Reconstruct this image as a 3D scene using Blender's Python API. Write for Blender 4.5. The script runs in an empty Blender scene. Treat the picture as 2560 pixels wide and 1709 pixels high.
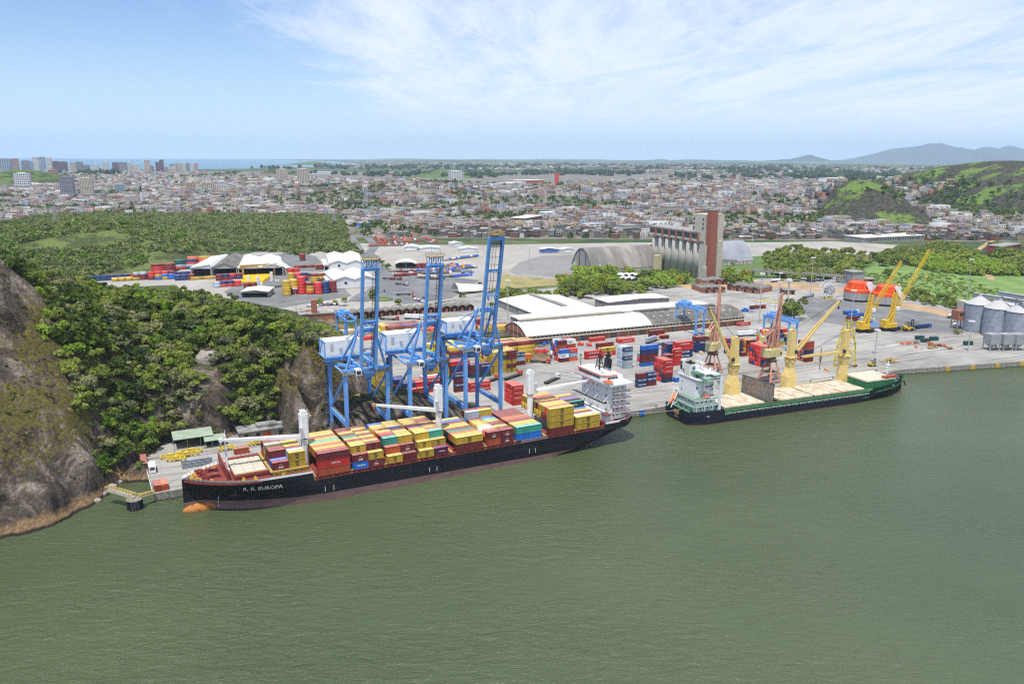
import bpy, math, random
import numpy as np
from mathutils import Matrix, Vector
random.seed(7); rng = np.random.default_rng(7)
S = bpy.context.scene
COL = S.collection
# ---------------------------------------------------------------- camera
EYE = 128.0; FOC = 2050.0; IW, IH = 2560, 1709
ROLL = math.radians(.32); PITCH = math.atan((854.5-388)/FOC)
cam = bpy.data.cameras.new('camera'); co = bpy.data.objects.new('camera', cam); COL.objects.link(co)
cam.sensor_width = 36; cam.lens = FOC/IW*36; cam.clip_start = 1; cam.clip_end = 200000
R0 = Vector((1,0,0)); F0 = Vector((0,math.cos(PITCH),-math.sin(PITCH))); U0 = R0.cross(F0)
R1 = R0*math.cos(ROLL)+U0*math.sin(ROLL); U1 = U0*math.cos(ROLL)-R0*math.sin(ROLL)
mw = Matrix((R1,U1,-F0)).transposed().to_4x4(); mw.translation = (0,0,EYE); co.matrix_world = mw
S.camera = co
# ---------------------------------------------------------------- sky, sun, exposure
SUN_EL, SUN_AZ = math.radians(70), math.radians(200)      # azimuth clockwise from +Y
S.view_settings.view_transform = 'Standard'; S.view_settings.look = 'None'
S.view_settings.exposure = 0.24; S.view_settings.gamma = 1; S.view_settings.use_curve_mapping = False
try:
    S.cycles.use_denoising = False; S.cycles.sample_clamp_direct = 1.5; S.cycles.sample_clamp_indirect = 1.5; S.cycles.filter_width = 1.25; S.cycles.use_adaptive_sampling = False
except Exception: pass
S.cycles.max_bounces = 6; S.cycles.diffuse_bounces = 3; S.cycles.glossy_bounces = 2; S.cycles.volume_bounces = 1
S.cycles.transparent_max_bounces = 4
W = bpy.data.worlds.new('World'); S.world = W; W.use_nodes = True
def nodes(nt):
    nt.nodes.clear()
    def N(t, **k):
        n = nt.nodes.new(t)
        for a, v in k.items():
            if a[0] == '_': 
                i = int(a[1:]) if a[1:].isdigit() else a[1:]
                (n.inputs[i]).default_value = v
            else: setattr(n, a, v)
        return n
    def L(a, b): nt.links.new(a, b)
    return N, L
N, L = nodes(W.node_tree)
sky = N('ShaderNodeTexSky', sky_type='NISHITA', sun_disc=False, sun_elevation=SUN_EL, sun_rotation=SUN_AZ, altitude=100, air_density=1.0, dust_density=.7, ozone_density=2.5)
def mth(op, a, b=None, c=None, clamp=False):
    n = N('ShaderNodeMath', operation=op, use_clamp=clamp)
    for i, v in enumerate((a, b, c)):
        if v is None: continue
        if isinstance(v, (int, float)): n.inputs[i].default_value = v
        else: L(v, n.inputs[i])
    return n.outputs[0]
tc = N('ShaderNodeTexCoord'); sp = N('ShaderNodeSeparateXYZ'); L(tc.outputs['Generated'], sp.inputs[0])
zz = mth('ADD', mth('MAXIMUM', sp.outputs[2], 0.0), 0.03)
uu = mth('DIVIDE', sp.outputs[0], zz); vv = mth('DIVIDE', sp.outputs[1], zz)
cb = N('ShaderNodeCombineXYZ'); L(uu, cb.inputs[0]); L(vv, cb.inputs[1])
mp = N('ShaderNodeMapping', _Rotation=(0,0,.42), _Scale=(1.15,.30,1)); L(cb.outputs[0], mp.inputs[0])
n1 = N('ShaderNodeTexNoise', _Scale=.9, _Detail=12, _Roughness=.66, _Distortion=.9); L(mp.outputs[0], n1.inputs['Vector'])
n2 = N('ShaderNodeTexNoise', _Scale=.22, _Detail=3, _Roughness=.5); L(cb.outputs[0], n2.inputs['Vector'])
n3 = N('ShaderNodeTexNoise', _Scale=3.2, _Detail=6, _Roughness=.7, _Distortion=1.2); L(mp.outputs[0], n3.inputs['Vector'])
front = mth('ADD', mth('ADD', uu, 2.05), mth('MULTIPLY', mth('SUBTRACT', vv, 4.5), .10))
cov = mth('MULTIPLY_ADD', front, .5, .34, True)                          # the front of the cirrus sheet, clear to the left of it
nn = mth('ADD', mth('MULTIPLY', n1.outputs[0], .75), mth('MULTIPLY', n2.outputs[0], .30))
nn = mth('ADD', nn, mth('MULTIPLY', n3.outputs[0], .34))
m1 = mth('ADD', nn, mth('MULTIPLY_ADD', cov, .60, -.97))
msk = N('ShaderNodeMapRange', interpolation_type='SMOOTHSTEP'); L(m1, msk.inputs[0]); msk.inputs[1].default_value = .0; msk.inputs[2].default_value = .5; msk.inputs[4].default_value = .93
fade = mth('MULTIPLY', mth('SUBTRACT', 19.0, vv), .12, None, True)           # the sheet ends before the horizon
mk = mth('MULTIPLY', msk.outputs[0], fade)
tint = N('ShaderNodeMix', data_type='RGBA', blend_type='MULTIPLY', _0=1.0); L(sky.outputs[0], tint.inputs[6]); tint.inputs[7].default_value = (.76,.89,1.10,1)
mx = N('ShaderNodeMix', data_type='RGBA'); L(mk, mx.inputs[0]); hf = mth('POWER', mth('MULTIPLY_ADD', sp.outputs[2], -5.0, 1.0, True), 2.0); hm = N('ShaderNodeMix', data_type='RGBA'); L(mth('MULTIPLY', hf, .85), hm.inputs[0]); L(tint.outputs[2], hm.inputs[6]); hm.inputs[7].default_value = (5.1,6.8,8.7,1); L(hm.outputs[2], mx.inputs[6]); mx.inputs[7].default_value = (6.6,7.1,8.3,1)
bg = N('ShaderNodeBackground', _1=.12); L(mx.outputs[2], bg.inputs[0])
wo = N('ShaderNodeOutputWorld'); L(bg.outputs[0], wo.inputs[0])
sl = bpy.data.lights.new('sun', 'SUN'); sl.energy = 4.2; sl.angle = math.radians(1.2); sl.color = (1,.965,.91)
so = bpy.data.objects.new('sun', sl); COL.objects.link(so)
so.rotation_euler = (math.pi/2-SUN_EL, 0, math.pi-SUN_AZ)
# ---------------------------------------------------------------- surveying: photo directions to places on a plane
def ray(px, py):
    u, v = px-IW/2, py-IH/2
    return R1*u - U1*v + F0*FOC
def G(px, py, z=3.0):
    d = ray(px, py); t = (z-EYE)/d.z; return Vector((0,0,EYE))+d*t
def GY(px, py, Y):
    d = ray(px, py); return Vector((0,0,EYE))+d*(Y/d.y)
def pix(p):
    q = Vector(p)-Vector((0,0,EYE)); w = q.dot(F0); return (IW/2+FOC*q.dot(R1)/w, IH/2-FOC*q.dot(U1)/w)
def pixn(P):
    Q = np.asarray(P, float)-np.array([0,0,EYE]); w = Q@np.array(F0); return np.stack([IW/2+FOC*(Q@np.array(R1))/w, IH/2-FOC*(Q@np.array(U1))/w], 1)
def drop(d2): return d2/1.48e7                                           # curvature of the earth, d2 = distance squared
def inpoly(pts, poly):
    x, y = pts[:,0], pts[:,1]; r = np.zeros(len(pts), bool); n = len(poly)
    for i in range(n):
        x0, y0 = poly[i]; x1, y1 = poly[(i+1)%n]
        c = ((y0 > y) != (y1 > y)) & (x < (x1-x0)*(y-y0)/((y1-y0) or 1e-9)+x0); r ^= c
    return r
# ---------------------------------------------------------------- materials
def lin(h):
    h = h.lstrip('#'); o = []
    for i in (0,2,4):
        c = int(h[i:i+2],16)/255; o.append(c/12.92 if c <= .04045 else ((c+.055)/1.055)**2.4)
    return tuple(o)
MATS = {}
def M(name, col, rough=.65, var=.25, scale=.6, metal=0., bump=0., dirt=None, dscale=.25, dthr=.55, rnd=0., spec=.3, stretch=(1,1,1), coord='Object', bscale=None):
    """paint-like surface: base colour, mottling, patches of dirt or rust, per-object variation"""
    if name in MATS: return MATS[name]
    m = bpy.data.materials.new(name); m.use_nodes = True; MATS[name] = m
    N, L = nodes(m.node_tree)
    c = lin(col) if isinstance(col, str) else col
    out = N('ShaderNodeOutputMaterial'); b = N('ShaderNodeBsdfPrincipled', _Roughness=rough, _Metallic=metal); b.inputs['Specular IOR Level'].default_value = spec
    L(b.outputs[0], out.inputs[0])
    tc = N('ShaderNodeTexCoord'); mp = N('ShaderNodeMapping', _Scale=stretch); L(tc.outputs[coord], mp.inputs[0])
    if var or dirt:
        nz = N('ShaderNodeTexNoise', _Scale=scale, _Detail=6, _Roughness=.65); L(mp.outputs[0], nz.inputs['Vector'])
        r = N('ShaderNodeMapRange', _1=.3, _2=.7, _3=1-var, _4=1+var*.6); L(nz.outputs[0], r.inputs[0])
        src = r.outputs[0]
        if rnd:
            oi = N('ShaderNodeObjectInfo'); rr = N('ShaderNodeMapRange', _3=1-rnd, _4=1+rnd); L(oi.outputs['Random'], rr.inputs[0])
            mm = N('ShaderNodeMath', operation='MULTIPLY'); L(src, mm.inputs[0]); L(rr.outputs[0], mm.inputs[1]); src = mm.outputs[0]
        v = N('ShaderNodeMix', data_type='RGBA', blend_type='MULTIPLY', _0=1.0); v.inputs[6].default_value = (*c,1); L(src, v.inputs[7])
        res = v.outputs[2]
        if dirt:
            nd = N('ShaderNodeTexNoise', _Scale=dscale, _Detail=8, _Roughness=.7); L(mp.outputs[0], nd.inputs['Vector'])
            rd = N('ShaderNodeMapRange', _1=dthr, _2=dthr+.14); L(nd.outputs[0], rd.inputs[0])
            w = N('ShaderNodeMix', data_type='RGBA'); L(rd.outputs[0], w.inputs[0]); L(res, w.inputs[6]); w.inputs[7].default_value = (*(lin(dirt) if isinstance(dirt,str) else dirt),1); res = w.outputs[2]
        L(res, b.inputs['Base Color'])
        if bump:
            nb = nz
            if bscale: nb = N('ShaderNodeTexNoise', _Scale=bscale, _Detail=6, _Roughness=.65); L(mp.outputs[0], nb.inputs['Vector'])
            bp = N('ShaderNodeBump', _Strength=.7, _Distance=bump); L(nb.outputs[0], bp.inputs['Height']); L(bp.outputs[0], b.inputs['Normal'])
    else: b.inputs['Base Color'].default_value = (*c,1)
    return m
def attr_mat(name, rough=.8, var=.2, scale=.2, spec=.2):
    if name in MATS: return MATS[name]
    m = bpy.data.materials.new(name); m.use_nodes = True; MATS[name] = m
    N, L = nodes(m.node_tree); out = N('ShaderNodeOutputMaterial'); b = N('ShaderNodeBsdfPrincipled', _Roughness=rough); b.inputs['Specular IOR Level'].default_value = spec; L(b.outputs[0], out.inputs[0])
    a = N('ShaderNodeAttribute', attribute_name='Col'); tc = N('ShaderNodeTexCoord'); nz = N('ShaderNodeTexNoise', _Scale=scale, _Detail=5); L(tc.outputs['Object'], nz.inputs['Vector'])
    r = N('ShaderNodeMapRange', _1=.3, _2=.7, _3=1-var, _4=1+var*.6); L(nz.outputs[0], r.inputs[0])
    v = N('ShaderNodeMix', data_type='RGBA', blend_type='MULTIPLY', _0=1.0); L(a.outputs['Color'], v.inputs[6]); L(r.outputs[0], v.inputs[7]); L(v.outputs[2], b.inputs['Base Color'])
    return m
def leaf_mat(name, c1, c2, c3, rnd=.3):
    if name in MATS: return MATS[name]
    m = bpy.data.materials.new(name); m.use_nodes = True; MATS[name] = m
    N, L = nodes(m.node_tree); out = N('ShaderNodeOutputMaterial'); b = N('ShaderNodeBsdfPrincipled', _Roughness=.6); b.inputs['Specular IOR Level'].default_value = .25
    tr = N('ShaderNodeBsdfTranslucent'); ms = N('ShaderNodeMixShader', _0=.38); L(b.outputs[0], ms.inputs[1]); L(tr.outputs[0], ms.inputs[2]); L(ms.outputs[0], out.inputs[0])
    g = N('ShaderNodeNewGeometry'); nz = N('ShaderNodeTexNoise', _Scale=.09, _Detail=4, _Roughness=.6); L(g.outputs['Position'], nz.inputs['Vector'])
    oi = N('ShaderNodeObjectInfo'); ri = N('ShaderNodeMath', operation='MULTIPLY_ADD'); L(g.outputs['Random Per Island'], ri.inputs[0]); ri.inputs[1].default_value = .25; L(oi.outputs['Random'], ri.inputs[2])
    t = N('ShaderNodeMath', operation='MULTIPLY_ADD'); L(nz.outputs[0], t.inputs[0]); t.inputs[1].default_value = .9; 
    t2 = N('ShaderNodeMath', operation='MULTIPLY_ADD'); L(ri.outputs[0], t2.inputs[0]); t2.inputs[1].default_value = .8; t2.inputs[2].default_value = -.4; L(t2.outputs[0], t.inputs[2])
    cr = N('ShaderNodeValToRGB'); e = cr.color_ramp.elements; e[0].position = .15; e[0].color = (*c1,1); e[1].position = .9; e[1].color = (*c3,1); k = e.new(.5); k.color = (*c2,1); L(t.outputs[0], cr.inputs[0])
    L(cr.outputs[0], b.inputs['Base Color']); L(cr.outputs[0], tr.inputs['Color'])
    return m
# ---------------------------------------------------------------- mesh building
class MB:
    """collects shapes into one mesh; m = material slot"""
    def __init__(s): s.v = []; s.f = []; s.m = []
    def add(s, vs, fs, m=0):
        o = len(s.v); s.v += [tuple(p) for p in vs]; s.f += [tuple(i+o for i in f) for f in fs]; s.m += [m]*len(fs); return s
    def box(s, x0, y0, z0, x1, y1, z1, m=0):
        return s.add([(x0,y0,z0),(x1,y0,z0),(x1,y1,z0),(x0,y1,z0),(x0,y0,z1),(x1,y0,z1),(x1,y1,z1),(x0,y1,z1)], [(0,3,2,1),(4,5,6,7),(0,1,5,4),(1,2,6,5),(2,3,7,6),(3,0,4,7)], m)
    def bar(s, p, q, w, h=None, m=0, up=(0,0,1), w2=None, h2=None):
        """beam from p to q: w across, h along up; w2, h2 at the far end"""
        p, q = Vector(p), Vector(q); h = h or w; w2 = w2 or w; h2 = h2 or h
        d = (q-p).normalized(); u = Vector(up)
        if abs(d.dot(u)) > .98: u = Vector((0,1,0))
        a = d.cross(u).normalized(); b = a.cross(d).normalized(); vs = []
        for c, ww, hh in ((p,w,h),(q,w2,h2)):
            for i, j in ((-1,-1),(1,-1),(1,1),(-1,1)): vs.append(c+a*(i*ww/2)+b*(j*hh/2))
        return s.add(vs, [(0,1,2,3),(7,6,5,4),(0,4,5,1),(1,5,6,2),(2,6,7,3),(3,7,4,0)], m)
    def tube(s, p, q, r, r2=None, n=8, m=0, cap=True):
        p, q = Vector(p), Vector(q); r2 = r if r2 is None else r2; d = (q-p).normalized(); u = Vector((0,0,1)) if abs(d.z) < .95 else Vector((1,0,0))
        a = d.cross(u).normalized(); b = d.cross(a); vs = []
        for c, rr in ((p,r),(q,r2)):
            for i in range(n): t = 2*math.pi*i/n; vs.append(c+a*(rr*math.cos(t))+b*(rr*math.sin(t)))
        fs = [(i,(i+1)%n,n+(i+1)%n,n+i) for i in range(n)]
        if cap: fs += [tuple(range(n))[::-1], tuple(range(n,2*n))]
        return s.add(vs, fs, m)
    def prism(s, poly, z0, z1, m=0, mt=None):
        n = len(poly); vs = [(x,y,z0) for x, y in poly]+[(x,y,z1) for x, y in poly]
        s.add(vs, [(i,(i+1)%n,n+(i+1)%n,n+i) for i in range(n)]+[tuple(range(n))[::-1]], m)
        return s.add([(x,y,z1) for x, y in poly], [tuple(range(n))], m if mt is None else mt)
    def extrude(s, prof, x0, x1, m=0, caps=True, axis=0, mcap=None):
        """profile in (y, z) drawn out along x"""
        n = len(prof); vs = []
        for x in (x0, x1): vs += [((x,y,z) if axis == 0 else (y,x,z)) for y, z in prof]
        s.add(vs, [(i,(i+1)%n,n+(i+1)%n,n+i) for i in range(n)], m)
        if caps: s.add(vs, [tuple(range(n))[::-1], tuple(range(n,2*n))], m if mcap is None else mcap)
        return s
    def sheet(s, prof, x0, x1, t=.15, m=0, axis=0):
        """open profile in (y, z) with thickness t, drawn out along x"""
        P = list(prof)+[(y,z-t) for y, z in reversed(prof)]; n = len(prof)
        for i in range(n-1):
            q = [prof[i],prof[i+1],(prof[i+1][0],prof[i+1][1]-t),(prof[i][0],prof[i][1]-t)]; s.extrude(q, x0, x1, m, True, axis)
        return s
    def lathe(s, prof, n=20, c=(0,0), m=0):
        k = len(prof); vs = []
        for r, z in prof:
            for i in range(n): t = 2*math.pi*i/n; vs.append((c[0]+r*math.cos(t),c[1]+r*math.sin(t),z))
        s.add(vs, [(j*n+i,j*n+(i+1)%n,(j+1)*n+(i+1)%n,(j+1)*n+i) for j in range(k-1) for i in range(n)], m)
        return s.add([vs[i] for i in range((k-1)*n,k*n)], [tuple(range(n))], m)
    def rail(s, pts, h=1.1, r=.05, m=0, every=2.5, closed=False):
        pts = [Vector(p) for p in pts]; pts += [pts[0]] if closed else []
        for a, b in zip(pts, pts[1:]):
            for k in (.55, 1): s.bar(a+Vector((0,0,h*k)), b+Vector((0,0,h*k)), r*1.6, r*1.6, m)
            n = max(1, int((b-a).length/every))
            for i in range(n+1): p = a.lerp(b, i/n); s.bar(p, p+Vector((0,0,h)), r*1.4, r*1.4, m)
        return s
    def data(s, name, mats):
        me = bpy.data.meshes.new(name); me.from_pydata(s.v, [], s.f)
        for m in mats: me.materials.append(m)
        if len(mats) > 1: me.polygons.foreach_set('material_index', np.array(s.m, np.int32))
        me.update(); return me
    def build(s, name, mats, parent=None, loc=None, rz=0., smooth=False):
        mats = mats if isinstance(mats, (list, tuple)) else [mats]
        me = s.data(name, mats)
        if smooth: me.polygons.foreach_set('use_smooth', np.ones(len(me.polygons), bool))
        return put(name, me, parent, loc, rz)
def put(name, me, parent=None, loc=None, rz=0.):
    o = bpy.data.objects.new(name, me); COL.objects.link(o)
    if parent is not None: o.parent = parent
    if loc is not None: o.location = loc
    if rz: o.rotation_euler = (0,0,rz)
    return o
def tag(o, label=None, cat=None, group=None, kind=None):
    if label: o['label'] = label
    if cat: o['category'] = cat
    if group: o['group'] = group
    if kind: o['kind'] = kind
    return o
def thing(name, label, cat, loc=(0,0,0), rz=0., group=None):
    o = bpy.data.objects.new(name, None); COL.objects.link(o); o.location = loc; o.rotation_euler = (0,0,rz); o.empty_display_size = 1
    return tag(o, label, cat, group)
KIDS = {}
def kids(o):
    return [c for c in o.children]
def dup(o, loc, rz=0., label=None, scale=None, group=None, tree=None):
    """a copy of a thing with copies of its parts and their sub-parts"""
    tree = tree or [(c, list(c.children)) for c in o.children]
    r = o.copy(); COL.objects.link(r); r.location = loc; r.rotation_euler = (0,0,rz)
    if scale is not None: r.scale = scale if hasattr(scale,'__len__') else (scale,)*3
    if label: r['label'] = label
    if group: r['group'] = group
    for c, gs in tree:
        k = c.copy(); COL.objects.link(k); k.parent = r
        for g in gs: q = g.copy(); COL.objects.link(q); q.parent = k
    return r
def fastmesh(name, V, F, mats, col=None, midx=None, smooth=False):
    """big mesh from arrays: F is (n,4) quads or (n,3) triangles"""
    me = bpy.data.meshes.new(name); V = np.ascontiguousarray(V, np.float32); F = np.ascontiguousarray(F, np.int32); n, k = F.shape
    me.vertices.add(len(V)); me.vertices.foreach_set('co', V.ravel()); me.loops.add(n*k); me.loops.foreach_set('vertex_index', F.ravel())
    me.polygons.add(n); me.polygons.foreach_set('loop_start', np.arange(0,n*k,k,dtype=np.int32)); me.polygons.foreach_set('loop_total', np.full(n,k,np.int32))
    for m in (mats if isinstance(mats,(list,tuple)) else [mats]): me.materials.append(m)
    if midx is not None: me.polygons.foreach_set('material_index', np.ascontiguousarray(midx,np.int32))
    if smooth: me.polygons.foreach_set('use_smooth', np.ones(n,bool))
    me.update(calc_edges=True)
    if col is not None:
        a = me.color_attributes.new('Col','FLOAT_COLOR','CORNER'); c = np.ones((n,k,4),np.float32); c[:,:,:3] = np.asarray(col,np.float32)[:,None,:]; a.data.foreach_set('color', c.ravel())
    return me
def gridmesh(name, X, Y, Z, mats, smooth=True, keep=None):
    r, c = X.shape; i = np.arange(r*c).reshape(r,c); F = np.stack([i[:-1,:-1],i[:-1,1:],i[1:,1:],i[1:,:-1]],-1).reshape(-1,4)
    if keep is not None: F = F[keep[:-1,:-1].ravel()]
    return fastmesh(name, np.stack([X,Y,Z],-1).reshape(-1,3), F, mats, smooth=smooth)
def vnoise(x, y, seed=0, octaves=4, freq=1., gain=.5):
    """value noise, numpy"""
    r = np.zeros_like(np.asarray(x, float)); a, t = 1., 0.
    for o in range(octaves):
        xs, ys = x*freq+seed*17.3+o*5.1, y*freq+seed*9.7+o*3.7
        xi, yi = np.floor(xs), np.floor(ys); fx, fy = xs-xi, ys-yi; fx = fx*fx*(3-2*fx); fy = fy*fy*(3-2*fy)
        h = lambda i, j: np.modf(np.abs(np.sin(i*127.1+j*311.7+seed*74.7)*43758.5453))[0]
        r += a*((h(xi,yi)*(1-fx)+h(xi+1,yi)*fx)*(1-fy)+(h(xi,yi+1)*(1-fx)+h(xi+1,yi+1)*fx)*fy); t += a; a *= gain; freq *= 2.03
    return r/t
class TPS:
    """thin-plate surface through surveyed points"""
    def __init__(s, pts, lam=1e-3):
        P = np.array(pts, float); s.c = P[:,:2]; s.mu = P[:,:2].mean(0); s.k = 100.
        A = (s.c-s.mu)/s.k; n = len(A); K = s.U(A,A)+lam*np.eye(n); Q = np.c_[np.ones(n),A]; Mx = np.zeros((n+3,n+3)); Mx[:n,:n] = K; Mx[:n,n:] = Q; Mx[n:,:n] = Q.T
        s.w = np.linalg.solve(Mx, np.r_[P[:,2],0,0,0]); s.A = A
    @staticmethod
    def U(a, b):
        d2 = ((a[:,None]-b[None])**2).sum(-1); return .5*d2*np.log(d2+1e-9)
    def __call__(s, x, y):
        sh = np.shape(x); q = (np.stack([np.ravel(x),np.ravel(y)],1)-s.mu)/s.k; n = len(s.A)
        return (s.U(q,s.A)@s.w[:n]+np.c_[np.ones(len(q)),q]@s.w[n:]).reshape(sh)
# ================================================================ the setting
def struct(o, kind='structure'): o['kind'] = kind; return o
# ---- water
def water_mat():
    m = bpy.data.materials.new('water'); m.use_nodes = True; N, L = nodes(m.node_tree)
    out = N('ShaderNodeOutputMaterial'); b = N('ShaderNodeBsdfPrincipled', _Roughness=.22, _IOR=1.33); b.inputs['Specular IOR Level'].default_value = .65; L(b.outputs[0], out.inputs[0])
    g = N('ShaderNodeNewGeometry')
    big = N('ShaderNodeTexNoise', _Scale=.006, _Detail=4, _Roughness=.55); L(g.outputs['Position'], big.inputs['Vector'])
    cr = N('ShaderNodeValToRGB'); e = cr.color_ramp.elements; e[0].position = .35; e[0].color = (.058,.082,.034,1); e[1].position = .68; e[1].color = (.082,.106,.047,1); L(big.outputs[0], cr.inputs[0])
    # open sea beyond the town is bluer than the bay
    sp = N('ShaderNodeSeparateXYZ'); L(g.outputs['Position'], sp.inputs[0]); mr = N('ShaderNodeMapRange', _1=2500., _2=6000.); L(sp.outputs[1], mr.inputs[0])
    sea = N('ShaderNodeMix', data_type='RGBA'); L(mr.outputs[0], sea.inputs[0]); L(cr.outputs[0], sea.inputs[6]); sea.inputs[7].default_value = (.05,.16,.19,1); L(sea.outputs[2], b.inputs['Base Color'])
    def layer(rot, sc, det, dist, rough=.6):
        mp = N('ShaderNodeMapping', _Rotation=(0,0,rot), _Scale=sc); L(g.outputs['Position'], mp.inputs[0]); n = N('ShaderNodeTexNoise', _Scale=1., _Detail=det, _Roughness=rough, _Distortion=dist); L(mp.outputs[0], n.inputs['Vector']); return n
    a = layer(.55, (.20,.55,.2), 7, .7, .68); c = layer(-.35, (.09,.2,.1), 5, .8); w = layer(.2, (.012,.02,.01), 3, .3)
    ad = N('ShaderNodeMath', operation='MULTIPLY_ADD', _1=1.2); L(c.outputs[0], ad.inputs[0]); L(a.outputs[0], ad.inputs[2])
    st = N('ShaderNodeMapRange', _1=.35, _2=.65, _3=.5, _4=.75); L(w.outputs[0], st.inputs[0])           # calmer and rougher patches
    bp = N('ShaderNodeBump', _Distance=1.6); L(st.outputs[0], bp.inputs['Strength']); L(ad.outputs[0], bp.inputs['Height']); L(bp.outputs[0], b.inputs['Normal'])
    return m
def polar(name, zbase, r0, r1, nr, na, mat, a0=0., a1=2*math.pi, rows=None):
    rr = np.geomspace(r0, r1, nr); aa = np.linspace(a0, a1, na); A, Rr = np.meshgrid(aa, rr)
    return gridmesh(name, np.sin(A)*Rr, np.cos(A)*Rr, zbase-drop(Rr**2), [mat])
struct(put('water', polar('water', 0., 5., 90000., 60, 97, water_mat())))
# ---- the land under everything: one sheet from the shore to the horizon, open sea to its left far away
def land_mat():
    m = bpy.data.materials.new('land'); m.use_nodes = True; N, L = nodes(m.node_tree)
    out = N('ShaderNodeOutputMaterial'); b = N('ShaderNodeBsdfPrincipled', _Roughness=.9); b.inputs['Specular IOR Level'].default_value = .1; L(b.outputs[0], out.inputs[0])
    g = N('ShaderNodeNewGeometry')
    n1 = N('ShaderNodeTexNoise', _Scale=.0016, _Detail=9, _Roughness=.68); L(g.outputs['Position'], n1.inputs['Vector'])
    n2 = N('ShaderNodeTexNoise', _Scale=.02, _Detail=6, _Roughness=.7); L(g.outputs['Position'], n2.inputs['Vector'])
    ad = N('ShaderNodeMath', operation='MULTIPLY_ADD', _1=.45); L(n2.outputs[0], ad.inputs[0]); L(n1.outputs[0], ad.inputs[2])
    cr = N('ShaderNodeValToRGB'); e = cr.color_ramp.elements; e[0].position = .55; e[0].color = (.022,.045,.018,1); e[1].position = .95; e[1].color = (.22,.19,.13,1)
    k = e.new(.68); k.color = (.045,.075,.026,1); k = e.new(.8); k.color = (.10,.12,.05,1); L(ad.outputs[0], cr.inputs[0]); L(cr.outputs[0], b.inputs['Base Color'])
    return m
LAND = land_mat()
SHORE = [G(*p, 3) for p in ((383.5,1232.5),(1565,1029.5),(2258.5,922.5),(2562,902.5))]      # quay edge: pier corner, between the ships, bend, right
def shore_y(x):                                                        # y of the quay line at x
    pts = [(p.x,p.y) for p in SHORE]; pts.append((3000, pts[-1][1]+(3000-pts[-1][0])*.235))
    return np.interp(x, [p[0] for p in pts], [p[1] for p in pts])
CST = [(-4500,3200),(-3600,5300),(-3000,6300),(-2300,7600),(-1900,10000),(-2600,14000),(-4200,19000),(-9000,30000),(-30000,80000)]
rows = np.r_[np.linspace(0,1,14)[:-1]*0, 0]; yy = np.r_[np.linspace(330,1400,16), np.geomspace(1600,80000,34)]
X=[];Y=[];Z=[]
for y in yy:
    xl = np.interp(y, [c[1] for c in CST], [c[0] for c in CST]) if y > 3200 else np.interp(y, [330,600,3200], [-150,-2500,-4500])
    xr = max(2500, y*1.3) if y > 700 else np.interp(y, [330,700], [900,2500])
    xs = np.linspace(0,1,40)**1.0*(xr-xl)+xl
    X.append(xs); Y.append(np.maximum(y, shore_y(xs)+18.0) if y < 1000 else np.full(40,y))
X=np.array(X);Y=np.array(Y); Z = 2.4-drop(X**2+Y**2)
struct(put('ground', gridmesh('ground', X, Y, Z, [LAND], smooth=False)))
# ---- port paving and quay wall
def paving_mat():
    m = bpy.data.materials.new('port_paving'); m.use_nodes = True; N, L = nodes(m.node_tree)
    out = N('ShaderNodeOutputMaterial'); b = N('ShaderNodeBsdfPrincipled', _Roughness=.85); b.inputs['Specular IOR Level'].default_value = .2; L(b.outputs[0], out.inputs[0])
    g = N('ShaderNodeNewGeometry'); mp = N('ShaderNodeMapping', _Rotation=(0,0,-math.radians(26))); L(g.outputs['Position'], mp.inputs[0])
    n1 = N('ShaderNodeTexNoise', _Scale=.02, _Detail=8, _Roughness=.65, _Distortion=.5); L(mp.outputs[0], n1.inputs['Vector'])
    ms = N('ShaderNodeMapping', _Scale=(.018,.16,1)); L(mp.outputs[0], ms.inputs[0]); n2 = N('ShaderNodeTexNoise', _Scale=1., _Detail=6, _Roughness=.6, _Distortion=1.5); L(ms.outputs[0], n2.inputs['Vector'])
    cr = N('ShaderNodeValToRGB'); e = cr.color_ramp.elements; e[0].position = .28; e[0].color = (.215,.205,.185,1); e[1].position = .72; e[1].color = (.44,.42,.375,1); L(n1.outputs[0], cr.inputs[0])
    mr = N('ShaderNodeMapRange', _1=.50, _2=.70, _3=1., _4=.45); L(n2.outputs[0], mr.inputs[0])
    mx = N('ShaderNodeMix', data_type='RGBA', blend_type='MULTIPLY', _0=1.); L(cr.outputs[0], mx.inputs[6]); L(mr.outputs[0], mx.inputs[7])
    br = N('ShaderNodeTexBrick', _Scale=.085, _5=.008, offset=.0); br.inputs['Color1'].default_value = (1,1,1,1); br.inputs['Color2'].default_value = (.94,.94,.94,1); br.inputs['Mortar'].default_value = (.72,.72,.72,1); br.inputs['Brick Width'].default_value = .8; L(mp.outputs[0], br.inputs['Vector'])
    m2 = N('ShaderNodeMix', data_type='RGBA', blend_type='MULTIPLY', _0=1.); L(mx.outputs[2], m2.inputs[6]); L(br.outputs[0], m2.inputs[7]); L(m2.outputs[2], b.inputs['Base Color'])
    return m
CONC = M('quay_concrete', (.30,.28,.24), .85, .4, .5, dirt=(.10,.09,.075), dscale=.6, dthr=.52, bump=.05)
ASPH = M('asphalt', (.17,.17,.165), .9, .3, .05, dirt=(.24,.235,.22), dscale=.03, coord='Generated' and 'Object')
back = [G(*p,3) for p in ((2700,760),(2560,835),(2300,745),(2080,680),(1870,700),(1700,716),(1480,712),(1200,735),(960,790),(820,850),(740,1000),(440,1085),(361,1148))]
sh = [SHORE[0], SHORE[1], SHORE[2], SHORE[3]+(SHORE[3]-SHORE[2])*.3]
mb = MB(); mb.prism([(p.x,p.y) for p in sh+back], -2.5, 3.0)
struct(mb.build('port_pavement', [paving_mat()]))
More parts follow.
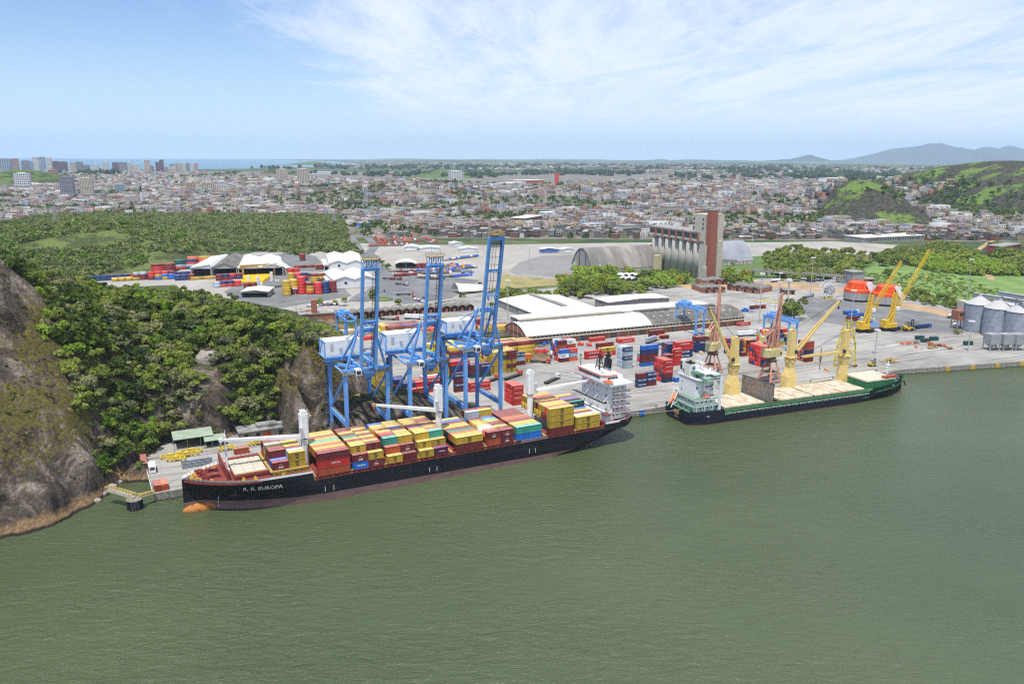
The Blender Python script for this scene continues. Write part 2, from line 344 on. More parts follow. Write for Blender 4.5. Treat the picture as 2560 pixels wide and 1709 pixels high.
# quay wall: coping beam and dark fendered face, its bays separated by joints
def along(a, b, step, f):
    n = max(1, round((b-a).length/step)); 
    for i in range(n): f(a.lerp(b, i/n), a.lerp(b, (i+1)/n), i)
first = None
for (a, b) in ((SHORE[0]-Vector((0,0,3)),SHORE[1]-Vector((0,0,3))),(SHORE[1]-Vector((0,0,3)),SHORE[2]-Vector((0,0,3))),(SHORE[2]-Vector((0,0,3)),sh[3]-Vector((0,0,3)))):
    d = (b-a).normalized(); nrm = Vector((d.y,-d.x,0))
    w = thing('quay_wall', 'x', 'quay wall', a, math.atan2(d.y,d.x)); L0 = (b-a).length
    w['label'] = {0:'grey concrete quay wall behind the black container ship',1:'grey concrete quay wall behind the ship with cream cranes',2:'weathered concrete quay wall with yellow fenders, right of the moored ships'}[len([o for o in COL.objects if o.name.startswith('quay_wall')])-1]
    k = int(L0/8); me = MB().box(.04,-.9,.3,7.96,.35,3.14).box(.5,-.45,-2,7.5,.2,.3).data('coping', [CONC])
    for i in range(k): put('coping', me, w, (i*L0/k,0,0)).scale = (L0/k/8,1,1)
YEL = M('yellow_paint', '#e0b41e', .55, .2, .8)
fm = MB().box(-1.3,-.5,.2,1.3,0,2.9).box(-1.1,-.62,.5,1.1,-.5,2.6).data('fender', [M('fender_yellow', '#c9a63a', .7, .4, 1.5, dirt=(.08,.07,.05))])
d3 = (sh[3]-SHORE[2]).normalized()
for i in range(5):
    px = 2365+i*62; p = G(px, 914.5-i*3.9, 3); t = (p-SHORE[2]).dot(d3); q = SHORE[2]+d3*t; q.z = 0
    o = tag(put('fender', fm, None, q+Vector((d3.y,-d3.x,0))*.95, math.atan2(d3.y,d3.x)), ['yellow quay fender just right of the bend in the wall','second yellow fender from the bend in the quay wall','third yellow fender from the bend in the quay wall','fourth yellow fender from the bend, by the grey hoppers','yellow quay fender at the right edge of the photo'][i], 'fender', 'yellow fenders on the right quay wall')
# ---- forested hill and bare rock on the left
CL = [(0,1345,0),(120,1312,0),(235,1255,0),(-150,1392,0),(268,1222,0),(310,1200,0),(350,1178,0)]
CY = [(0,1000,292),(0,850,312),(0,760,326),(0,672,338),(100,1100,287),(100,900,318),(60,735,340),(150,880,330),(180,1150,290),(200,1020,310),(230,1140,296),(-150,900,292),(-150,640,330),(40,1150,277),
      (120,745,372),(205,860,350),(255,1000,332),(300,1110,318),
      (400,1110,345),(560,1090,350),(330,1150,309),(400,1010,352),(545,985,360),(500,880,384),(360,890,372),(300,800,390),(420,800,404),(640,920,384),
      (600,800,420),(700,830,420),(700,915,368),(760,880,382),(845,900,384),(930,965,382),(960,1005,385),(735,960,362),(820,985,366),(900,1010,370)]
CR = [(120,722,430),(300,752,450),(400,755,455),(500,764,460),(620,792,455),(720,834,440),(790,872,418)]
CZ = [(-150,610,6),(-260,640,20),(-60,575,4),(-10,500,2.5),(-380,560,40),(-40,450,2.5),(-45,408,2.6)]
pts = []
for a, b, z in CL: p = G(a,b,z); pts.append((p.x,p.y,z)); pts.append((p.x+6+.0*a,p.y-14,-9))
for a, b, y in CY+CR: p = GY(a,b,y); pts.append(tuple(p))
for a, b in ((700,1074),(770,1068),(860,1052),(935,1040),(640,1078),(560,1092),(450,1108),(390,1122)): p = G(a,b,2.6); pts.append((p.x,p.y,2.6))
pts += CZ
for a, b in ((330,1215),(390,1245),(480,1200),(620,1150),(760,1110),(900,1070),(1040,1020),(1150,980)): p = G(a,b,0); pts.append((p.x,p.y,-5))
for a, b in ((420,1350),(620,1280),(860,1230),(1100,1160)): p = G(a,b,0); pts.append((p.x,p.y,-16))
for a, b in ((985,985),(1010,960),(1040,900),(1060,840),(1000,1030),(1100,960),(1000,870),(960,830),(900,800),(1200,900)): p = G(a,b,0); pts.append((p.x,p.y,-1))
for a, b in ((370,1190),(440,1120),(600,1080),(700,1050)): p = G(a,b,2.2); pts.append((p.x,p.y,2.2))
HILL = TPS(pts)
def hill_z(x, y):
    return HILL(x, y)
gx, gy = np.meshgrid(np.linspace(-400,25,430), np.linspace(228,640,420))
gz = hill_z(gx, gy); slope = np.hypot(*np.gradient(gz, 412/419, 425/429)); rk = np.clip((slope-.55)/.5,0,1)
gz = gz+rk*((vnoise(gx,gy,3,5,.09)-.5)*8+np.abs(vnoise(gx+gz*.8,gy,5,5,.06)-.5)*-11+2+(vnoise(gx,gy,14,3,.3)-.5)*2.2+np.abs(vnoise(gx+gz,gy,21,3,.17)-.5)*-5.5+1.2+(vnoise(gx,gy,25,2,.8)-.5)*1.1)+(1-rk)*(vnoise(gx,gy,8,4,.06)-.5)*3
gz = np.where((gz > -3) | (gy > 300), gz, -6)
def rock_mat(name, grassy=.5):
    m = bpy.data.materials.new(name); m.use_nodes = True; N, L = nodes(m.node_tree)
    out = N('ShaderNodeOutputMaterial'); b = N('ShaderNodeBsdfPrincipled', _Roughness=.9); b.inputs['Specular IOR Level'].default_value = .15; L(b.outputs[0], out.inputs[0])
    g = N('ShaderNodeNewGeometry')
    ms = N('ShaderNodeMapping', _Scale=(.1,.1,.03), _Rotation=(.35,-.3,0)); L(g.outputs['Position'], ms.inputs[0])
    streak = N('ShaderNodeTexNoise', _Scale=1., _Detail=9, _Roughness=.66, _Distortion=.7); L(ms.outputs[0], streak.inputs['Vector'])
    cr = N('ShaderNodeValToRGB'); e = cr.color_ramp.elements; e[0].position = .38; e[0].color = (.032,.026,.021,1); e[1].position = .66; e[1].color = (.42,.355,.28,1); k = e.new(.52); k.color = (.13,.104,.08,1); L(streak.outputs[0], cr.inputs[0])
    # tawny band washed by the tide
    sp = N('ShaderNodeSeparateXYZ'); L(g.outputs['Position'], sp.inputs[0])
    nz = N('ShaderNodeTexNoise', _Scale=.12, _Detail=4); L(g.outputs['Position'], nz.inputs['Vector']); za = N('ShaderNodeMath', operation='MULTIPLY_ADD', _1=-9.); L(nz.outputs[0], za.inputs[0]); L(sp.outputs[2], za.inputs[2])
    tide = N('ShaderNodeMapRange', _1=-.2, _2=-2.4); L(za.outputs[0], tide.inputs[0])
    tn = N('ShaderNodeMix', data_type='RGBA'); L(tide.outputs[0], tn.inputs[0]); L(cr.outputs[0], tn.inputs[6]); tn.inputs[7].default_value = (.36,.23,.12,1)
    wet = N('ShaderNodeMapRange', _1=1.3, _2=.6); L(sp.outputs[2], wet.inputs[0])
    wn = N('ShaderNodeMix', data_type='RGBA'); L(wet.outputs[0], wn.inputs[0]); L(tn.outputs[2], wn.inputs[6]); wn.inputs[7].default_value = (.05,.04,.03,1)
    # bromeliads and grass cling to the rock
    pl = N('ShaderNodeTexNoise', _Scale=.55, _Detail=8, _Roughness=.75); L(g.outputs['Position'], pl.inputs['Vector']); p2 = N('ShaderNodeTexNoise', _Scale=.03, _Detail=3); L(g.outputs['Position'], p2.inputs['Vector'])
    pa = N('ShaderNodeMath', operation='MULTIPLY_ADD', _1=.9); L(p2.outputs[0], pa.inputs[0]); L(pl.outputs[0], pa.inputs[2])
    hz = N('ShaderNodeMapRange', _1=4., _2=24., _3=-.22, _4=.05); L(sp.outputs[2], hz.inputs[0]); pb = N('ShaderNodeMath', operation='ADD'); L(pa.outputs[0], pb.inputs[0]); L(hz.outputs[0], pb.inputs[1])
    pm = N('ShaderNodeMapRange', _1=1.05-grassy*.12, _2=1.10-grassy*.12); L(pb.outputs[0], pm.inputs[0])
    pc = N('ShaderNodeValToRGB'); e = pc.color_ramp.elements; e[0].color = (.20,.155,.04,1); e[0].position = .45; e[1].color = (.07,.09,.022,1); e[1].position = .75; L(p2.outputs[0], pc.inputs[0])
    gm = N('ShaderNodeMix', data_type='RGBA'); L(pm.outputs[0], gm.inputs[0]); L(wn.outputs[2], gm.inputs[6]); L(pc.outputs[0], gm.inputs[7])
    # gentler ground carries soil and grass
    dn = N('ShaderNodeVectorMath', operation='DOT_PRODUCT'); L(g.outputs['True Normal'], dn.inputs[0]); dn.inputs[1].default_value = (0,0,1)
    fl = N('ShaderNodeMapRange', _1=.90, _2=.97); L(dn.outputs['Value'], fl.inputs[0]); fz = N('ShaderNodeMapRange', _1=3., _2=8.); L(sp.outputs[2], fz.inputs[0]); ff = N('ShaderNodeMath', operation='MULTIPLY'); L(fl.outputs[0], ff.inputs[0]); L(fz.outputs[0], ff.inputs[1])
    gr = N('ShaderNodeValToRGB'); e = gr.color_ramp.elements; e[0].color = (.045,.06,.02,1); e[0].position = .35; e[1].color = (.10,.13,.035,1); e[1].position = .65; L(pl.outputs[0], gr.inputs[0])
    fm = N('ShaderNodeMix', data_type='RGBA'); L(ff.outputs[0], fm.inputs[0]); L(gm.outputs[2], fm.inputs[6]); L(gr.outputs[0], fm.inputs[7]); fd = N('ShaderNodeTexNoise', _Scale=.9, _Detail=8, _Roughness=.8); L(g.outputs['Position'], fd.inputs['Vector']); fr_ = N('ShaderNodeMapRange', _1=.32, _2=.68, _3=.45, _4=1.6); L(fd.outputs[0], fr_.inputs[0]); fx = N('ShaderNodeMix', data_type='RGBA', blend_type='MULTIPLY', _0=1.); L(fm.outputs[2], fx.inputs[6]); L(fr_.outputs[0], fx.inputs[7]); L(fx.outputs[2], b.inputs['Base Color'])
    v = N('ShaderNodeTexVoronoi', _Scale=.16, feature='DISTANCE_TO_EDGE'); L(ms.outputs[0], v.inputs['Vector']); v.inputs['Scale'].default_value = 1.6
    cm = N('ShaderNodeMapRange', _1=0., _2=.08); L(v.outputs[0], cm.inputs[0]); bb = N('ShaderNodeMath', operation='MULTIPLY_ADD', _1=.16); L(cm.outputs[0], bb.inputs[0]); b2_ = N('ShaderNodeMath', operation='MULTIPLY_ADD', _1=.5); L(fd.outputs[0], b2_.inputs[0]); L(streak.outputs[0], b2_.inputs[2]); L(b2_.outputs[0], bb.inputs[2])
    bp = N('ShaderNodeBump', _Strength=1., _Distance=3.4); L(bb.outputs[0], bp.inputs['Height']); L(bp.outputs[0], b.inputs['Normal'])
    return m
ROCK = rock_mat('rock')
struct(put('hill', gridmesh('hill', gx, gy, gz, [ROCK])))
# ---- town terrain: low hills under the houses
BUMPS = [(GY(1040,460,2500),34,520,360),(GY(1500,450,2700),20,700,300),(GY(1717,462,2300),32,420,300),(GY(640,430,4300),28,350,300),(GY(2420,500,1750),12,350,200),(GY(250,540,1400),4,300,150),(GY(1300,600,1330),10,420,110),(GY(1900,520,1700),8,300,200)]
def town_z(x, y):
    z = np.zeros_like(np.asarray(x, float))+2.6
    for c, h, sx, sy in BUMPS: z = z+h*np.exp(-((x-c.x)/sx)**2-((y-c.y)/sy)**2)*np.clip((y-1270)/160,0,1)
    return z-drop(x*x+y*y)
TOWN = M('town_ground', (.20,.175,.145), .95, .45, .012, dirt=(.06,.085,.03), dscale=.018, dthr=.5)
t, v = np.meshgrid(np.linspace(-.78,.8,150), np.geomspace(1270,6200,120))
struct(put('town_terrain', gridmesh('town_terrain', t*v, v, town_z(t*v,v)-.15, [TOWN])))
# ---- hills on the right, knoll on the left with grass, small far hills
def hill(name, ridge, depth, base, mat, seed, rough=.18, n=90, front=1.):
    """ridge: list of (px, py, Y) crest points; falls away by DEPTH metres towards and away from the viewer"""
    P = [GY(*r) for r in ridge]; xs = np.linspace(P[0].x, P[-1].x, n*2); px = [p.x for p in P]
    zc = np.interp(xs, px, [p.z for p in P]); k = np.hanning(9); k /= k.sum(); zc = np.convolve(np.pad(zc,4,'edge'),k,'valid'); yc = np.interp(xs, px, [p.y for p in P])
    t = np.linspace(-1,1,n); T, Xg = np.meshgrid(t, xs, indexing='ij'); Zc = np.broadcast_to(zc, Xg.shape); Yg = yc+np.where(T<0,T*depth*front,T*depth)
    w = np.cos(T*np.pi/2)**1.1; Zg = base+(Zc-base)*w; Zg = Zg+(vnoise(Xg,Yg,seed,5,6/depth)-.5)*rough*np.maximum(Zc-base,0)*(w*(1-w)*3+.12)
    e = np.clip(np.minimum(np.arange(n*2),np.arange(n*2)[::-1])/10.,0,1); Zg = base-4+(Zg-base+4)*e
    return struct(put(name, gridmesh(name, Xg, Yg, Zg, [mat]))), (Xg, Yg, Zg)
def hill_mat(name, rock, green, thr=.5, sc=.02, dark=(.02,.04,.015)):
    m = bpy.data.materials.new(name); m.use_nodes = True; N, L = nodes(m.node_tree)
    out = N('ShaderNodeOutputMaterial'); b = N('ShaderNodeBsdfPrincipled', _Roughness=.9); b.inputs['Specular IOR Level'].default_value = .1; L(b.outputs[0], out.inputs[0])
    g = N('ShaderNodeNewGeometry'); a = N('ShaderNodeTexNoise', _Scale=sc, _Detail=4, _Roughness=.5); L(g.outputs['Position'], a.inputs['Vector']); f = N('ShaderNodeTexNoise', _Scale=sc*9, _Detail=8, _Roughness=.75); L(g.outputs['Position'], f.inputs['Vector'])
    c1 = N('ShaderNodeValToRGB'); e = c1.color_ramp.elements; e[0].position = .38; e[0].color = (*dark,1); e[1].position = .62; e[1].color = (*rock,1); L(f.outputs[0], c1.inputs[0])
    s = N('ShaderNodeMath', operation='MULTIPLY_ADD', _1=.25); L(f.outputs[0], s.inputs[0]); L(a.outputs[0], s.inputs[2])
    r = N('ShaderNodeMapRange', _1=thr+.1, _2=thr+.17); L(s.outputs[0], r.inputs[0]); gv = N('ShaderNodeMix', data_type='RGBA', blend_type='MULTIPLY', _0=1.); gv.inputs[6].default_value = (*green,1); rr = N('ShaderNodeMapRange', _1=.3, _2=.7, _3=.65, _4=1.25); L(f.outputs[0], rr.inputs[0]); L(rr.outputs[0], gv.inputs[7])
    mx = N('ShaderNodeMix', data_type='RGBA'); L(r.outputs[0], mx.inputs[0]); L(c1.outputs[0], mx.inputs[6]); L(gv.outputs[2], mx.inputs[7]); L(mx.outputs[2], b.inputs['Base Color'])
    bp = N('ShaderNodeBump', _Strength=1., _Distance=.08/sc); L(f.outputs[0], bp.inputs['Height']); L(bp.outputs[0], b.inputs['Normal'])
    return m
HM1 = hill_mat('hill_rocky', (.115,.092,.075), (.15,.22,.045), .535, .014)
HM2 = hill_mat('hill_green', (.06,.09,.03), (.10,.15,.035), .42, .03)
rh1 = hill('hill', [(1985,560,1720),(2040,525,1720),(2090,470,1720),(2125,455,1720),(2160,449,1720),(2200,462,1710),(2240,492,1690),(2280,525,1660),(2320,552,1640),(2352,580,1620)], 330, 1., HM1, 11, .34, front=.55)
rh2 = hill('hill', [(2180,500,2500),(2260,465,2450),(2330,434,2400),(2390,418,2350),(2450,408,2300),(2520,400,2250),(2600,405,2200),(2700,412,2150),(2900,440,2100),(3100,520,2050)], 700, 1., HM1, 23, .36, front=.9)
hill('hill', [(-60,455,3300),(0,433,3300),(35,424,3300),(80,426,3300),(115,440,3300),(140,455,3300)], 300, 1., HM2, 5)
hill('hill', [(1010,447,5200),(1060,432,5200),(1100,424,5200),(1135,424,5200),(1170,433,5200),(1210,447,5200)], 500, 1., HM2, 6)
hill('hill', [(640,448,4500),(670,428,4500),(690,420,4500),(720,432,4500),(750,446,4500)], 350, 1., hill_mat('hill_cut', (.25,.13,.07), (.05,.08,.03), .45, .02), 7)
hill('island', [(690,412,11500),(735,410,11500),(765,405,11500),(785,403.5,11500),(806,407,11500),(830,412,11500)], 900, -8., HM2, 9)
knoll, KN = hill('hill', [(-300,640,1040),(-100,590,1040),(0,578,1050),(100,566,1060),(190,556,1070),(270,558,1070),(350,572,1070),(450,594,1060),(560,622,1040)], 190, 1., hill_mat('hill_meadow', (.11,.13,.04), (.15,.19,.055), .47, .03, (.04,.055,.02)), 13, .12, front=1.)
# rolling country out to the horizon
xg, yg = np.meshgrid(np.linspace(-.9,1.0,190), np.geomspace(6300,42000,70)); X = xg*yg; Y = yg
Z = (vnoise(X,Y,31,4,1/2600.)-.42)*150+(vnoise(X,Y,32,3,1/900.)-.5)*40; Z = np.clip(Z,0,None)*np.clip((Y-6300)/3000,0,1)*np.clip((X+.17*Y+300)/1500,0,1)
struct(put('countryside', gridmesh('countryside', X, Y, Z+1.5-drop(X**2+Y**2), [LAND], keep=(X > np.interp(Y,[c[1] for c in CST],[c[0] for c in CST])))))
# blue mountains
def mountain(profile, Y, depth, seed):
    P = [GY(1900+a/3.559, 340+b/3.559, Y) for a, b in profile]; xs = np.linspace(P[0].x, P[-1].x, 260); zc = np.interp(xs,[p.x for p in P],[p.z for p in P]); k = np.hanning(5); k /= k.sum(); zc = np.convolve(np.pad(zc,2,'edge'),k,'valid')
    T, Xg = np.meshgrid(np.linspace(-1,1,40), xs, indexing='ij'); base = -drop(Y*Y)-60; w = (1-np.abs(T))**1.15; Yg = Y+T*depth
    Zg = base+(zc-base)*w; Zg += (vnoise(Xg,Yg,seed,5,1/2500.)-.5)*.45*(zc-base)*w*(1-w)*4*.5
    struct(put('mountains', gridmesh('mountains', Xg, Yg, Zg, [hill_mat('mountain_forest',(.03,.045,.025),(.04,.06,.025),.5,.002,(.015,.028,.016)) if seed == 41 else bpy.data.materials['mountain_forest']])))
mountain([(-1500,226),(-1200,224),(-1000,215),(-880,205),(-800,214),(-600,208),(-350,214),(-150,216),(0,222),(130,212),(170,221),(220,203),(290,214),(340,190),(440,163),(520,192),(600,222),(690,212),(790,228),(900,232)], 26000, 3500, 41)
mountain([(780,234),(900,216),(1000,180),(1100,140),(1200,108),(1320,97),(1400,88),(1450,82),(1500,65),(1600,60),(1650,80),(1690,102),(1780,97),(1870,122),(1960,112),(2030,90),(2110,128),(2165,110),(2220,80),(2290,100),(2349,125),(2500,100),(2650,130),(2900,150),(3300,190)], 30000, 5500, 43)
# ---- air: pale haze round the whole place
hz = bpy.data.materials.new('haze'); hz.use_nodes = True; N, L = nodes(hz.node_tree); out = N('ShaderNodeOutputMaterial'); pv = N('ShaderNodeVolumePrincipled'); pv.inputs['Color'].default_value = (.64,.80,1,1); pv.inputs['Density'].default_value = 3.3e-5; pv.inputs['Anisotropy'].default_value = -.35; L(pv.outputs[0], out.inputs['Volume'])
mb = MB().box(-45000,-3000,-300,45000,37000,720); tag(mb.build('haze', [hz]), kind='stuff')
# ================================================================ ships, containers, cranes
def paintm(nm, c, **k): return M(nm, c, **{**dict(rough=.5, var=.22, scale=.5, dirt=(.10,.05,.03), dscale=.45, dthr=.66), **k})
BLUE = paintm('crane_blue', (.15,.36,.74), rnd=.05, dthr=.72); WHITE = paintm('white_paint', (.78,.78,.76), var=.1, dthr=.69, dirt=(.36,.24,.15)); RED = paintm('deck_red', (.24,.052,.04))
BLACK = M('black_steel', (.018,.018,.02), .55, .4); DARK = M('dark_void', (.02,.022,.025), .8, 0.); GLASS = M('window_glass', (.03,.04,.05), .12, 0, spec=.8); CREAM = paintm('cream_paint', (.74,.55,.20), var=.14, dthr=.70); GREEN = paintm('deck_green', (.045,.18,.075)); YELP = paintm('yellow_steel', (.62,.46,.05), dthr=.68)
GREY = paintm('grey_steel', (.32,.33,.34)); ORNG = paintm('orange_paint', (.72,.13,.03), var=.2); HULLB = M('hull_black', (.014,.015,.018), .55, .35, .12, spec=.15, dirt=(.035,.026,.022), dscale=.12, dthr=.56, stretch=(.3,1,2)); BOOT = M('hull_boot', (.20,.115,.105), .7, .35, .35, dirt=(.22,.085,.03), dscale=.22, dthr=.58, stretch=(.5,1,2)); BULB = M('bulb_rust', (.50,.20,.04), .75, .4, .5, dirt=(.16,.06,.025), dscale=.5, dthr=.5)
RUBBER = M('rubber', (.02,.02,.02), .8, 0); TINT = paintm('red_paint', (.55,.05,.04)); PINK = paintm('crane_pink', (.56,.28,.19), var=.3, dirt=(.2,.08,.05), dthr=.6); LGREEN = paintm('pale_green_deck', (.34,.48,.40), var=.2)
HATCH = M('hatch_cover', (.56,.50,.38), .8, .25, .3, dirt=(.40,.21,.08), dscale=.35, dthr=.5, stretch=(1,.5,1)); HATCHB = M('hatch_beige', (.55,.50,.39), .8, .2, .4, dirt=(.35,.22,.1), dscale=.3, dthr=.62); RUSTP = M('rusty_panel', (.24,.215,.19), .8, .35, .6, dirt=(.20,.095,.03), dscale=.5, dthr=.5)
# ---- lettering
TXT = {}
def text_data(s, size=1., wide=1.):
    k = (s,size)
    if k in TXT: return TXT[k]
    c = bpy.data.curves.new('t','FONT'); c.body = s; c.size = size; c.resolution_u = 2; c.align_x = 'CENTER'; c.align_y = 'CENTER'; c.space_line = .75; c.offset = .018*size
    o = bpy.data.objects.new('t', c); COL.objects.link(o); bpy.context.view_layer.update()
    me = o.to_mesh(); v = [(p.co.x,p.co.y) for p in me.vertices]; f = [tuple(p.vertices) for p in me.polygons]; o.to_mesh_clear()
    bpy.data.objects.remove(o); bpy.data.curves.remove(c); TXT[k] = (v,f); return v, f
def letter(name, s, size, place, mat, parent, bold=1.0):
    """flat lettering: place(u, v) gives the point on the surface"""
    v, f = text_data(s, size); mb = MB(); mb.add([place(a,b) for a, b in v], f); return mb.build(name, [mat], parent)
# ---- hulls
def hull(stations, levels_m, name, mats, parent, transom=True):
    """stations: list of (s, [(halfwidth, z), ...]); levels_m: slot of each strip"""
    mb = MB(); n = len(stations[0][1])
    for sd in (1,-1):
        vs = [(s, sd*h, z) for s, ring in stations for h, z in ring]
        fs = []; ms = []
        for i in range(len(stations)-1):
            for j in range(n-1):
                q = (i*n+j,(i+1)*n+j,(i+1)*n+j+1,i*n+j+1); mb_m = levels_m(stations[i][0], j); fs.append(q if sd < 0 else q[::-1]); ms.append(mb_m)
        o = len(mb.v); mb.v += vs; mb.f += [tuple(k+o for k in q) for q in fs]; mb.m += ms
    for st, rev in ((stations[0],False),(stations[-1],True)):
        s, ring = st
        for j in range(n-1):
            (h0,z0),(h1,z1) = ring[j], ring[j+1]
            q = [(s,-h0,z0),(s,h0,z0),(s,h1,z1),(s,-h1,z1)]; mb.add(q if rev else q[::-1], [(0,1,2,3)], levels_m(s, j))
    return mb.build(name, mats, parent)
S1A = math.radians(28.3); S1 = thing('container_ship', 'long black container ship with white superstructure, loaded with rows of containers', 'ship', (-119.7,279.1,2.1), S1A)
HB = 14.0
def dk1(s): return 11.6-.9*min(1,s/43) if s < 44.5 else (6.8 if s < 176 else 9.3)
def stem1(z): return 8*(1-max(0,min(1,z/11.6))**1.1)
def zb1(s): return -4.6 if s < 152 else -4.6+((s-152)/42)**1.25*8.9
def hw1(s, z):
    x0 = stem1(max(z,0)); d = s-x0
    if d <= 0: return .12
    Lr = 46-20*min(1,max(0,z/11)); h = HB*math.sin(min(1,d/Lr)*math.pi/2)**.78
    zb = zb1(s); 
    if s > 152: h *= min(1,max(.03,((z-zb)/3.2)))**.38
    if s > 187: h *= (1-.30*((s-187)/7)**2)
    return max(.12,h)
ss = [0,1,2,3.5,5,6.5,8,10,12,15,18,22,26,30,35,40,44.4,44.6,50,60,75,90,105,120,135,148,156,160,164,168,172,175.9,176.1,180,184,187,190,192,194]
st = []
for s in ss:
    zd = dk1(s); bt = max(-.2,1.5-.012*s); lv = [-4.6,-2.1,bt*.5-1.05,bt,bt+2.4,5.8]; lv += [6.0+(zd-6.0)*k for k in (.5,.82,1.)] if s < 44.5 or s > 176 else [6.3,6.55,6.8]
    zb = zb1(s); ring = []
    for z in lv:
        z = max(z, zb); ring.append((hw1(s,z), z))
    st.append((s, ring))
hull(st, lambda s, j: (1 if j < 3 else (2 if (s < 44.5 and j == 7) else 0)), 'hull', [HULLB,BOOT,WHITE], S1)
# bulb
mb = MB(); ring = []
for i in range(9):
    a = math.pi*i/8-math.pi/2; ring.append((math.cos(a)*2.6+.02, math.sin(a)*7.6))
vs = []; 
for r, x in ring:
    for k in range(12): t = 2*math.pi*k/12; vs.append((x+6.9, r*math.cos(t)*.95, -1.75+r*.95*math.sin(t)))
mb.add(vs, [(j*12+k,j*12+(k+1)%12,(j+1)*12+(k+1)%12,(j+1)*12+k) for j in range(8) for k in range(12)]); mb.build('bulbous_bow', [BULB], S1, smooth=True)
# decks
def deckpoly(s0, s1, z, f, n=18): 
    a = [(s, f(s)) for s in np.linspace(s0,s1,n)]; return [(x,-y) for x, y in a]+[(x,y) for x, y in a[::-1]]
mb = MB(); mb.prism(deckpoly(.6,44.4,0,lambda s: hw1(s,dk1(s))-.25), 9.6, 10.35, 0); mb.build('foredeck', [RED], S1)
mb = MB().box(44.6,-13.7,6.0,176,13.7,6.75); mb.box(44.6,-10.6,6.75,172,10.6,7.95,0); mb.build('main_deck', [RED], S1)
mb = MB(); mb.prism(deckpoly(176.1,193.6,0,lambda s: hw1(s,9.2)-.15), 8.3, 9.25, 0); mb.build('aft_deck', [RED], S1)
# white forecastle bulwark ribs and machinery
mb = MB(); 
for s in np.linspace(2,40,26):
    for sd in (-1,1): h = hw1(s,dk1(s))*sd; mb.bar((s,h-.1*sd,10.3),(s,h*.93-.3*sd,10.3),.15,.3); mb.bar((s,h-.12*sd,11.5),(s,h*.95-.4*sd,10.35),.12,.25)
tag(mb.build('bulwark_stay', [RED], S1), kind='stuff')
mb = MB(); mb.box(14.6,-8.6,10.3,15.0,12.0,14.6)
for y in np.arange(-8,12,1.6): mb.bar((15,y,14.3),(16.2,y,10.4),.15,.3)
mb.build('breakwater', [RED], S1)
def winch(x, y, rz, sc=1.): 
    mb = MB(); mb.tube((0,-1.1,1.1),(0,1.1,1.1),.75,n=12); mb.tube((0,-1.2,1.1),(0,-1.1,1.1),1.15,n=12).tube((0,1.1,1.1),(0,1.2,1.1),1.15,n=12); mb.box(-1.2,-1.7,0,1.2,-1.3,1.5).box(-1.2,1.3,0,1.2,1.7,1.5).box(-1.6,1.7,.2,.6,3.0,1.6)
    o = mb.build('winch', [RED], S1, (x,y,10.35), rz); o.scale = (sc,)*3
for x, y, r in ((7,1.8,.2),(8,-2.2,-.3),(11.5,3.6,1.4),(11.3,-2.6,1.5)): winch(x,y,r,.95)
bl = MB().tube((0,-.5,0),(0,-.5,.9),.28,n=8).tube((0,.5,0),(0,.5,.9),.28,n=8).box(-.45,-.95,0,.45,.95,.12).data('bollard', [YELP])
for x, y in ((3.6,.9),(3.6,-.9),(6,4),(6,-4.2),(9.5,6.4),(9.5,-6.6),(20,-10.6),(24,-11.2),(34,-12.4),(12.5,7.5),(5,2.6),(5,-2.6)): put('bollard', bl, S1, (x,y,10.35), .3)
# foremast
mb = MB().tube((16.2,1.2,10.3),(16.2,1.2,24.5),.55,.3,10,0).bar((16.2,-.6,22.6),(16.2,3,22.6),.2).tube((16.2,1.2,24.5),(16.2,1.2,26.5),.12,n=6).box(15.7,.6,19.2,16.7,1.8,19.5); mb.box(15.6,.2,10.3,17.4,3,11.5); mb.build('foremast', [WHITE], S1)
# first hatch: beige cover of panels between red coamings
mb = MB().box(17.0,-9.6,10.3,29.2,9.8,11.5); mb.box(17.0,-9.9,11.5,29.2,-8.3,12.2).box(17.0,8.4,11.5,29.2,9.9,12.4); mb.build('hatch_coaming', [RED], S1)
pm = MB().box(.06,.06,0,3.8,8.1,.45); 
for x in (1,2.9): pm.box(x-.12,.1,.45,x+.12,8,.6)
pm = pm.data('hatch_panel', [HATCHB])
for i in range(3):
    for j in range(2): put('hatch_panel', pm, S1, (17.3+i*3.88,-8.15+j*8.2,11.55))
mb = MB(); mb.box(29.4,-11.5,11.4,43.4,11.5,11.95); mb.build('hatch_cover', [paintm('hatch_ochre',(.42,.30,.10))], S1)
mb = MB().rail([(17.2,-9.9,12.2),(29,-9.9,12.2)], .8, .05); mb.rail([(30,-12.4,10.4),(44,-13.3,10.4)],1.1,.05); mb.build('hand_rail', [YELP], S1)
# lashing pedestals along the side
pmesh = MB().box(-.25,-.3,0,.25,.3,1.25).bar((0,0,.1),(1.4,0,1.2),.18).data('pedestal', [RED])
for s in np.arange(46,176,3.05):
    for y in (-13.2,13.2): put('pedestal', pmesh, S1, (s,y,6.75))
mb = MB(); mb.box(46,-13.6,7.75,176,-12.9,8.0).box(46,12.9,7.75,176,13.6,8.0); mb.box(46,-13.85,6.75,176,-13.75,7.05).rail([(46,-13.8,6.9),(176,-13.8,6.9)],1.0,.04,every=3.); mb.build('side_girder', [RED], S1)
mb = MB()
for s in (45,59.3,73,87,101.3,116.5,130.3,145.3,160.7):
    mb.box(s-.7,-13.4,7.95,s+.7,13.4,8.2)
    for y in (-13.3,13.3): mb.box(s-.4,y-.15,6.8,s+.4,y+.15,8.1)
mb.build('cross_walk', [paintm('walk_ochre',(.38,.26,.10))], S1)
mb = MB()
for i in range(5): mb.bar((133+i*.1,-13.95,6.9+i*.28),(146,-13.95,6.95+i*.28),.09)
mb.build('gangway', [GREY], S1)
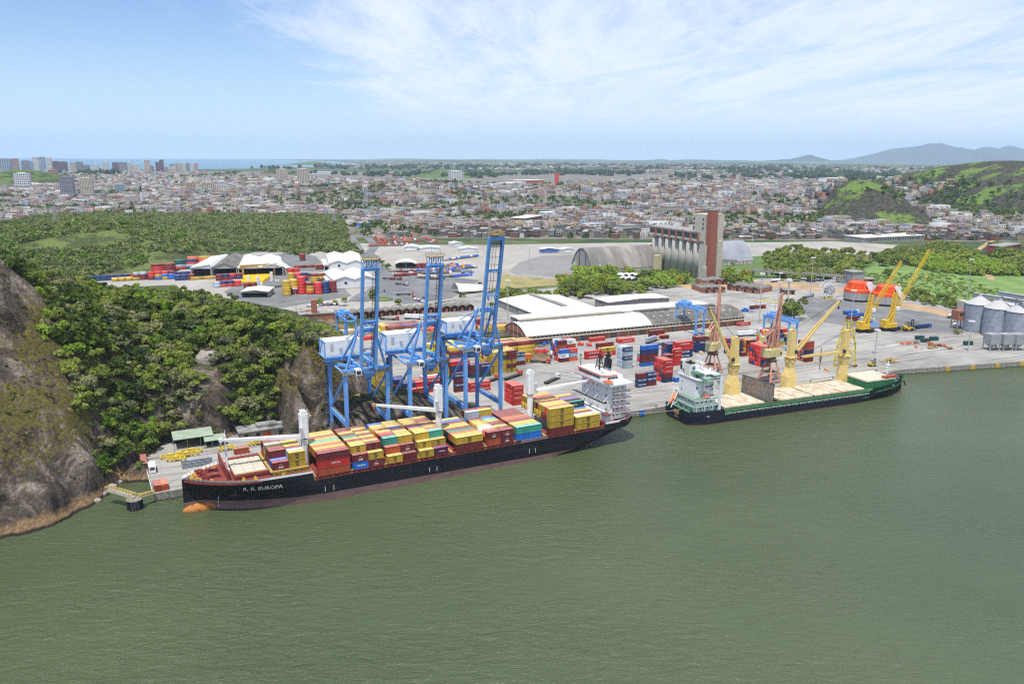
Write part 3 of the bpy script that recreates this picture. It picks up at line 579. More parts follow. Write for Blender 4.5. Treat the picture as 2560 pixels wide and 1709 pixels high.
# superstructure
mb = MB(); mb.box(179.6,-11,9.2,189,11,25.6); mb.box(173.5,-8.5,8,179.6,11,12.5); mb.box(184.5,-7,25.6,190,8,28.2)
mb.build('superstructure', [WHITE], S1)
mb = MB()
for z in (12.6,15.7,18.8,21.9): mb.box(181.2,-13.6,z,191,-11,z+.22).box(181.2,11,z,191,13.6,z+.22).box(189,-12,z,191.4,12,z+.2)
mb.build('side_deck', [WHITE], S1)
mb = MB()
for z in (12.82,15.92,19.02,22.12): mb.box(181.4,-13.4,z,190.8,-11.1,z+.08)
mb.build('deck_covering', [RED], S1)
mb = MB()
for z in (12.8,15.9,19.0,22.1): mb.rail([(181.2,-13.55,z),(191,-13.55,z),(191.2,12,z)],1.05,.045)
mb.rail([(177.4,-13.9,26.35),(190.5,-13.9,26.35)],1.,.05).rail([(178,-9,29.7),(185,-9,29.7),(185,10,29.7)],1.,.05); mb.build('hand_rail', [WHITE], S1)
mb = MB(); mb.prism([(177.4,14.2),(177.4,-10),(178.2,-14.2),(190.6,-14.2),(190.6,14.2)], 25.65, 26.35); mb.prism([(177.4,14.2),(177.2,12),(177.2,-9),(178.2,-14.2),(178.0,-14.2),(177,-9),(177,14.2)],26.35,27.4); mb.build('bridge_deck', [WHITE], S1)
mb = MB(); mb.prism([(177.6,11.5),(177.6,-7),(179.6,-9.5),(184.8,-9.5),(184.8,11.5)], 26.35, 29.4); mb.build('wheelhouse', [WHITE], S1)
mb = MB(); 
for y in np.arange(-6.4,11,1.45): mb.box(177.5,y,27.75,177.61,y+1.15,28.7)
for x in np.arange(180,184.6,1.4): mb.box(x,-9.6,27.75,x+1.1,-9.49,28.7)
mb.build('bridge_window', [GLASS], S1)
mb = MB(); mb.prism([(177.2,11.9),(177.2,-7.2),(179.4,-9.9),(185.2,-9.9),(185.2,11.9)], 29.4, 29.72); mb.box(177.0,1,27.45,177.3,14.2,27.6); mb.box(177.05,-14.2,27.42,180.5,-9.5,27.55); mb.build('red_trim', [ORNG], S1)
mb = MB(); mb.prism([(177.5,11.6),(177.5,-7.0),(179.5,-9.6),(184.9,-9.6),(184.9,11.6)], 29.72, 29.8); mb.build('monkey_island', [WHITE], S1)
wn = MB().box(-.06,-.28,-.4,0,.28,.4).data('porthole', [GLASS])
for z in (10.9,13.9,17.2,20.4,23.5):
    for y in (-9.6,-8.7,-5.5,-2.2,1.2,4.5,8.6): 
        if (int(y*7+z)%3): put('porthole', wn, S1, (179.6,y,z))
    for x in (182.5,184.5,187.2): put('porthole', wn, S1, (x,-11,z), math.pi/2)
mb = MB().box(175.8,-12.6,17.7,177.6,13.2,18.0); mb.build('jib_rest', [BLACK], S1)
mb = MB(); 
for y in (-11.5,-4,4,12): mb.bar((179.6,y,20.8),(176.0,y,18.0),.16); mb.bar((179.6,y,15.6),(176.4,y,17.7),.16)
mb.bar((179.6,-11.2,18.6),(175.9,-11.2,21),.15); mb.rail([(175.9,-12.4,18),(175.9,13,18)],1.,.05); mb.build('rest_bracket', [WHITE], S1)
mb = MB().box(176.5,-13.6,12.4,179.5,-10.2,12.65,0).box(176.5,-13.6,9.3,179.5,-10.2,9.5,0); mb.box(176.6,-13.45,9.5,179.4,-10.3,12.4,1); mb.build('deck_cabin', [RED,M('cabin_glass',(.30,.31,.32),.2,.1)], S1)
# radar mast, funnel, dome
mb = MB()
for x in (180.4,183.2):
    for y in (-1.6,1.8): mb.bar((x,y,29.8),(181.8,.1+y*.35,37.5),.3)
for z in (31.5,33.5,35.5):
    k = (z-29.8)/7.7; a = 1.5*(1-k)+.4; mb.bar((181.8-a,-1.7+k,z),(181.8+a,-1.7+k,z),.2).bar((181.8-a,1.8-k,z),(181.8+a,1.8-k,z),.2).bar((181.8,-2.3+k,z),(181.8,2.4-k,z),.2)
mb.bar((181.8,-3.2,36.5),(181.8,3.4,36.5),.22).tube((181.8,0,37.5),(181.8,0,41),.14,n=6).bar((180.8,-1.2,34.6),(180.8,1.4,34.6),.25)
for y in (-1.4,0,1.3): mb.bar((179.9,y,31),(183.6,y*.4,36),.16)
mb.build('radar_mast', [BLACK], S1)
mb = MB().bar((187.2,1.5,28.2),(187.6,1.5,34.2),2.8,2.4,0,(1,0,0)); mb.tube((186.9,.9,33.8),(188.2,.7,36.2),.55,n=8).tube((187,2.4,33.8),(188.6,2.6,37),.6,n=8).tube((186,-.3,30),(187.4,-.6,34.5),.35,n=8); mb.build('funnel', [BLACK], S1)
mb = MB().lathe([(.05,0),(.7,.1),(1.0,.7),(.95,1.2),(.55,1.75),(.05,1.95)],12,(0,0)); mb.build('radome', [WHITE], S1, (179.6,-5.4,30.2), smooth=True); MB().tube((179.6,-5.4,29.7),(179.6,-5.4,30.3),.25,n=6).build('radome_post', [WHITE], S1)
MB().tube((178.3,10.6,29.7),(178.3,10.6,35.5),.16,n=6).box(178,10,34.9,178.6,11.2,35.3).build('signal_mast', [BLACK], S1)
mb = MB().rail([(180,-13.6,9.3),(185,-13.4,9.3),(190,-11.4,9.3),(193,-9.6,9.3),(193.6,0,9.3),(193,9,9.3)],2.1,.09,every=3.2); mb.build('stern_frame', [WHITE], S1)
mb = MB(); 
for i,(a,b) in enumerate((((176.3,-13.95),(184,-13.95)),((184,-13.95),(188,-12.8)),((188,-12.8),(194,-9.6)))): mb.bar((*a,9.0),(*b,9.0),.2,.8)
mb.build('stern_bulwark', [WHITE], S1)
def boat(nm, L, col, parent, loc, rz=0., pitch=0., cover=True):
    mb = MB(); n = 9; vs = []
    for i in range(n):
        t = i/(n-1); x = (t-.5)*L; w = .17*L*max(.06,math.sin(math.pi*min(1,max(0,t*.94+.03))))**.6
        vs += [(x,-w*.3,-.13*L*.8),(x,-w,.02*L),(x,-w*.75,.10*L*(1 if cover else .4)),(x,0,.155*L*(1 if cover else .3)),(x,w*.75,.10*L*(1 if cover else .4)),(x,w,.02*L),(x,w*.3,-.13*L*.8)]
    mb.add(vs, [(i*7+j,(i+1)*7+j,(i+1)*7+(j+1)%7,i*7+(j+1)%7) for i in range(n-1) for j in range(7)]+[tuple(range(7)),tuple(range((n-1)*7,n*7))[::-1]])
    o = mb.build(nm, [col], parent, loc, rz); o.rotation_euler = (0,pitch,rz); return o
boat('rescue_boat', 6.2, ORNG, S1, (187.5,-10.2,11.4), -.35)
MB().bar((184.5,-11,10),(184.5,-12.2,14.6),.25).bar((190,-9.5,10),(190,-10.5,13.2),.2).bar((184.5,-12,14.4),(187.5,-11.4,13.4),.2).build('davit', [WHITE], S1)
# white pedestal cranes
def ship_crane(x, ring, top, tip, n):
    mb = MB().tube((x,0,7),(x,0,ring-.9),1.35,1.35,14).tube((x,0,ring-.9),(x,0,ring),1.35,1.75,14); mb.build('crane_pedestal', [WHITE], S1)
    MB().tube((x,0,ring),(x,0,ring+.3),1.8,n=16).build('slewing_ring', [BLACK], S1)
    d = 1 if tip[0] > x else -1
    mb = MB(); mb.prism([(x-1.6,-1.2),(x-1.1,-1.6),(x+1.1,-1.6),(x+1.6,-1.2),(x+1.6,1.2),(x+1.1,1.6),(x-1.1,1.6),(x-1.6,1.2)], ring+.3, top-1.2); mb.box(x-1.1,-1.5,top-1.2,x+1.1,-1.0,top).box(x-1.1,1.0,top-1.2,x+1.1,1.5,top).tube((x,-1,top-.6),(x,1,top-.6),.6,n=10)
    mb.build('crane_house', [WHITE], S1)
    MB().box(x+d*1.65-.6,-2.7,ring+3.2,x+d*1.65+.6,-1.5,ring+5.2).build('crane_cab', [paintm('cab_grey',(.5,.5,.5))], S1)
    r = Vector((x+d*1.5,0,ring+.9)); t = Vector(tip)
    mb = MB()
    for y in (-.95,.95): mb.bar(r+Vector((0,y,0)), t+Vector((0,y*.45,0)), .5, 1.35, w2=.4, h2=.7)
    for k in (.12,.3,.48,.66,.84): p = r.lerp(t,k); mb.bar(p+Vector((0,-1+.4*k,.1)),p+Vector((0,1-.4*k,.1)),.5,.5)
    mb.bar(r.lerp(t,.05)+Vector((0,0,.35)), r.lerp(t,.95)+Vector((0,0,.25)), 1.2, .12)
    mb.build('jib', [WHITE], S1)
    MB().box(t.x-.6,-.7,t.z-.6,t.x+.6,.7,t.z+.5).tube((t.x,0,t.z-.6),(t.x,0,t.z-1.8),.3,n=6).build('jib_head', [paintm('head_red',(.55,.25,.2)) if n else WHITE], S1)
    mb = MB()
    for y in (-.6,.6): mb.bar((x,y,top-.3),(t.x,y*.6,t.z+.4),.06)
    mb.build('hoist_cable', [BLACK], S1)
ship_crane(45.1,19.0,30.2,(14.4,0,23.2),0); ship_crane(101.3,21.6,33.2,(73.4,0,28.4),1); ship_crane(145.2,23.2,34.2,(175.6,0,25.6),1)
# name and draught marks on the hull
letter('hull_name', 'R. R. EUROPA', 2.15, lambda u, v: (26.2+u*1.05, -(hw1(26.2+u*1.05,6.75+v)+.07), 6.75+v), M('letter_white',(.75,.74,.70),.6,.1), S1)
mb = MB()
for s in (48.5,51.8,91,94.2,137,140): mb.add([(s,-HB-.06,1.6),(s+.2,-HB-.06,1.6),(s+.2,-HB-.06,3.6),(s,-HB-.06,3.6)],[(0,1,2,3)])
for z in np.arange(-1.4,3.4,.62): mb.add([(11.4+.0*z,-hw1(11.4,z)-.08,z),(11.75,-hw1(11.75,z)-.08,z),(11.75,-hw1(11.75,z+.3)-.08,z+.3),(11.4,-hw1(11.4,z+.3)-.08,z+.3)],[(0,1,2,3)])
mb.build('draught_mark', [M('letter_white',(.75,.74,.70))], S1)
mb = MB(); mb.bar((17,-hw1(17,5.6)-.25,6.2),(17,-hw1(17,3.8)-.3,3.6),.5,.4).bar((15.6,-hw1(15.6,4)-.3,4.0),(18.4,-hw1(18.4,4)-.3,4.0),.4,.5); mb.build('anchor', [M('anchor_rust',(.10,.05,.03),.8,.4)], S1)
# ---------------------------------------------------------------- containers
CC = {'yellow':('#ac8e33',(.70,.53,.19)),'maroon':('#682a2a',(.36,.15,.13)),'red':('#b9332f',(.62,.20,.16)),'navy':('#223763',(.11,.14,.27)),'blue':('#2564b4',(.22,.28,.62)),'teal':('#3f8f7c',(.26,.55,.45)),'grey':('#98a4ae',(.55,.58,.60)),
      'orange':('#cc5a34',(.68,.26,.16)),'white':('#e2e4e2',(.78,.79,.78)),'rust brown':('#9c4a2e',(.46,.20,.14)),'dark green':('#1e4a40',(.15,.32,.26)),'purple':('#5a2340',(.30,.13,.24)),'lime':('#b7c21f',(.75,.78,.35)),'pale blue':('#7da7c4',(.48,.60,.70))}
CM = {}; LM = {}
def cmat(c): 
    p, r = CC[c]; a = M('paint_'+c.replace(' ','_'), p, .55, .25, .5, dirt=tuple(x*.45 for x in lin(p)), dscale=.5, dthr=.64, rnd=.13, stretch=(1,1,.5)); b = M('roof_'+c.replace(' ','_'), r, .65, .2, .45, dirt=(.30,.15,.08), dscale=.45, dthr=.66, rnd=.12); return a, b
def cmesh(L, Hc, c):
    k = (L,Hc,c)
    if k in CM: return CM[k]
    mb = MB(); h, w = L/2, 1.219; d = .07; n = int(L/.85)
    for sd in (-1,1):                                                       # corrugated sides
        xs = [-h+.22]; ys = [w]; st_ = (L-.44)/n
        for i in range(n): x = -h+.22+i*st_; xs += [x+st_*.28,x+st_*.42,x+st_*.78,x+st_*.95]; ys += [w,w-d,w-d,w]
        xs.append(h-.22); ys.append(w); vs = [(x,sd*y,z) for z in (.16,Hc-.14) for x, y in zip(xs,ys)]; m = len(xs)
        mb.add(vs, [((i,i+1,m+i+1,m+i) if sd < 0 else (i+1,i,m+i,m+i+1)) for i in range(m-1)], 0)
        mb.box(-h,sd*w-.05,0,h,sd*w+.05,.17).box(-h,sd*w-.05,Hc-.15,h,sd*w+.05,Hc)
        for x in (-h,h-.22): mb.box(x,sd*w-.06,.17,x+.22,sd*w+.06,Hc-.15)
    mb.add([(-h,-w,Hc-.03),(h,-w,Hc-.03),(h,w,Hc-.03),(-h,w,Hc-.03)], [(0,1,2,3)], 1)
    for i in range(int(L/1.5)): x = -h+.4+i*1.5; mb.box(x,-w+.12,Hc-.03,x+.75,w-.12,Hc+.005,1)
    for x, o in ((-h,-1),(h,1)):                                                # door end and blank end
        q = [(x-o*.03,-w,.1),(x-o*.03,w,.1),(x-o*.03,w,Hc-.1),(x-o*.03,-w,Hc-.1)]; mb.add(q if o > 0 else q[::-1],[(0,1,2,3)],0); mb.box(min(x,x-o*.06),-w,0,max(x,x-o*.06),w,.16); mb.box(min(x,x-o*.06),-w,Hc-.14,max(x,x-o*.06),w,Hc)
        for y in ((-.8,-.35,.35,.8) if o < 0 else ()): mb.box(x-.05,y-.03,.2,x+.02,y+.03,Hc-.2)
        mb.box(x-.02 if o < 0 else x-.04,-.03,.1,x+.02 if o > 0 else x+.02,.03,Hc-.1,2)
    mb.add([(-h,-w,.05),(h,-w,.05),(h,w,.05),(-h,w,.05)],[(3,2,1,0)],2)
    CM[k] = mb.data('shipping_container', [*cmat(c), DARK]); return CM[k]
LW = M('letter_white',(.75,.74,.70)); LK = M('letter_black',(.02,.02,.02),.7,0); LB = M('letter_blue',(.06,.12,.42),.6,0); LG = M('letter_green',(.12,.42,.10),.6,0)
STYLE = {'msc':[('m',2.3,0,1.95,LK),('sc',1.75,0,.85,LK)],'zim':[('***',1.0,0,1.75,LW),('ZIM',1.3,0,.85,LW)],'ham':[('HAMBURG SUD',1.05,-.1,1.35,LW)],'cma':[('CMA CGM',1.5,0,1.35,LW)],'login':[('log-',2.1,-1.5,1.35,LB),('in',2.1,1.2,1.35,LG)],'maersk':[('MAERSK',1.1,.5,1.35,LW)],'cap':[('CAPITAL',.9,.6,1.4,LW)]}
def lmesh(st_, L, k):
    kk = (st_,L,k)
    if kk in LM: return LM[kk]
    s, size, ux, vz, m = STYLE[st_][k]
    if L < 8: size *= .82 if st_ not in ('ham',) else .58
    v, f = text_data(s, size); mb = MB(); mb.add([(a+ux*(.6 if L < 8 else 1),-1.285,b+vz) for a, b in v], f)
    if k == 0 and st_ in ('ham','cma'):
        mb.add([(-6.11 if L > 8 else -3.05, y0, z) for y0, z in ((.2,1.5),(.85,1.5),(.85,2.1),(.2,2.1))],[(0,1,2,3)])
    LM[kk] = mb.data('lettering', [m]); return LM[kk]
CALL = []; CSTUFF = []
def container(M4, L, c, label, group, style=None, hc=False, single=True, show=(1,1,1)):
    """M4: world matrix of the box's bottom centre; show: whether its top, water side and left end can be seen"""
    p = M4.translation; d = (p-Vector((0,0,EYE))).length; h = 2.9 if hc else 2.59
    area = (show[0]*L*2.44*.3+show[1]*L*h*.85+show[2]*2.44*h*.4)/d**2*1e5*(1.6 if style else 1)
    CALL.append((area if single else 0, M4, L, c, label, group, style, hc))
def flush_containers(n):
    """the N that show largest stand one by one, the rest go into one mesh"""
    CALL.sort(key=lambda q: -q[0]); seen = {}
    for k, (area, M4, L, c, label, group, style, hc) in enumerate(CALL):
        h = 2.9 if hc else 2.59
        if k >= n: CSTUFF.append((M4, L, c, h)); continue
        o = put('shipping_container', cmesh(L, h, c)); o.matrix_world = M4; seen[label] = seen.get(label,0)+1; tag(o, label, 'container', group)
        if style:
            for j in range(len(STYLE[style])): put('lettering', lmesh(style, L, j), o)
def fr(o, a): return Matrix.Translation(o)@Matrix.Rotation(a,4,'Z')
ORD = ['first','second','third','fourth','fifth','sixth','seventh','eighth','ninth','tenth','eleventh','twelfth']
TIER = lambda t, n: 'only tier' if n == 1 else ('top tier' if t == n-1 else ('bottom tier' if t == 0 else ORD[t]+' tier up'))
S1M = fr((-119.7,279.1,2.1), S1A)
WT = ['yellow']*52+['maroon']*28+['rust brown']*7+['orange']*6+['teal']*4+['blue']*2+['dark green']*2+['grey']*2+['navy']*2+['red']*3+['purple']
# bays: (start, halves, base z, rows, [tiers of the rows from the water side], fixed colours {(half,row,tier)})
BAYS = [(30.4,2,12.0,8,{0:[1,2],1:[1,2]},{(0,0,0):('maroon','zim'),(0,1,0):('blue',None),(1,0,0):('yellow','msc'),(1,0,1):('yellow','msc'),(1,1,1):('grey',None),(0,2,1):('maroon',None),(0,2,0):('maroon',None),(0,3,1):('maroon',None)}),
 (46.5,1,8.05,10,{},{(0,0,0):('rust brown',None),(0,0,1):('red','cap'),(0,0,2):('maroon',None),(0,1,2):('rust brown',None),(0,2,2):('yellow',None),(0,3,2):('orange',None),(0,4,2):('yellow',None),(0,5,2):('teal',None),(0,6,2):('yellow',None)}),
 (59.9,2,8.05,10,{0:[2,2],1:[3]*2},{(0,0,0):('blue','maersk'),(0,0,1):('maroon','zim'),(1,0,0):('maroon','zim'),(1,0,1):('yellow','msc'),(0,1,2):('yellow','msc'),(1,1,2):('maroon','msc')}),
 (73.9,2,8.05,10,{},{(0,0,0):('yellow','msc'),(1,0,0):('maroon',None),(0,1,1):('rust brown',None),(1,1,1):('maroon','zim'),(0,2,2):('teal',None),(1,3,2):('yellow',None)}),
 (87.3,2,8.05,10,{},{(0,0,0):('yellow','msc'),(1,0,0):('purple','cap'),(0,1,1):('yellow','msc'),(1,1,1):('yellow','msc'),(1,2,2):('teal',None)}),
 (103.1,1,8.05,10,{},{(0,0,0):('maroon',None),(0,0,1):('yellow','msc'),(0,1,1):('yellow',None),(0,2,1):('orange',None),(0,3,1):('dark green',None),(0,4,1):('maroon',None)}),
 (117.4,2,8.05,10,{},{(0,0,0):('rust brown',None),(0,0,1):('maroon','zim'),(1,0,0):('maroon','zim'),(1,0,1):('maroon','zim')}),
 (131.2,1,8.05,10,{},{(0,0,0):('blue',None),(0,0,1):('teal',None),(0,1,1):('yellow',None),(0,2,1):('yellow',None),(0,3,1):('maroon',None),(0,4,1):('rust brown',None),(0,5,1):('orange',None),(0,6,1):('maroon',None),(0,7,1):('maroon',None),(0,8,1):('maroon',None),(0,9,1):('maroon',None)}),
 (147.4,1,8.05,10,{},{(0,0,0):('maroon',None),(0,0,1):('yellow','msc'),(0,0,2):('yellow','msc'),(0,0,3):('yellow','msc'),(0,1,3):('orange',None),(0,2,3):('yellow',None)}),
 (161.2,1,8.05,10,{},{(0,0,0):('yellow','msc'),(0,0,1):('yellow','msc'),(0,1,1):('grey',None),(0,2,1):('maroon',None),(0,3,1):('yellow',None),(0,4,1):('blue',None),(0,5,2):('dark green','cap'),(0,6,2):('maroon',None),(0,7,2):('blue',None),(0,8,2):('maroon',None),(0,9,2):('yellow',None)})]
HT = {0:lambda h,r: (1 if r < 2 else 2) if h == 0 else 2, 1:lambda h,r: 3, 2:lambda h,r: 2 if r == 0 else 3, 3:lambda h,r: (1,2)[r] if r < 2 else 3, 4:lambda h,r: (1,2)[r] if r < 2 else 3, 5:lambda h,r: 2, 6:lambda h,r: 2 if r < 8 else 3, 7:lambda h,r: 2, 8:lambda h,r: 4, 9:lambda h,r: 2 if r < 5 else 3}
cr_ = random.Random(11); prev = {}
for b, (s0, halves, zb, rows, _, fix) in enumerate(BAYS):
    for h in range(halves):
        L = 12.19 if halves == 1 else 6.06; xc = s0+L/2+h*6.16; cur = {}
        for r in range(rows):
            n = HT[b](h,r); y = (-12.35 if rows == 10 else -9.6)+r*2.56+(.0 if rows == 10 else .3)
            if b == 6 and r in (3,4,5): n = 2
            cur[r] = n
            for t in range(n):
                ex = t == n-1 or r == 0 or (r > 0 and cur[r-1] <= t) or prev.get(r,0) < t+(1 if b in (1,5,8) else 0) or (prev.get(r,0) <= t)
                if not ex: continue
                c, stl = fix.get((h,r,t), (cr_.choice(WT), None)) if not (b == 6 and h == 0 and r in (2,3) and t == 1) else ('white', None)
                pl = 'first bay from the bow' if b == 0 else ('last bay before the superstructure' if b == 9 else ORD[b]+' bay from the bow')
                hf = '' if halves == 1 else (' forward half,' if h == 0 else ' aft half,')
                rw = 'water side row' if r == 0 else ('quay side row' if r == rows-1 else ORD[r]+' row from water')
                container(S1M@Matrix.Translation((xc,y,zb+t*2.87+(.35 if r else 0)*(b > 0)*.0)), L, c, f'{c} container, {pl},{hf} {rw}, {TIER(t,n)}', 'containers stacked on the black container ship', stl, True, True, (t == n-1, r == 0 or cur[r-1] <= t, prev.get(r,0) <= t))
        prev = cur
# ---------------------------------------------------------------- ship-to-shore cranes
QA = math.radians(27.); QO = Vector((60.3,392.9,0)); QE = Vector((math.cos(QA),math.sin(QA),0)); QN = Vector((-math.sin(QA),math.cos(QA),0))
def Q(s, n, z=3.): p = QO+QE*s+QN*n; p.z = z; return p
LADY = M('handrail_yellow', (.34,.26,.08), .6, .2)
def sts(sc, label, top, boomtip, hw, house, crown, big):
    T = thing('quay_crane', label, 'crane', Q(sc,0), QA, 'blue ship-to-shore cranes with raised booms'); z0 = 3.; tp = top-3
    fy, ry = 4.5, 30.5
    for x in (-hw,hw):
        for y in (fy,ry): 
            o = MB().bar((x,y,2.6),(x,y,tp-1.),1.25,1.7,0,(0,1,0),w2=1.6).build('leg', [BLUE], T)
        MB().bar((x,fy,13.2),(x,ry,13.2),1.2,2.0).build('portal_beam', [BLUE], T)
        MB().rail([(x,fy,14.2),(x,ry,14.2)],1.1,.07).build('hand_rail', [LADY], T)
        MB().tube((x,fy,tp-3.2),(x,ry,13.6),.55,n=10).build('brace', [BLUE], T); MB().tube((x,fy,tp-2.2),(x,ry,tp-2.0),.5,n=10).build('upper_strut', [BLUE], T)
    for y in (fy,ry):
        MB().box(-hw-1.5,y-.8,1.5,hw+1.5,y+.8,3.3).build('sill_beam', [BLUE], T)
        mb = MB()
        for x in (-hw-1,-hw+3,hw-3,hw+1): mb.box(x-1.4,y-.55,.55,x+1.4,y+.55,1.5); 
        mb.build('bogie', [BLUE], T)
        mb = MB()
        for x in (-hw-1,-hw+3,hw-3,hw+1):
            for dx in (-.8,.8): mb.tube((x+dx,y-.3,.4),(x+dx,y+.3,.4),.4,n=10)
        mb.build('wheel', [BLACK], T)
        MB().box(-hw-.8,y-.85,tp-2.4,hw+.8,y+.85,tp-.1).build('cross_beam', [BLUE], T)
        MB().rail([(-hw-1.6,y-1.7,tp-2.0),(hw+1.6,y-1.7,tp-2.0),(hw+1.6,y+1.7,tp-2.),(-hw-1.6,y+1.7,tp-2.)],1.2,.07,closed=True).box(-hw-1.6,y-1.75,tp-2.1,hw+1.6,y-.9,tp-2.0).build('walkway', [LADY], T)
    for x in (-3.3,3.3):
        MB().bar((x,.4,tp+.6),(x,40,tp+.6),1.1,1.9).build('trolley_girder', [BLUE], T)
        ax = x*1.1
        MB().tube((math.copysign(hw-.6,x),fy,tp),(ax,2.6,tp+16.3),.55,n=10).build('pylon_leg', [BLUE], T)
        MB().tube((ax,2.6,tp+16.3),(math.copysign(hw-2.2,x),17,tp+1.2),.55,n=10).build('back_strut', [BLUE], T)
        MB().bar((ax,2.6,tp+16.2),(x,38,tp+3.0),.35).build('back_stay', [BLUE], T)
        MB().bar((ax,2.6,tp+16.2),(x,30,tp+10.8),.3).build('house_stay', [BLUE], T)
        MB().bar((x,fy,tp),(math.copysign(hw-.5,x),fy+13,tp-.8),1.0,1.2).build('deck_beam', [BLUE], T)
    MB().bar((-4,2.6,tp+16),(4,2.6,tp+16),.8).box(-4,1.8,tp+16.4,4,3.6,tp+16.6).rail([(-4,1.8,tp+16.6),(4,1.8,tp+16.6)],1.1,.06).tube((-3.6,2.6,tp+17),(3.6,2.6,tp+17),.45,n=8).build('apex_beam', [BLUE], T)
    # raised boom
    a0 = Vector((0,1.2,tp+.4)); a1 = Vector((0,boomtip[0],boomtip[1]-3)); up = Vector((0,-1,.15))
    for x in (-3.1,3.1): MB().bar(a0+Vector((x,0,0)), a1+Vector((x,0,0)), 1.15, 1.6, 0, up).build('boom_girder', [BLUE], T)
    ks = ((.08,.55),(.20,.5),(.46,1.1),(.985,1.2)) if not big else ((.06,.8),(.33,1.1),(.70,1.1),(.985,1.6))
    for k, h in ks: p = a0.lerp(a1,k); MB().bar(p+Vector((-3,0,0)),p+Vector((3,0,0)),h,h).build('boom_tie', [BLUE], T)
    mb = MB(); n = 26
    for i in range(n):
        k0, k1 = .04+.92*i/n, .04+.92*(i+1)/n; p, q = a0.lerp(a1,k0), a0.lerp(a1,k1)
        for x in ((1.25,2.25) if not big else (-.9,.5)): mb.bar(p+Vector((x,.3,0)), q+Vector((x,.3,0)), .14)
        if i%2 == 0 or not big: mb.bar(p+Vector((.6 if not big else -2.6,.3,0)), p+Vector((2.4,.3,0)), .09 if not big else .13)
        if not big: mb.bar(p+Vector((1.25,.3,0)), q+Vector((2.25,.3,0)), .08)
    mb.build('boom_ladder', [BLACK], T)
    pm = MB(); p = a0.lerp(a1,.46); pm.box(-2.6,p.y-1.6,p.z+.8,2.6,p.y+1,p.z+1.0).rail([(-2.6,p.y-1.6,p.z+1),(2.6,p.y-1.6,p.z+1)],1.,.05)
    for x in (-1.6,1.6): pm.tube((x-.3,p.y-1.0,p.z-.3),(x+.3,p.y-1.0,p.z-.3),.75,n=10)
    pm.build('trolley_sheave', [BLUE], T)
    t = a1
    if crown:
        mb = MB()
        for x in (-3,-1,1,3):
            for y in (-1.4,1.4): mb.bar((x,t.y+y,t.z),(x,t.y+y,t.z+3.2),.28)
        for y in (-1.4,1.4):
            for z in (0,3.2): mb.bar((-3.3,t.y+y,t.z+z),(3.3,t.y+y,t.z+z),.35)
            for x in (-3,-1,1): mb.bar((x,t.y+y,t.z),(x+2,t.y+y,t.z+3.2),.18)
        mb.build('crown_truss', [BLUE], T); MB().box(-3.4,t.y-2,t.z+3.3,3.4,t.y+2,t.z+3.45).rail([(-3.4,t.y-2,t.z+3.4),(3.4,t.y-2,t.z+3.4),(3.4,t.y+2,t.z+3.4),(-3.4,t.y+2,t.z+3.4)],1.3,.07,closed=True).build('crown_platform', [LADY], T)
    else:
        MB().box(-3.4,t.y-2.,t.z+.9,3.4,t.y+2,t.z+1.1).rail([(-3.4,t.y-2,t.z+1.1),(3.4,t.y-2,t.z+1.1),(3.4,t.y+2,t.z+1.1),(-3.4,t.y+2,t.z+1.1)],1.4,.08,closed=True).box(-2.6,t.y-.8,t.z+1.1,-1.2,t.y+.8,t.z+2).box(1.2,t.y-.8,t.z+1.1,2.6,t.y+.8,t.z+2).build('crown_platform', [LADY], T)
        mb = MB()
        for i in range(12): mb.bar((-2.4+i*.44,t.y+.2,t.z-.6),(-2.4+i*.44,t.y+.8,t.z-4.6),.16)
        for k in range(5): mb.bar((-2.5,t.y+.3,t.z-.8-k*.9),(2.5,t.y+.3,t.z-.8-k*.9),.16)
        mb.build('cable_screen', [BLACK], T)
    x0, x1, y0, y1, za, zb = house
    mb = MB().box(x0,y0,za,x1,y1,zb)
    mb.build('machinery_house', [WHITE], T)
    mb = MB().box(x0-.6,y0-1.2,za-.5,x1+.6,y1+1.2,za-.02); mb.box(x0-.3,y0-.3,za-2.2,x1+.3,y0+.9,za-.5); mb.build('house_base', [BLUE], T)
    mb = MB(); 
    for y in (y0,y1): mb.bar((x0-.12,y,za),(x0-.12,y,zb),.35)
    mb.bar((x0-.12,y0,za),(x0-.12,(y0+y1)/2,zb),.3).bar((x0-.12,y1,za),(x0-.12,(y0+y1)/2,zb),.3).bar((x0-.12,y0,zb-.2),(x0-.12,y1,zb-.2),.3)
    mb.build('house_frame', [BLUE], T); MB().box(x0+2.4,y0-.08,za+2.2,x0+3.8,y0,zb-1,0).box(x0+6.2,y0-.5,za+2.6,x0+7.4,y0,za+3.8).build('vent', [paintm('cab_grey',(.5,.5,.5))], T)
    MB().rail([(x0-.6,y0-1.1,za-.3),(x1+.6,y0-1.1,za-.3)],1.2,.07).rail([(x0,y0,zb),(x1,y0,zb),(x1,y1,zb),(x0,y1,zb)],1.,.05,closed=True).build('hand_rail', [LADY], T)
    cx = -4.7; MB().box(cx-1.2,-.6,tp-1.9,cx+1.2,2.4,tp+.7).build('operator_cab', [WHITE], T); MB().box(cx-.9,-.68,tp-1.5,cx+.9,-.6,tp+.1).box(cx-1.28,-.3,tp-1.5,cx-1.2,2,tp+.1).build('cab_window', [GLASS], T)
    mb = MB().bar((-hw-1.5,ry,3),(-hw-1.5,ry,tp-4),.7,.7)
    for z in np.arange(6,tp-6,5.): mb.box(-hw-2.6,ry-.8,z,-hw-1,ry+.8,z+.15)
    mb.build('elevator_shaft', [M('shaft_dark',(.05,.08,.14),.6,.2)], T)
    MB().box(-2.2,-.5,tp-3.2,2.2,1.5,tp-1.2).box(-.9,0,tp-4.4,.9,1.2,tp-3.2).build('hinge_machinery', [M('machinery_blue',(.05,.13,.32),.6,.3)], T)
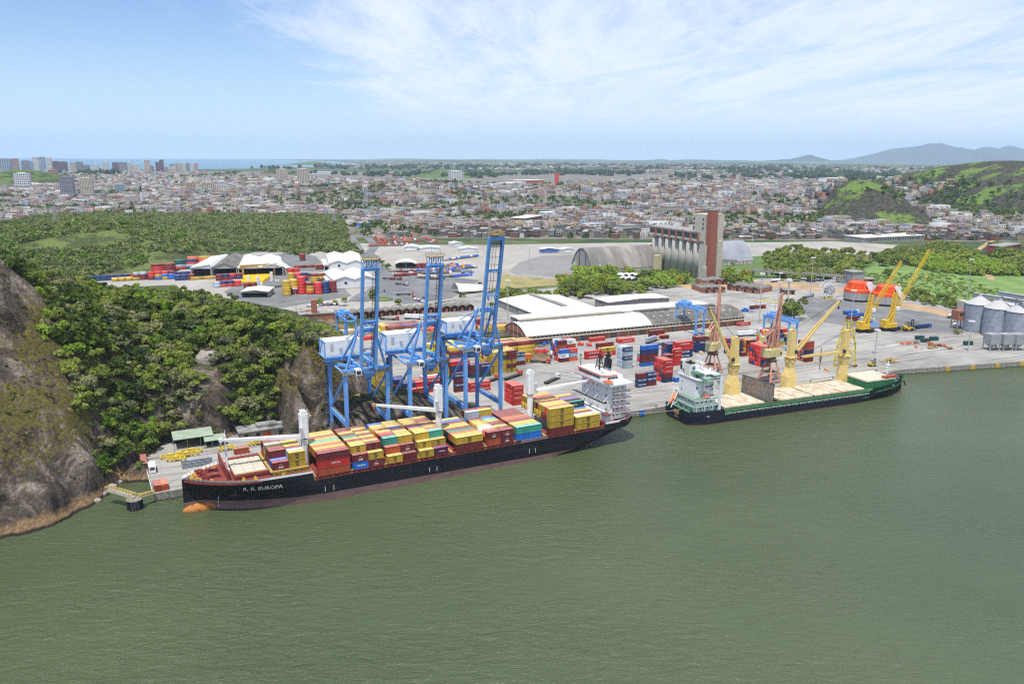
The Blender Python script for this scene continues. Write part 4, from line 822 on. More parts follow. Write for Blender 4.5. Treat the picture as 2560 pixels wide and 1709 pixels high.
    MB().box(3.55,1.1,tp-5,3.7,1.3,tp).box(-3.75,0,tp+15,-3.66,.9,tp+19).build('white_plate', [WHITE], T)
    return T
sts(-134.6,'blue quay crane nearest the forested hill, furthest left of three',40.3,(-6,83.8),9.1,(-13.3,2.6,20,28.5,39.6,46.3),True,False)
sts(-106.8,'middle blue quay crane, between the other two',40.8,(-6,83.6),8.5,(-13.6,3.8,20,28.5,39.9,46.8),True,False)
sts(-80.0,'tallest blue quay crane with the longest boom, furthest right of three',44.6,(-9.2,94.3),8.8,(-11.3,3.2,20,28.5,45.0,50.2),False,True)
MB().tube((0,-.5,2.2),(0,.5,2.2),2.0,n=18).tube((0,-.8,2.2),(0,.8,2.2),.5,n=8).bar((0,0,0),(0,0,2.2),.5).build('cable_drum', [YELP], None, Q(-78,4.6), .5); tag(bpy.data.objects['cable_drum'], 'yellow cable drum at the foot of the tallest blue quay crane', 'cable drum')
# ================================================================ the ship with cream cranes
def z4(x, y): return (1600+x/3.3557, 700+y/3.3557)
def z7(x, y): return (1200+x/3.3557, 700+y/3.3557)
def z8(x, y): return (1960+x/3.915, 580+y/3.915)
def z3(x, y): return (750+x/2.903, 560+y/2.903)
def z6(x, y): return (150+x/2.9363, 580+y/2.9363)
def z1(x, y): return (300+x/3.3557, 950+y/3.3557)
def z9(x, y): return (x/2.9363, 360+y/2.9363)
def zc(x, y): return (1900+x/3.559, 340+y/3.559)
def zb(x, y): return (1300+x/3.3557, 380+y/3.3557)
def za(x, y): return (600+x/2.9363, 380+y/2.9363)
S2A = math.radians(23); S2 = thing('cargo_ship', 'dark blue cargo ship with green deck, rusty hatch covers and cream cranes', 'ship', G(*z4(430,1233),0), S2A)
S2.location = S2.location+Vector((-math.sin(S2A),math.cos(S2A),0))*12
HULLN = M('hull_navy', (.012,.014,.026), .42, .4, .12, dirt=(.05,.045,.045), dscale=.15, dthr=.62, stretch=(.3,1,2)); B2 = 12.
def dk2(s): return 6.9 if s < 19 else (3.7 if s < 114 else 6.2+1.6*((s-114)/38)**1.3)
def hw2(s, z):
    tip = 141+10*max(0,min(1,z/8))**.9; d = tip-s
    if d <= 0: return .1
    h = B2*math.sin(min(1,d/(44-16*min(1,max(0,z/8))))*math.pi/2)**.8
    if s < 10: h *= (1-.16*(1-s/10)**2*(1 if z > 2 else 1.6))
    return max(.1,h)
st = []
for s in [-.6,0,2,5,8,12,18.9,19.1,30,45,60,75,90,100,108,113.9,114.1,118,122,126,130,134,137,140,142.5,145,147,149,150.4]:
    zd = dk2(s); ring = [(hw2(s,z), z) for z in (-2.2,0,.35,1.5,zd*.5+.8,zd*.78+.2,zd)]; st.append((s if s > -.5 else s, ring))
hull(st, lambda s, j: (1 if j < 2 else 0), 'hull', [HULLN,paintm('hull_red',(.14,.03,.025))], S2)
mb = MB(); mb.prism(deckpoly(-.4,19,0,lambda s: hw2(s,6)-.2), 5.2, 6.0); mb.build('aft_deck', [GREEN], S2)
mb = MB(); mb.box(19.1,-11.8,2.2,114,11.8,2.75); mb.build('main_deck', [GREEN], S2)
mb = MB(); mb.prism(deckpoly(114.1,150,0,lambda s: hw2(s,dk2(s))-.25), 4.6, 5.6); mb.build('foredeck', [GREEN], S2)
# coaming with open frames along the near and far sides
mb = MB(); mb.box(20,-9.6,2.75,47,9.6,6.0).box(55.5,-9.6,2.75,114,9.6,6.0); mb.box(47,-9.6,2.75,55.5,-9.2,6.0).box(47,9.2,2.75,55.5,9.6,6.0); mb.build('hatch_coaming', [M('coaming_shade_green',(.018,.06,.03),.7,.3)], S2)  # darker than the deck green: shade in the frame openings painted in
fm2 = MB().box(-.18,-.25,0,.18,.25,2.9).box(-.9,-.3,2.7,.9,.3,3.0).data('side_frame', [GREEN])
for i, s in enumerate(np.arange(21,114,2.6)):
    put('side_frame', fm2, S2, (s,-11.5,2.75)); put('side_frame', fm2, S2, (s,11.5,2.75))
mb = MB()
for s in np.arange(21,113,10.4): mb.box(s,-11.6,2.75,s+1.7,-11.3,5.7)
mb.box(20,-11.75,5.55,114,-10.6,5.8).box(20,10.6,5.55,114,11.75,5.8); mb.build('side_panel', [GREEN], S2)
mb = MB().rail([(20,-11.8,3.7),(114,-11.8,3.7)],1.1,.05,every=2.6); mb.build('hand_rail', [WHITE], S2)
mb = MB().rail([(20,-10.7,5.8),(114,-10.7,5.8)],1.0,.05,every=2.6).rail([(20,10.7,5.8),(114,10.7,5.8)],1.,.05,every=2.6); mb.build('hand_rail', [M('rail_olive',(.24,.25,.06),.6,.2)], S2)
mb = MB().box(47.2,-9.15,1.0,55.4,9.15,1.2); mb.build('hold_shade_floor', [DARK], S2)  # near-black sheet, the shade down the open hold painted as colour
hp = {}
def hatch(x0, x1, y0, y1, z, mat, nm='hatch_cover', th=.75, rows=3):
    mb = MB(); w = (x1-x0)
    mb.box(x0,y0,z,x1,y1,z+th)
    k = max(2,int(w/3.2))
    for i in range(k+1): x = x0+w*i/k; mb.box(max(x0,x-.14),y0+.3,z+th,min(x1,x+.14),y1-.3,z+th+.07)
    return mb.build(nm, [mat], S2)
for x0, x1 in ((21.5,33.5),(33.7,46)): hatch(x0,x1,-9.4,9.4,6.02,HATCH)
for x0, x1 in ((56,66.5),(66.7,77.2),(78.2,89.5),(89.7,101),(101.2,112.6)): hatch(x0,x1,-9.4,9.4,6.02,HATCH)
mb = MB().box(77.3,-9.5,6.0,78.1,9.5,6.6); mb.build('hatch_seam', [BLACK], S2)
o = MB().box(-.5,-10.6,0,.5,10.6,9.6).box(.5,-10.7,0,.75,10.7,.3,0).data('p', [RUSTP]); P_ = put('raised_hatch_panel', o, S2, (48.6,.2,6.05)); P_.rotation_euler = (0,0,math.radians(6)); P_['label'] = 'rusty hatch panel folded upright'
mb = MB(); mb.box(.52,-10.7,.2,.8,10.7,.5).box(.52,-10.7,9.1,.8,10.7,9.6).box(.52,-10.7,.2,.8,-10.3,9.6).box(-.5,-10.72,9.6,.6,10.72,9.85); q = mb.build('panel_edge', [M('seal_black',(.04,.04,.045),.6,.1)], P_)
# raised fore hatch
mb = MB().box(116.2,-7.6,5.6,136.5,8.6,9.2); 
for x in np.arange(117,136,1.9): mb.box(x,-7.9,5.6,x+.3,-7.6,9.2)
mb.build('fore_hatch_coaming', [GREEN], S2); hatch(116,136.8,-7.8,8.8,9.25,HATCHB,'fore_hatch_cover')
mb = MB(); 
for k in range(5): mb.box(128.6+k*1.9,-7.7,10.05,130.3+k*1.9,-5.4,11.4)
mb.build('deck_locker', [paintm('locker_red',(.42,.10,.07))], S2)
mb = MB(); n = 22
for i in range(n):
    for sd in (-1,1):
        a, b = 116+i*35/n, 116+(i+1)*35/n
        mb.bar((a,sd*(hw2(a,dk2(a))-.06),dk2(a)+.4),(b,sd*(hw2(b,dk2(b))-.06),dk2(b)+.4),.12,1.2); mb.bar((a,sd*max(.1,hw2(a,dk2(a))-.25),dk2(a)+.3),(b,sd*max(.1,hw2(b,dk2(b))-.25),dk2(b)+.3),.1,1.0,1); mb.bar((a,sd*(hw2(a,dk2(a))-.15),dk2(a)-.4),(a,sd*max(.1,hw2(a,dk2(a))-.9),dk2(a)-1.4),.12,.3,1)
tag(mb.build('bow_bulwark', [HULLN,GREEN], S2), kind='stuff')
mb = MB().tube((138.6,0,5.6),(138.6,0,17),.75,.35,8); 
for z in (9,10.5,12,13.5,15): mb.box(138.0,-1.1,z,139.2,1.1,z+.35)
mb.build('foremast', [WHITE], S2)
MB().box(149.2,-2.6,4.6,150.3,-1.7,5.2).bar((149.4,-2.4,5),(150.2,-3.2,2.6),.6).build('anchor', [BLACK], S2)
mb = MB(); 
for x, y in ((141,2),(141,-2),(144,1.5),(133,-9.6),(126,-10.6)): mb.tube((x-.8,y,6.3),(x+.8,y,6.3),.6,n=8)
mb.build('windlass', [GREEN], S2)
# aft house
mb = MB(); mb.box(3.2,-8.6,6,16,8.6,9.2); mb.build('poop_house', [WHITE], S2)
mb = MB(); mb.box(1.6,-10.8,9.2,17.4,10.8,9.4).box(3,-10.2,12.1,17.4,10.2,12.3); mb.build('boat_deck', [WHITE], S2)
mb = MB(); mb.box(1.8,-10.6,9.4,17.2,10.6,9.46).box(3.2,-10,12.3,17.2,10,12.36).box(7,-10.8,22.0,17.2,10.8,22.06).box(5.4,-7,24.7,14,7.6,24.76); mb.build('deck_covering', [GREEN], S2)
mb = MB(); mb.box(4.2,-9.0,9.4,15.6,9,12.1); mb.build('lower_house', [WHITE], S2)
mb = MB(); mb.box(5.2,-6.2,12.3,15.2,7.4,21.8); mb.box(9.6,-7.4,12.3,15.2,-6.2,21.8); mb.build('tower_house', [WHITE], S2)
mb = MB(); mb.prism([(4.8,-7.4),(9,-10.9),(17.3,-10.9),(17.3,10.9),(4.8,8.6)], 21.7, 22.0); mb.build('bridge_deck', [WHITE], S2)
for y in (-11.2,9.8): MB().box(16.3,y,6.2,17.4,y+1.4,24.2).build('wing_support', [WHITE], S2)
mb = MB()
for a in np.linspace(0,math.pi/2,7)[:-1]:
    b = a+math.pi/12; mb.bar((16.6,-10.0+4*(1-math.cos(a)),18+3.7*math.sin(a)),(16.6,-10.0+4*(1-math.cos(b)),18+3.7*math.sin(b)),.5,.8)
mb.build('wing_arch', [WHITE], S2)
mb = MB(); mb.box(9.6,-7.8,22.06,16.6,8,24.6); mb.build('wheelhouse', [WHITE], S2)
mb = MB(); mb.box(12.4,-11.2,24.3,17.2,-6.8,24.55).box(12.4,7.2,24.3,17.2,11.2,24.55); mb.build('wing_canopy', [LGREEN], S2)
mb = MB(); mb.box(9.2,-7.4,24.6,16.2,7.6,24.8); mb.build('wheelhouse_roof', [WHITE], S2)
mb = MB(); mb.prism([(4.9,-1.2),(8.6,-1.8),(8.6,3.6),(4.9,3.2)], 22, 28.2); mb.build('funnel', [M('funnel_white',(.78,.75,.66),.55,.12,.5,dirt=(.42,.29,.13),dscale=.35,dthr=.52,stretch=(1,1,.15))], S2); MB().box(5.2,-1.0,28.2,8.4,3.2,28.9).tube((6,.5,28.9),(6,.5,29.8),.4,n=8).tube((7.3,1.4,28.9),(7.3,1.4,29.8),.4,n=8).build('funnel_cap', [BLACK], S2)
MB().lathe([(.05,0),(.9,0),(.9,.05)],16).build('funnel_emblem', [LB], S2, (7.0,-1.75,26.4)).rotation_euler = (math.pi/2,0,.1)
mb = MB().box(5.4,5.6,22,7.6,7.4,29.2); mb.build('vent_house', [WHITE], S2); MB().box(5.2,5.7,24.5,5.4,7.2,26.5).box(5.2,5.7,27,5.4,7.2,28.2).build('vent', [DARK], S2)
mb = MB().bar((12,0,24.6),(12,0,34),.35).bar((10.8,.8,24.6),(12,0,33),.2).bar((13.2,.8,24.6),(12,0,33),.2).bar((12,-3.2,28.6),(12,3.2,28.6),1.6,.2).bar((12,-2,31),(12,2,31),.25).bar((10.6,2.5,32),(10.6,-2.5,32),.3,.12)
for y in (-3,-1,1,3): mb.bar((11.2,y,28.7),(11.2,y,29.7),.08)
mb.build('radar_mast', [WHITE], S2); MB().box(11.4,-1,33.2,12.6,1,34).build('mast_top', [CREAM], S2)
MB().lathe([(.1,0),(.35,.1),(.5,.7),(.35,1.2),(.1,1.4)],10).build('radome', [WHITE], S2, (15.2,-4,24.8), smooth=True)
mb = MB()
for x0,x1,y0,y1,z in ((1.7,17.3,-10.7,10.7,9.4),(3.1,17.3,-10.1,10.1,12.3),(5,9.4,-7.6,8.4,22)): mb.rail([(x1,y0,z),(x0,y0,z),(x0,y1,z),(x1,y1,z)],1.05,.05)
mb.rail([(17.3,-10.9,22.2),(9.5,-10.9,22.2)],1.,.05).rail([(9.3,-7.3,24.8),(16,-7.3,24.8),(16,7.4,24.8)],1.,.05).rail([(-.2,-9.6,6.7),(-.2,9.6,6.7)],.9,.05); mb.build('hand_rail', [WHITE], S2)
mb = MB()
for z, y0, y1, st_ in ((7,-8.66,-8.6,2.2),(10.3,-9.06,-9,2.6)):
    for x in np.arange(4.6,15,st_): mb.box(x,y0,z,x+.75,y1,z+1.)
for y in np.arange(-6.2,7.6,2.6): mb.box(4.14,y,10.2,4.2,y+.7,11.2)
for z in (13.4,16,18.6): 
    for x in (13.2,14.2): mb.box(x,-7.46,z,x+.55,-7.4,z+.6)
for x in (10.4,11.5,12.6,13.7): mb.box(x,-7.46,17.4,x+.7,-7.4,18.5)
for x in (5.7,6.4): mb.box(x,-6.26,17,x+.5,-6.2,17.9)
for z in (14,18): mb.box(5.14,4.5,z,5.2,5.3,z+.8)
for x in np.arange(10,16,1.25): mb.box(x,-7.86,23.2,x+.95,-7.8,24.2)
for y in np.arange(-7.4,7.6,1.5): mb.box(16.6,y,23.1,16.66,y+1.15,24.2)
mb.build('house_window', [GLASS], S2)
mb = MB()
for x in (3.4,8,12.6): mb.bar((x,-10.7,6),(x,-10.7,9.2),.22); mb.bar((x,10.7,6),(x,10.7,9.2),.22)
mb.bar((17.1,-10.7,6),(17.1,-10.7,22),.35).bar((16.9,-9.2,13),(14.9,-9.2,16),.15,.6).bar((16.9,-9.2,16.2),(14.9,-9.2,19),.15,.6); tag(mb.build('deck_post', [WHITE], S2), kind='stuff')
mb = MB().bar((-1.6,3.6,5.8),(2.6,3.6,14.4),.35).bar((-1.6,6.6,5.8),(2.6,6.6,14.4),.35).bar((2.6,3.6,14.4),(2.6,6.6,14.4),.35).bar((-1,3.6,7),(4,3.6,9.4),.3).bar((-1,6.6,7),(4,6.6,9.4),.3).bar((2.6,3.6,14),(4.6,3.6,9.4),.25).bar((2.6,6.6,14),(4.6,6.6,9.4),.25); mb.build('lifeboat_ramp', [WHITE], S2)
boat('lifeboat', 6.6, paintm('boat_orange',(.80,.24,.09)), S2, (.7,5.1,10.1), 0, -math.radians(55))
boat('rescue_boat', 4.6, ORNG, S2, (10.5,-8.6,13.1), .1, 0); MB().bar((9.4,-7.8,12.3),(9.4,-7.8,15.6),.4).bar((9.4,-7.8,15.6),(10.8,-9.2,15.2),.3).build('davit', [ORNG], S2)
MB().tube((14.4,-8.6,12.75),(16,-8.6,12.75),.35,n=8).tube((12.4,-9.2,12.75),(13.6,-9.2,12.75),.35,n=8).build('liferaft', [WHITE], S2)
MB().add([(-.3,4.4,9),(-.3,3.0,9.2),(-.3,3.0,10.2),(-.3,4.4,10)],[(0,1,2,3)]).bar((-.3,4.45,6.4),(-.3,4.45,10.2),.07).build('ensign', [TINT], S2)
for x, y, r in ((1.4,-3.2,.2),(2,2,1.6),(1.8,-6.6,1.5)): o = MB().tube((-.9,0,1),(.9,0,1),.6,n=10).box(-1.2,-.5,0,-.9,.5,1.4).box(.9,-.5,0,1.4,.5,1.4).build('mooring_winch', [GREEN], S2, (x,y,6.0), r)
ZH = [(-1.7,[((-.45,.38),(.45,.38)),((0,.55),(0,-.5)),((-.38,.12),(.38,.12)),((-.42,-.12),(.42,-.12)),((-.25,-.3),(.25,-.3))]),(-.55,[((-.4,.4),(.42,.4)),((-.15,.5),(-.3,-.5)),((.1,.5),(.1,-.45)),((-.05,.05),(.42,.05)),((.1,-.45),(.45,-.3)),((-.42,.05),(-.3,-.1))]),(.6,[((-.4,.45),(.4,.45)),((-.4,.45),(-.42,-.45)),((.4,.45),(.42,-.45)),((-.2,.15),(.2,.15)),((0,.5),(0,-.2)),((-.25,-.2),(.25,-.2))]),(1.75,[((0,.55),(-.45,-.1)),((0,.55),(.45,-.1)),((-.3,.15),(.3,.15)),((0,.3),(0,-.5)),((-.4,-.5),(.4,-.5)),((-.25,-.15),(.25,-.15))])]
mb = MB()
for cx, sg in ZH:
    for (a, b), (c, d) in sg: mb.bar((-.72,-(cx+a*.95),5.0+b*.95),(-.72,-(cx+c*.95),5.0+d*.95),.13,.04,0,(1,0,0))
for cx, sg in ((-.5,ZH[0][1]),(.5,ZH[1][1])):
    for (a, b), (c, d) in sg: mb.bar((-.72,-(cx+a*.55),2.9+b*.55),(-.72,-(cx+c*.55),2.9+d*.55),.1,.04,0,(1,0,0))
LY = M('letter_gold',(.66,.50,.20),.6,0); mb.build('stern_name', [LY], S2)
letter('stern_port', 'HONG KONG', .62, lambda u,v: (-.71,-u,2.05+v), LY, S2)
mb = MB()
for k in range(4): x = 8.8+k*.42; y = -(hw2(x,4.2)+.08); mb.add([(x,y,4.0),(x+.26,y,4.0),(x+.26,y,4.5),(x,y,4.5)],[(0,1,2,3)])
tag(mb.build('ship_mark', [LW], S2), kind='stuff'); mb = MB()
for k in range(13):
    if k != 7: mb.box(-.74,-2.2+k*.36,3.75,-.7,-1.97+k*.36,4.2)
tag(mb.build('stern_mark', [LY], S2), kind='stuff')
def cream_crane(x, y, ring, top, root, tip, w0, label):
    mb = MB(); s = lambda a, b, z: [(x-a,y-b,z),(x+a,y-b,z),(x+a,y+b,z),(x-a,y+b,z)]
    prof = [(w0*.44,w0*.34,3.),(w0*.37,w0*.29,ring*.55),(1.6,1.7,ring*.76),(2.2,2.2,ring-.9),(2.2,2.2,ring)]
    for (a0,b0,q0),(a1,b1,q1) in zip(prof,prof[1:]): mb.add(s(a0,b0,q0)+s(a1,b1,q1), [(i,(i+1)%4,4+(i+1)%4,4+i) for i in range(4)])
    mb.tube((x,y,ring-2.4),(x,y,ring),2.3,n=16); mb.build('crane_pedestal', [CREAM], S2)
    MB().tube((x,y,ring),(x,y,ring+.35),2.5,n=16).build('slewing_ring', [BLACK], S2)
    d = 1 if tip[0] > x else -1
    mb = MB(); mb.add(s(1.9,1.7,ring+.35)+s(1.6,1.4,top), [(i,(i+1)%4,4+(i+1)%4,4+i) for i in range(4)]+[(4,5,6,7)]); mb.tube((x-d*.9,y-1.4,top+.3),(x-d*.9,y+1.4,top+.3),.7,n=10).box(x-1.5,y-1.4,top,x+1.5,y-1.1,top+.9).box(x-1.5,y+1.1,top,x+1.5,y+1.4,top+.9); mb.build('crane_house', [CREAM], S2)
    MB().box(x+d*2.-.9,y-2.6,ring+2.5,x+d*2.+.6,y-1.4,ring+4.4).build('crane_cab', [GLASS], S2); MB().box(x-2.6,y-2.7,ring+.35,x+2.6,y+2.7,ring+.6).build('crane_platform', [CREAM], S2)
    r, t = Vector(root), Vector(tip); mb = MB()
    for e in (-1,1): mb.bar(r+Vector((0,e*1.25,0)), t+Vector((0,e*.4,0)), .5, 1.3, w2=.4, h2=.7)
    for k in np.linspace(.08,.97,9): p = r.lerp(t,k); mb.bar(p+Vector((0,-1.25+.8*k,0)),p+Vector((0,1.25-.8*k,0)),.4,.45)
    k = r.lerp(t,.52); 
    for e in (-1,1): mb.bar(k+Vector((0,e*.9,.3)),t+Vector((0,e*.45,.2)),.42,.9)
    mb.build('jib', [CREAM], S2)
    MB().tube((t.x,t.y-.6,t.z),(t.x,t.y+.6,t.z),.6,n=10).box(t.x-.5,t.y-.5,t.z-.8,t.x+.7,t.y+.5,t.z+.4).build('jib_head', [M('sheave_dark',(.10,.08,.06),.6,.2)], S2)
    mb = MB()
    for e in (-.7,0,.7): mb.bar((x,y+e,top+.6),(t.x,t.y+e*.5,t.z+.3),.06)
    mb.build('hoist_cable', [BLACK], S2)
    return t
t = cream_crane(40,9.6,22.2,36.4,(38.2,9.4,25.2),(21.6,8.2,53.2),8.4,'')
MB().bar((t.x,t.y,t.z),(t.x+.0,t.y,t.z-6),.06).box(t.x-.4,t.y-.3,t.z-7.4,t.x+.4,t.y+.3,t.z-6).build('hook_block', [YELP], S2)
t = cream_crane(77.6,9.8,22.6,37.2,(79.6,9.6,25),(107,8.6,51.8),8.4,''); MB().bar((t.x,t.y,t.z),(t.x,t.y,t.z-3),.07).box(t.x-.35,t.y-.3,t.z-4.4,t.x+.35,t.y+.3,t.z-3).build('hook_block', [BLACK], S2)
cream_crane(114,8.4,20.4,34.4,(112,8.2,23.2),(82.8,7.2,23.0),6.4,'')
MB().bar((97,8.1,14.5),(97,8.1,27),.3).box(96.6,7.8,19,97.4,8.4,22.5).build('jib_hook', [M('hook_brown',(.25,.12,.05),.7,.2)], S2)
# ================================================================ container yard
YA = math.radians(26.3)
def nth(i, n, a, z): return a if i == 0 else (z if i == n-1 else ORD[i]+' ')
def block(p, where, L, nx, ny, ht, cols, seed=0, fix={}, ang=YA, group='container stacks on the quay yard', single=True, hc=False, gap=.35, z=3., style=None, wy=2.55):
    """rows of stacked boxes: p = near left corner on the ground (photo direction), L long, nx along the quay, ny inland"""
    o = fr(G(*p,z), ang); r = random.Random(seed); H = {}
    for j in range(ny):
        for i in range(nx): H[i,j] = ht(i,j) if callable(ht) else ht
    for j in range(ny):
        for i in range(nx):
            n = H[i,j]
            for t in range(n):
                if not (t == n-1 or H.get((i,j-1),0) <= t or H.get((i-1,j),0) <= t): continue
                f = fix.get((i,j,t)) or fix.get((i,j)) or fix.get((t,)); c, s = f if f else (r.choice(cols), None)
                if s is None and not f and j == 0 and style: s = style.get(c)
                lab = f'{c} container {where}'+((', '+('front' if j == 0 else ('back' if j == ny-1 else ORD[j]))+' row') if ny > 1 else '')+((', '+('left end' if i == 0 else ('right end' if i == nx-1 else ORD[i]+' along'))) if nx > 1 else '')+((', '+TIER(t,n)) if n > 1 else '')
                container(o@Matrix.Translation((L/2+i*(L+gap),1.25+j*wy,t*(2.9 if hc else 2.6))), L, c, lab, group, s, hc, single, (t == n-1, H.get((i,j-1),0) <= t, H.get((i-1,j),0) <= t))
SM = {'red':'ham','navy':'cma','yellow':'msc','grey':'maersk','maroon':None,'white':'login'}
block(z7(672,690), 'in mixed stack before white vault',6.06,2,5,lambda i,j:3 if j == 0 else (5 if j < 4 else 4),['maroon','red','navy','blue','rust brown','grey','white'],3,{(0,0,0):('maroon',None),(0,0,1):('white','login'),(0,0,2):('blue',None),(1,0,0):('orange',None),(1,0,1):('pale blue','maersk'),(1,0,2):('red','ham'),(0,1,3):('rust brown',None),(0,1,4):('maroon',None),(1,1,3):('rust brown',None),(1,1,4):('white','login'),(0,2,4):('blue',None),(0,3,4):('white',None),(1,2,4):('orange',None),(1,3,4):('maroon',None)})
block(z7(1207,745), 'in grey stack beside blue pile',6.06,1,3,lambda i,j:5,['grey'],4,{(0,0,0):('grey','maersk'),(0,0,1):('grey','maersk'),(0,0,2):('navy','cma'),(0,0,3):('grey',None),(0,0,4):('navy','cma')})
block(z7(1355,728), 'in blue and maroon pile by grey stack',12.19,1,2,lambda i,j:5 if j == 0 else 3,['maroon','red','grey'],5,{(0,0,0):('blue',None),(0,0,1):('maroon',None),(0,0,2):('maroon',None),(0,0,3):('navy',None),(0,0,4):('blue',None)})
block(z7(1541,862), 'in red tower beside white ship house',6.06,1,5,lambda i,j:5 if j < 4 else 1,['red','red','red','maroon'],6,{(0,0,0):('navy',None),(0,0,1):('maroon',None),(0,0,2):('red','ham'),(0,0,3):('red','ham'),(0,0,4):('red','ham'),(0,1,1):('navy',None)})
block(z7(1320,902), 'in the low navy pile at the quay edge',6.06,2,1,3,['navy'],7,{(0,0,0):('navy','cma'),(0,0,1):('navy','cma'),(0,0,2):('maroon',None),(1,0,0):('maroon',None),(1,0,1):('navy','cma'),(1,0,2):('navy','cma')},gap=.6)
block(z7(1640,858), 'lying behind the tall red tower',6.06,1,1,1,['blue'],8)
block(z7(888,668), 'in the red pair behind the ship bridge',12.19,1,1,2,['red'],9,{(0,0,0):('red','ham'),(0,0,1):('red','ham')})
block(z7(1003,640), 'in low stack right of the red pair',12.19,1,2,lambda i,j:2 if j == 0 else 3,['maroon'],10,{(0,0,0):('red','ham'),(0,0,1):('yellow','msc'),(0,1,2):('maroon',None)})
block(z7(1172,532), 'lying before the white tent',12.19,1,2,1,['red'],11,{(0,0,0):('red','ham')},hc=True)
block(z7(925,520), 'lying behind the red spreaders',12.19,1,1,1,['red'],12)
block(z7(1428,488), 'beside the white tent',12.19,1,1,2,['maroon'],13)
block(z7(1527,497), 'right of the tent',6.06,1,2,1,['maroon'],14,{(0,1,0):('orange',None)})
block(z7(2166,388), 'alone at the grey warehouse end',12.19,1,1,1,['red'],15,{(0,0,0):('red','ham')})
block(z7(1580,640), 'in maroon pile behind red tower',6.06,1,3,3,['maroon','navy','red'],16)
block(z7(1652,660), 'in pile with red lettering behind red tower',12.19,1,2,4,['navy','red','rust brown'],17,{(0,0,3):('red','ham'),(0,0,2):('red',None),(0,0,1):('navy','cma'),(0,0,0):('navy','cma')})
block(z7(1625,720), 'in narrow red pile behind red tower',6.06,1,1,4,['red'],18,{(0,0,3):('red','ham'),(0,0,2):('red','ham')})
block(z7(1815,610), 'in navy pile by first cream crane',12.19,1,2,4,['navy','maroon'],19,{(0,0,3):('maroon',None),(0,0,2):('navy','cma'),(0,0,1):('navy',None)})
block(z7(1555,700), 'low maroon pair by the red tower',6.06,1,2,2,['maroon'],20)
block(z4(905,640), 'in yellow pile between pink cranes',6.06,2,3,lambda i,j:4 if i == 0 else 3,['maroon','yellow','dark green','rust brown'],21,{(1,0,2):('yellow','msc'),(1,0,1):('yellow','msc'),(0,0,3):('maroon',None)})
block(z4(790,640), 'in pile behind first cream crane',6.06,1,4,4,['navy','red','maroon'],22)
block(z4(855,642), 'alone left of the second pink crane',6.06,1,1,1,['maroon'],23)
block(z4(1030,735), 'in red block behind pink crane',6.06,1,5,5,['red','red','red','maroon','navy'],24)
block(z4(1085,560), 'under right yard gantry',6.06,3,5,lambda i,j:4 if j > 0 else 3,['navy','maroon','yellow','grey','red'],25)
block(z4(1390,690), 'in pile by second cream crane',6.06,1,3,5,['navy','maroon','rust brown'],26,{(0,0,4):('rust brown',None),(0,0,3):('rust brown',None),(0,0,2):('navy',None),(0,0,1):('rust brown',None),(0,0,0):('maroon',None)})
block(z3(1545,1318), 'in red pile by tallest crane',6.06,1,4,4,['red'],27,{(0,0,3):('red','ham'),(0,0,2):('red','ham'),(0,0,1):('red','ham')})
block(z3(1230,1222), 'in low red pile under tallest crane',6.06,2,1,2,['red'],28,{(0,0,1):('red','ham'),(1,0,1):('red','ham'),(0,0,0):('red','ham'),(1,0,0):('red','ham')})
block(z3(1126,1222), 'in navy pile beside red letters',6.06,1,1,4,['navy'],29,{(0,0,3):('navy','cma'),(0,0,2):('maroon',None),(0,0,1):('navy','cma'),(0,0,0):('maroon',None)})
block(z3(1240,1120), 'in green-footed pile under tallest crane',6.06,2,2,3,['navy','maroon','dark green'],30,{(0,0,2):('maroon',None),(1,0,2):('navy','cma')})
block(z7(228,776), 'in yellow block by orange truck',6.06,1,5,5,['yellow','maroon','yellow'],31,{(0,0,0):('yellow','msc'),(0,0,1):('maroon',None),(0,0,2):('yellow','msc'),(0,0,3):('maroon',None),(0,0,4):('maroon',None)})
block(z7(150,782), 'in yellow block second from truck',6.06,1,5,5,['yellow','maroon','dark green'],32,{(0,0,4):('yellow','msc'),(0,0,3):('dark green',None)})
block(z7(72,795), 'in yellow block third from truck',6.06,1,5,5,['yellow','maroon','yellow'],33,{(0,0,0):('yellow','msc'),(0,0,1):('yellow','msc')})
block(z7(303,716), 'in short pile by the orange truck',6.06,1,1,3,['maroon'],34,{(0,0,2):('navy','cma'),(0,0,1):('grey',None),(0,0,0):('maroon',None)},gap=.2)
block(z7(358,697), 'in short orange pile by the orange truck',6.06,1,1,2,['yellow'],35,{(0,0,1):('orange',None),(0,0,0):('yellow','msc')})
block(z3(935,1152), 'in stack with teal foot',6.06,2,4,5,['yellow','maroon','rust brown','navy'],36,{(0,0,0):('teal',None),(1,0,0):('teal',None)})
block(z3(1090,1130), 'in red stack behind tallest crane',12.19,1,3,4,['maroon','red','navy'],361)
block(z3(770,1310), 'in maroon block behind middle crane',6.06,2,4,lambda i,j:3+(j > 0),['maroon','maroon','rust brown','navy','red'],37)
block(z3(690,1270), 'in maroon stack left of middle crane',6.06,1,3,4,['maroon','rust brown','navy'],38)
block(z3(905,1225), 'in red stack beside middle crane',12.19,1,3,3,['red','maroon','grey'],39,{(0,0,2):('red','ham')})
block(z3(516,1195), 'in lime stack beside the rock',6.06,1,2,4,['lime'],40); block(z3(556,1210), 'in ochre stack beside the rock',6.06,1,3,5,['yellow'],41)
block(z3(640,800), 'x',12.19,6,6,lambda i,j:2,['maroon','maroon','rust brown','yellow'],42,single=False)
block(z3(590,790), 'x',6.06,1,4,2,['yellow'],43,single=False); block(z3(480,800), 'x',6.06,2,4,1,['lime','yellow'],44,single=False)
block(z3(300,860), 'x',12.19,2,2,1,['red'],45,single=False); block(z3(210,840), 'x',6.06,5,3,2,['yellow','orange','pale blue'],46,single=False)
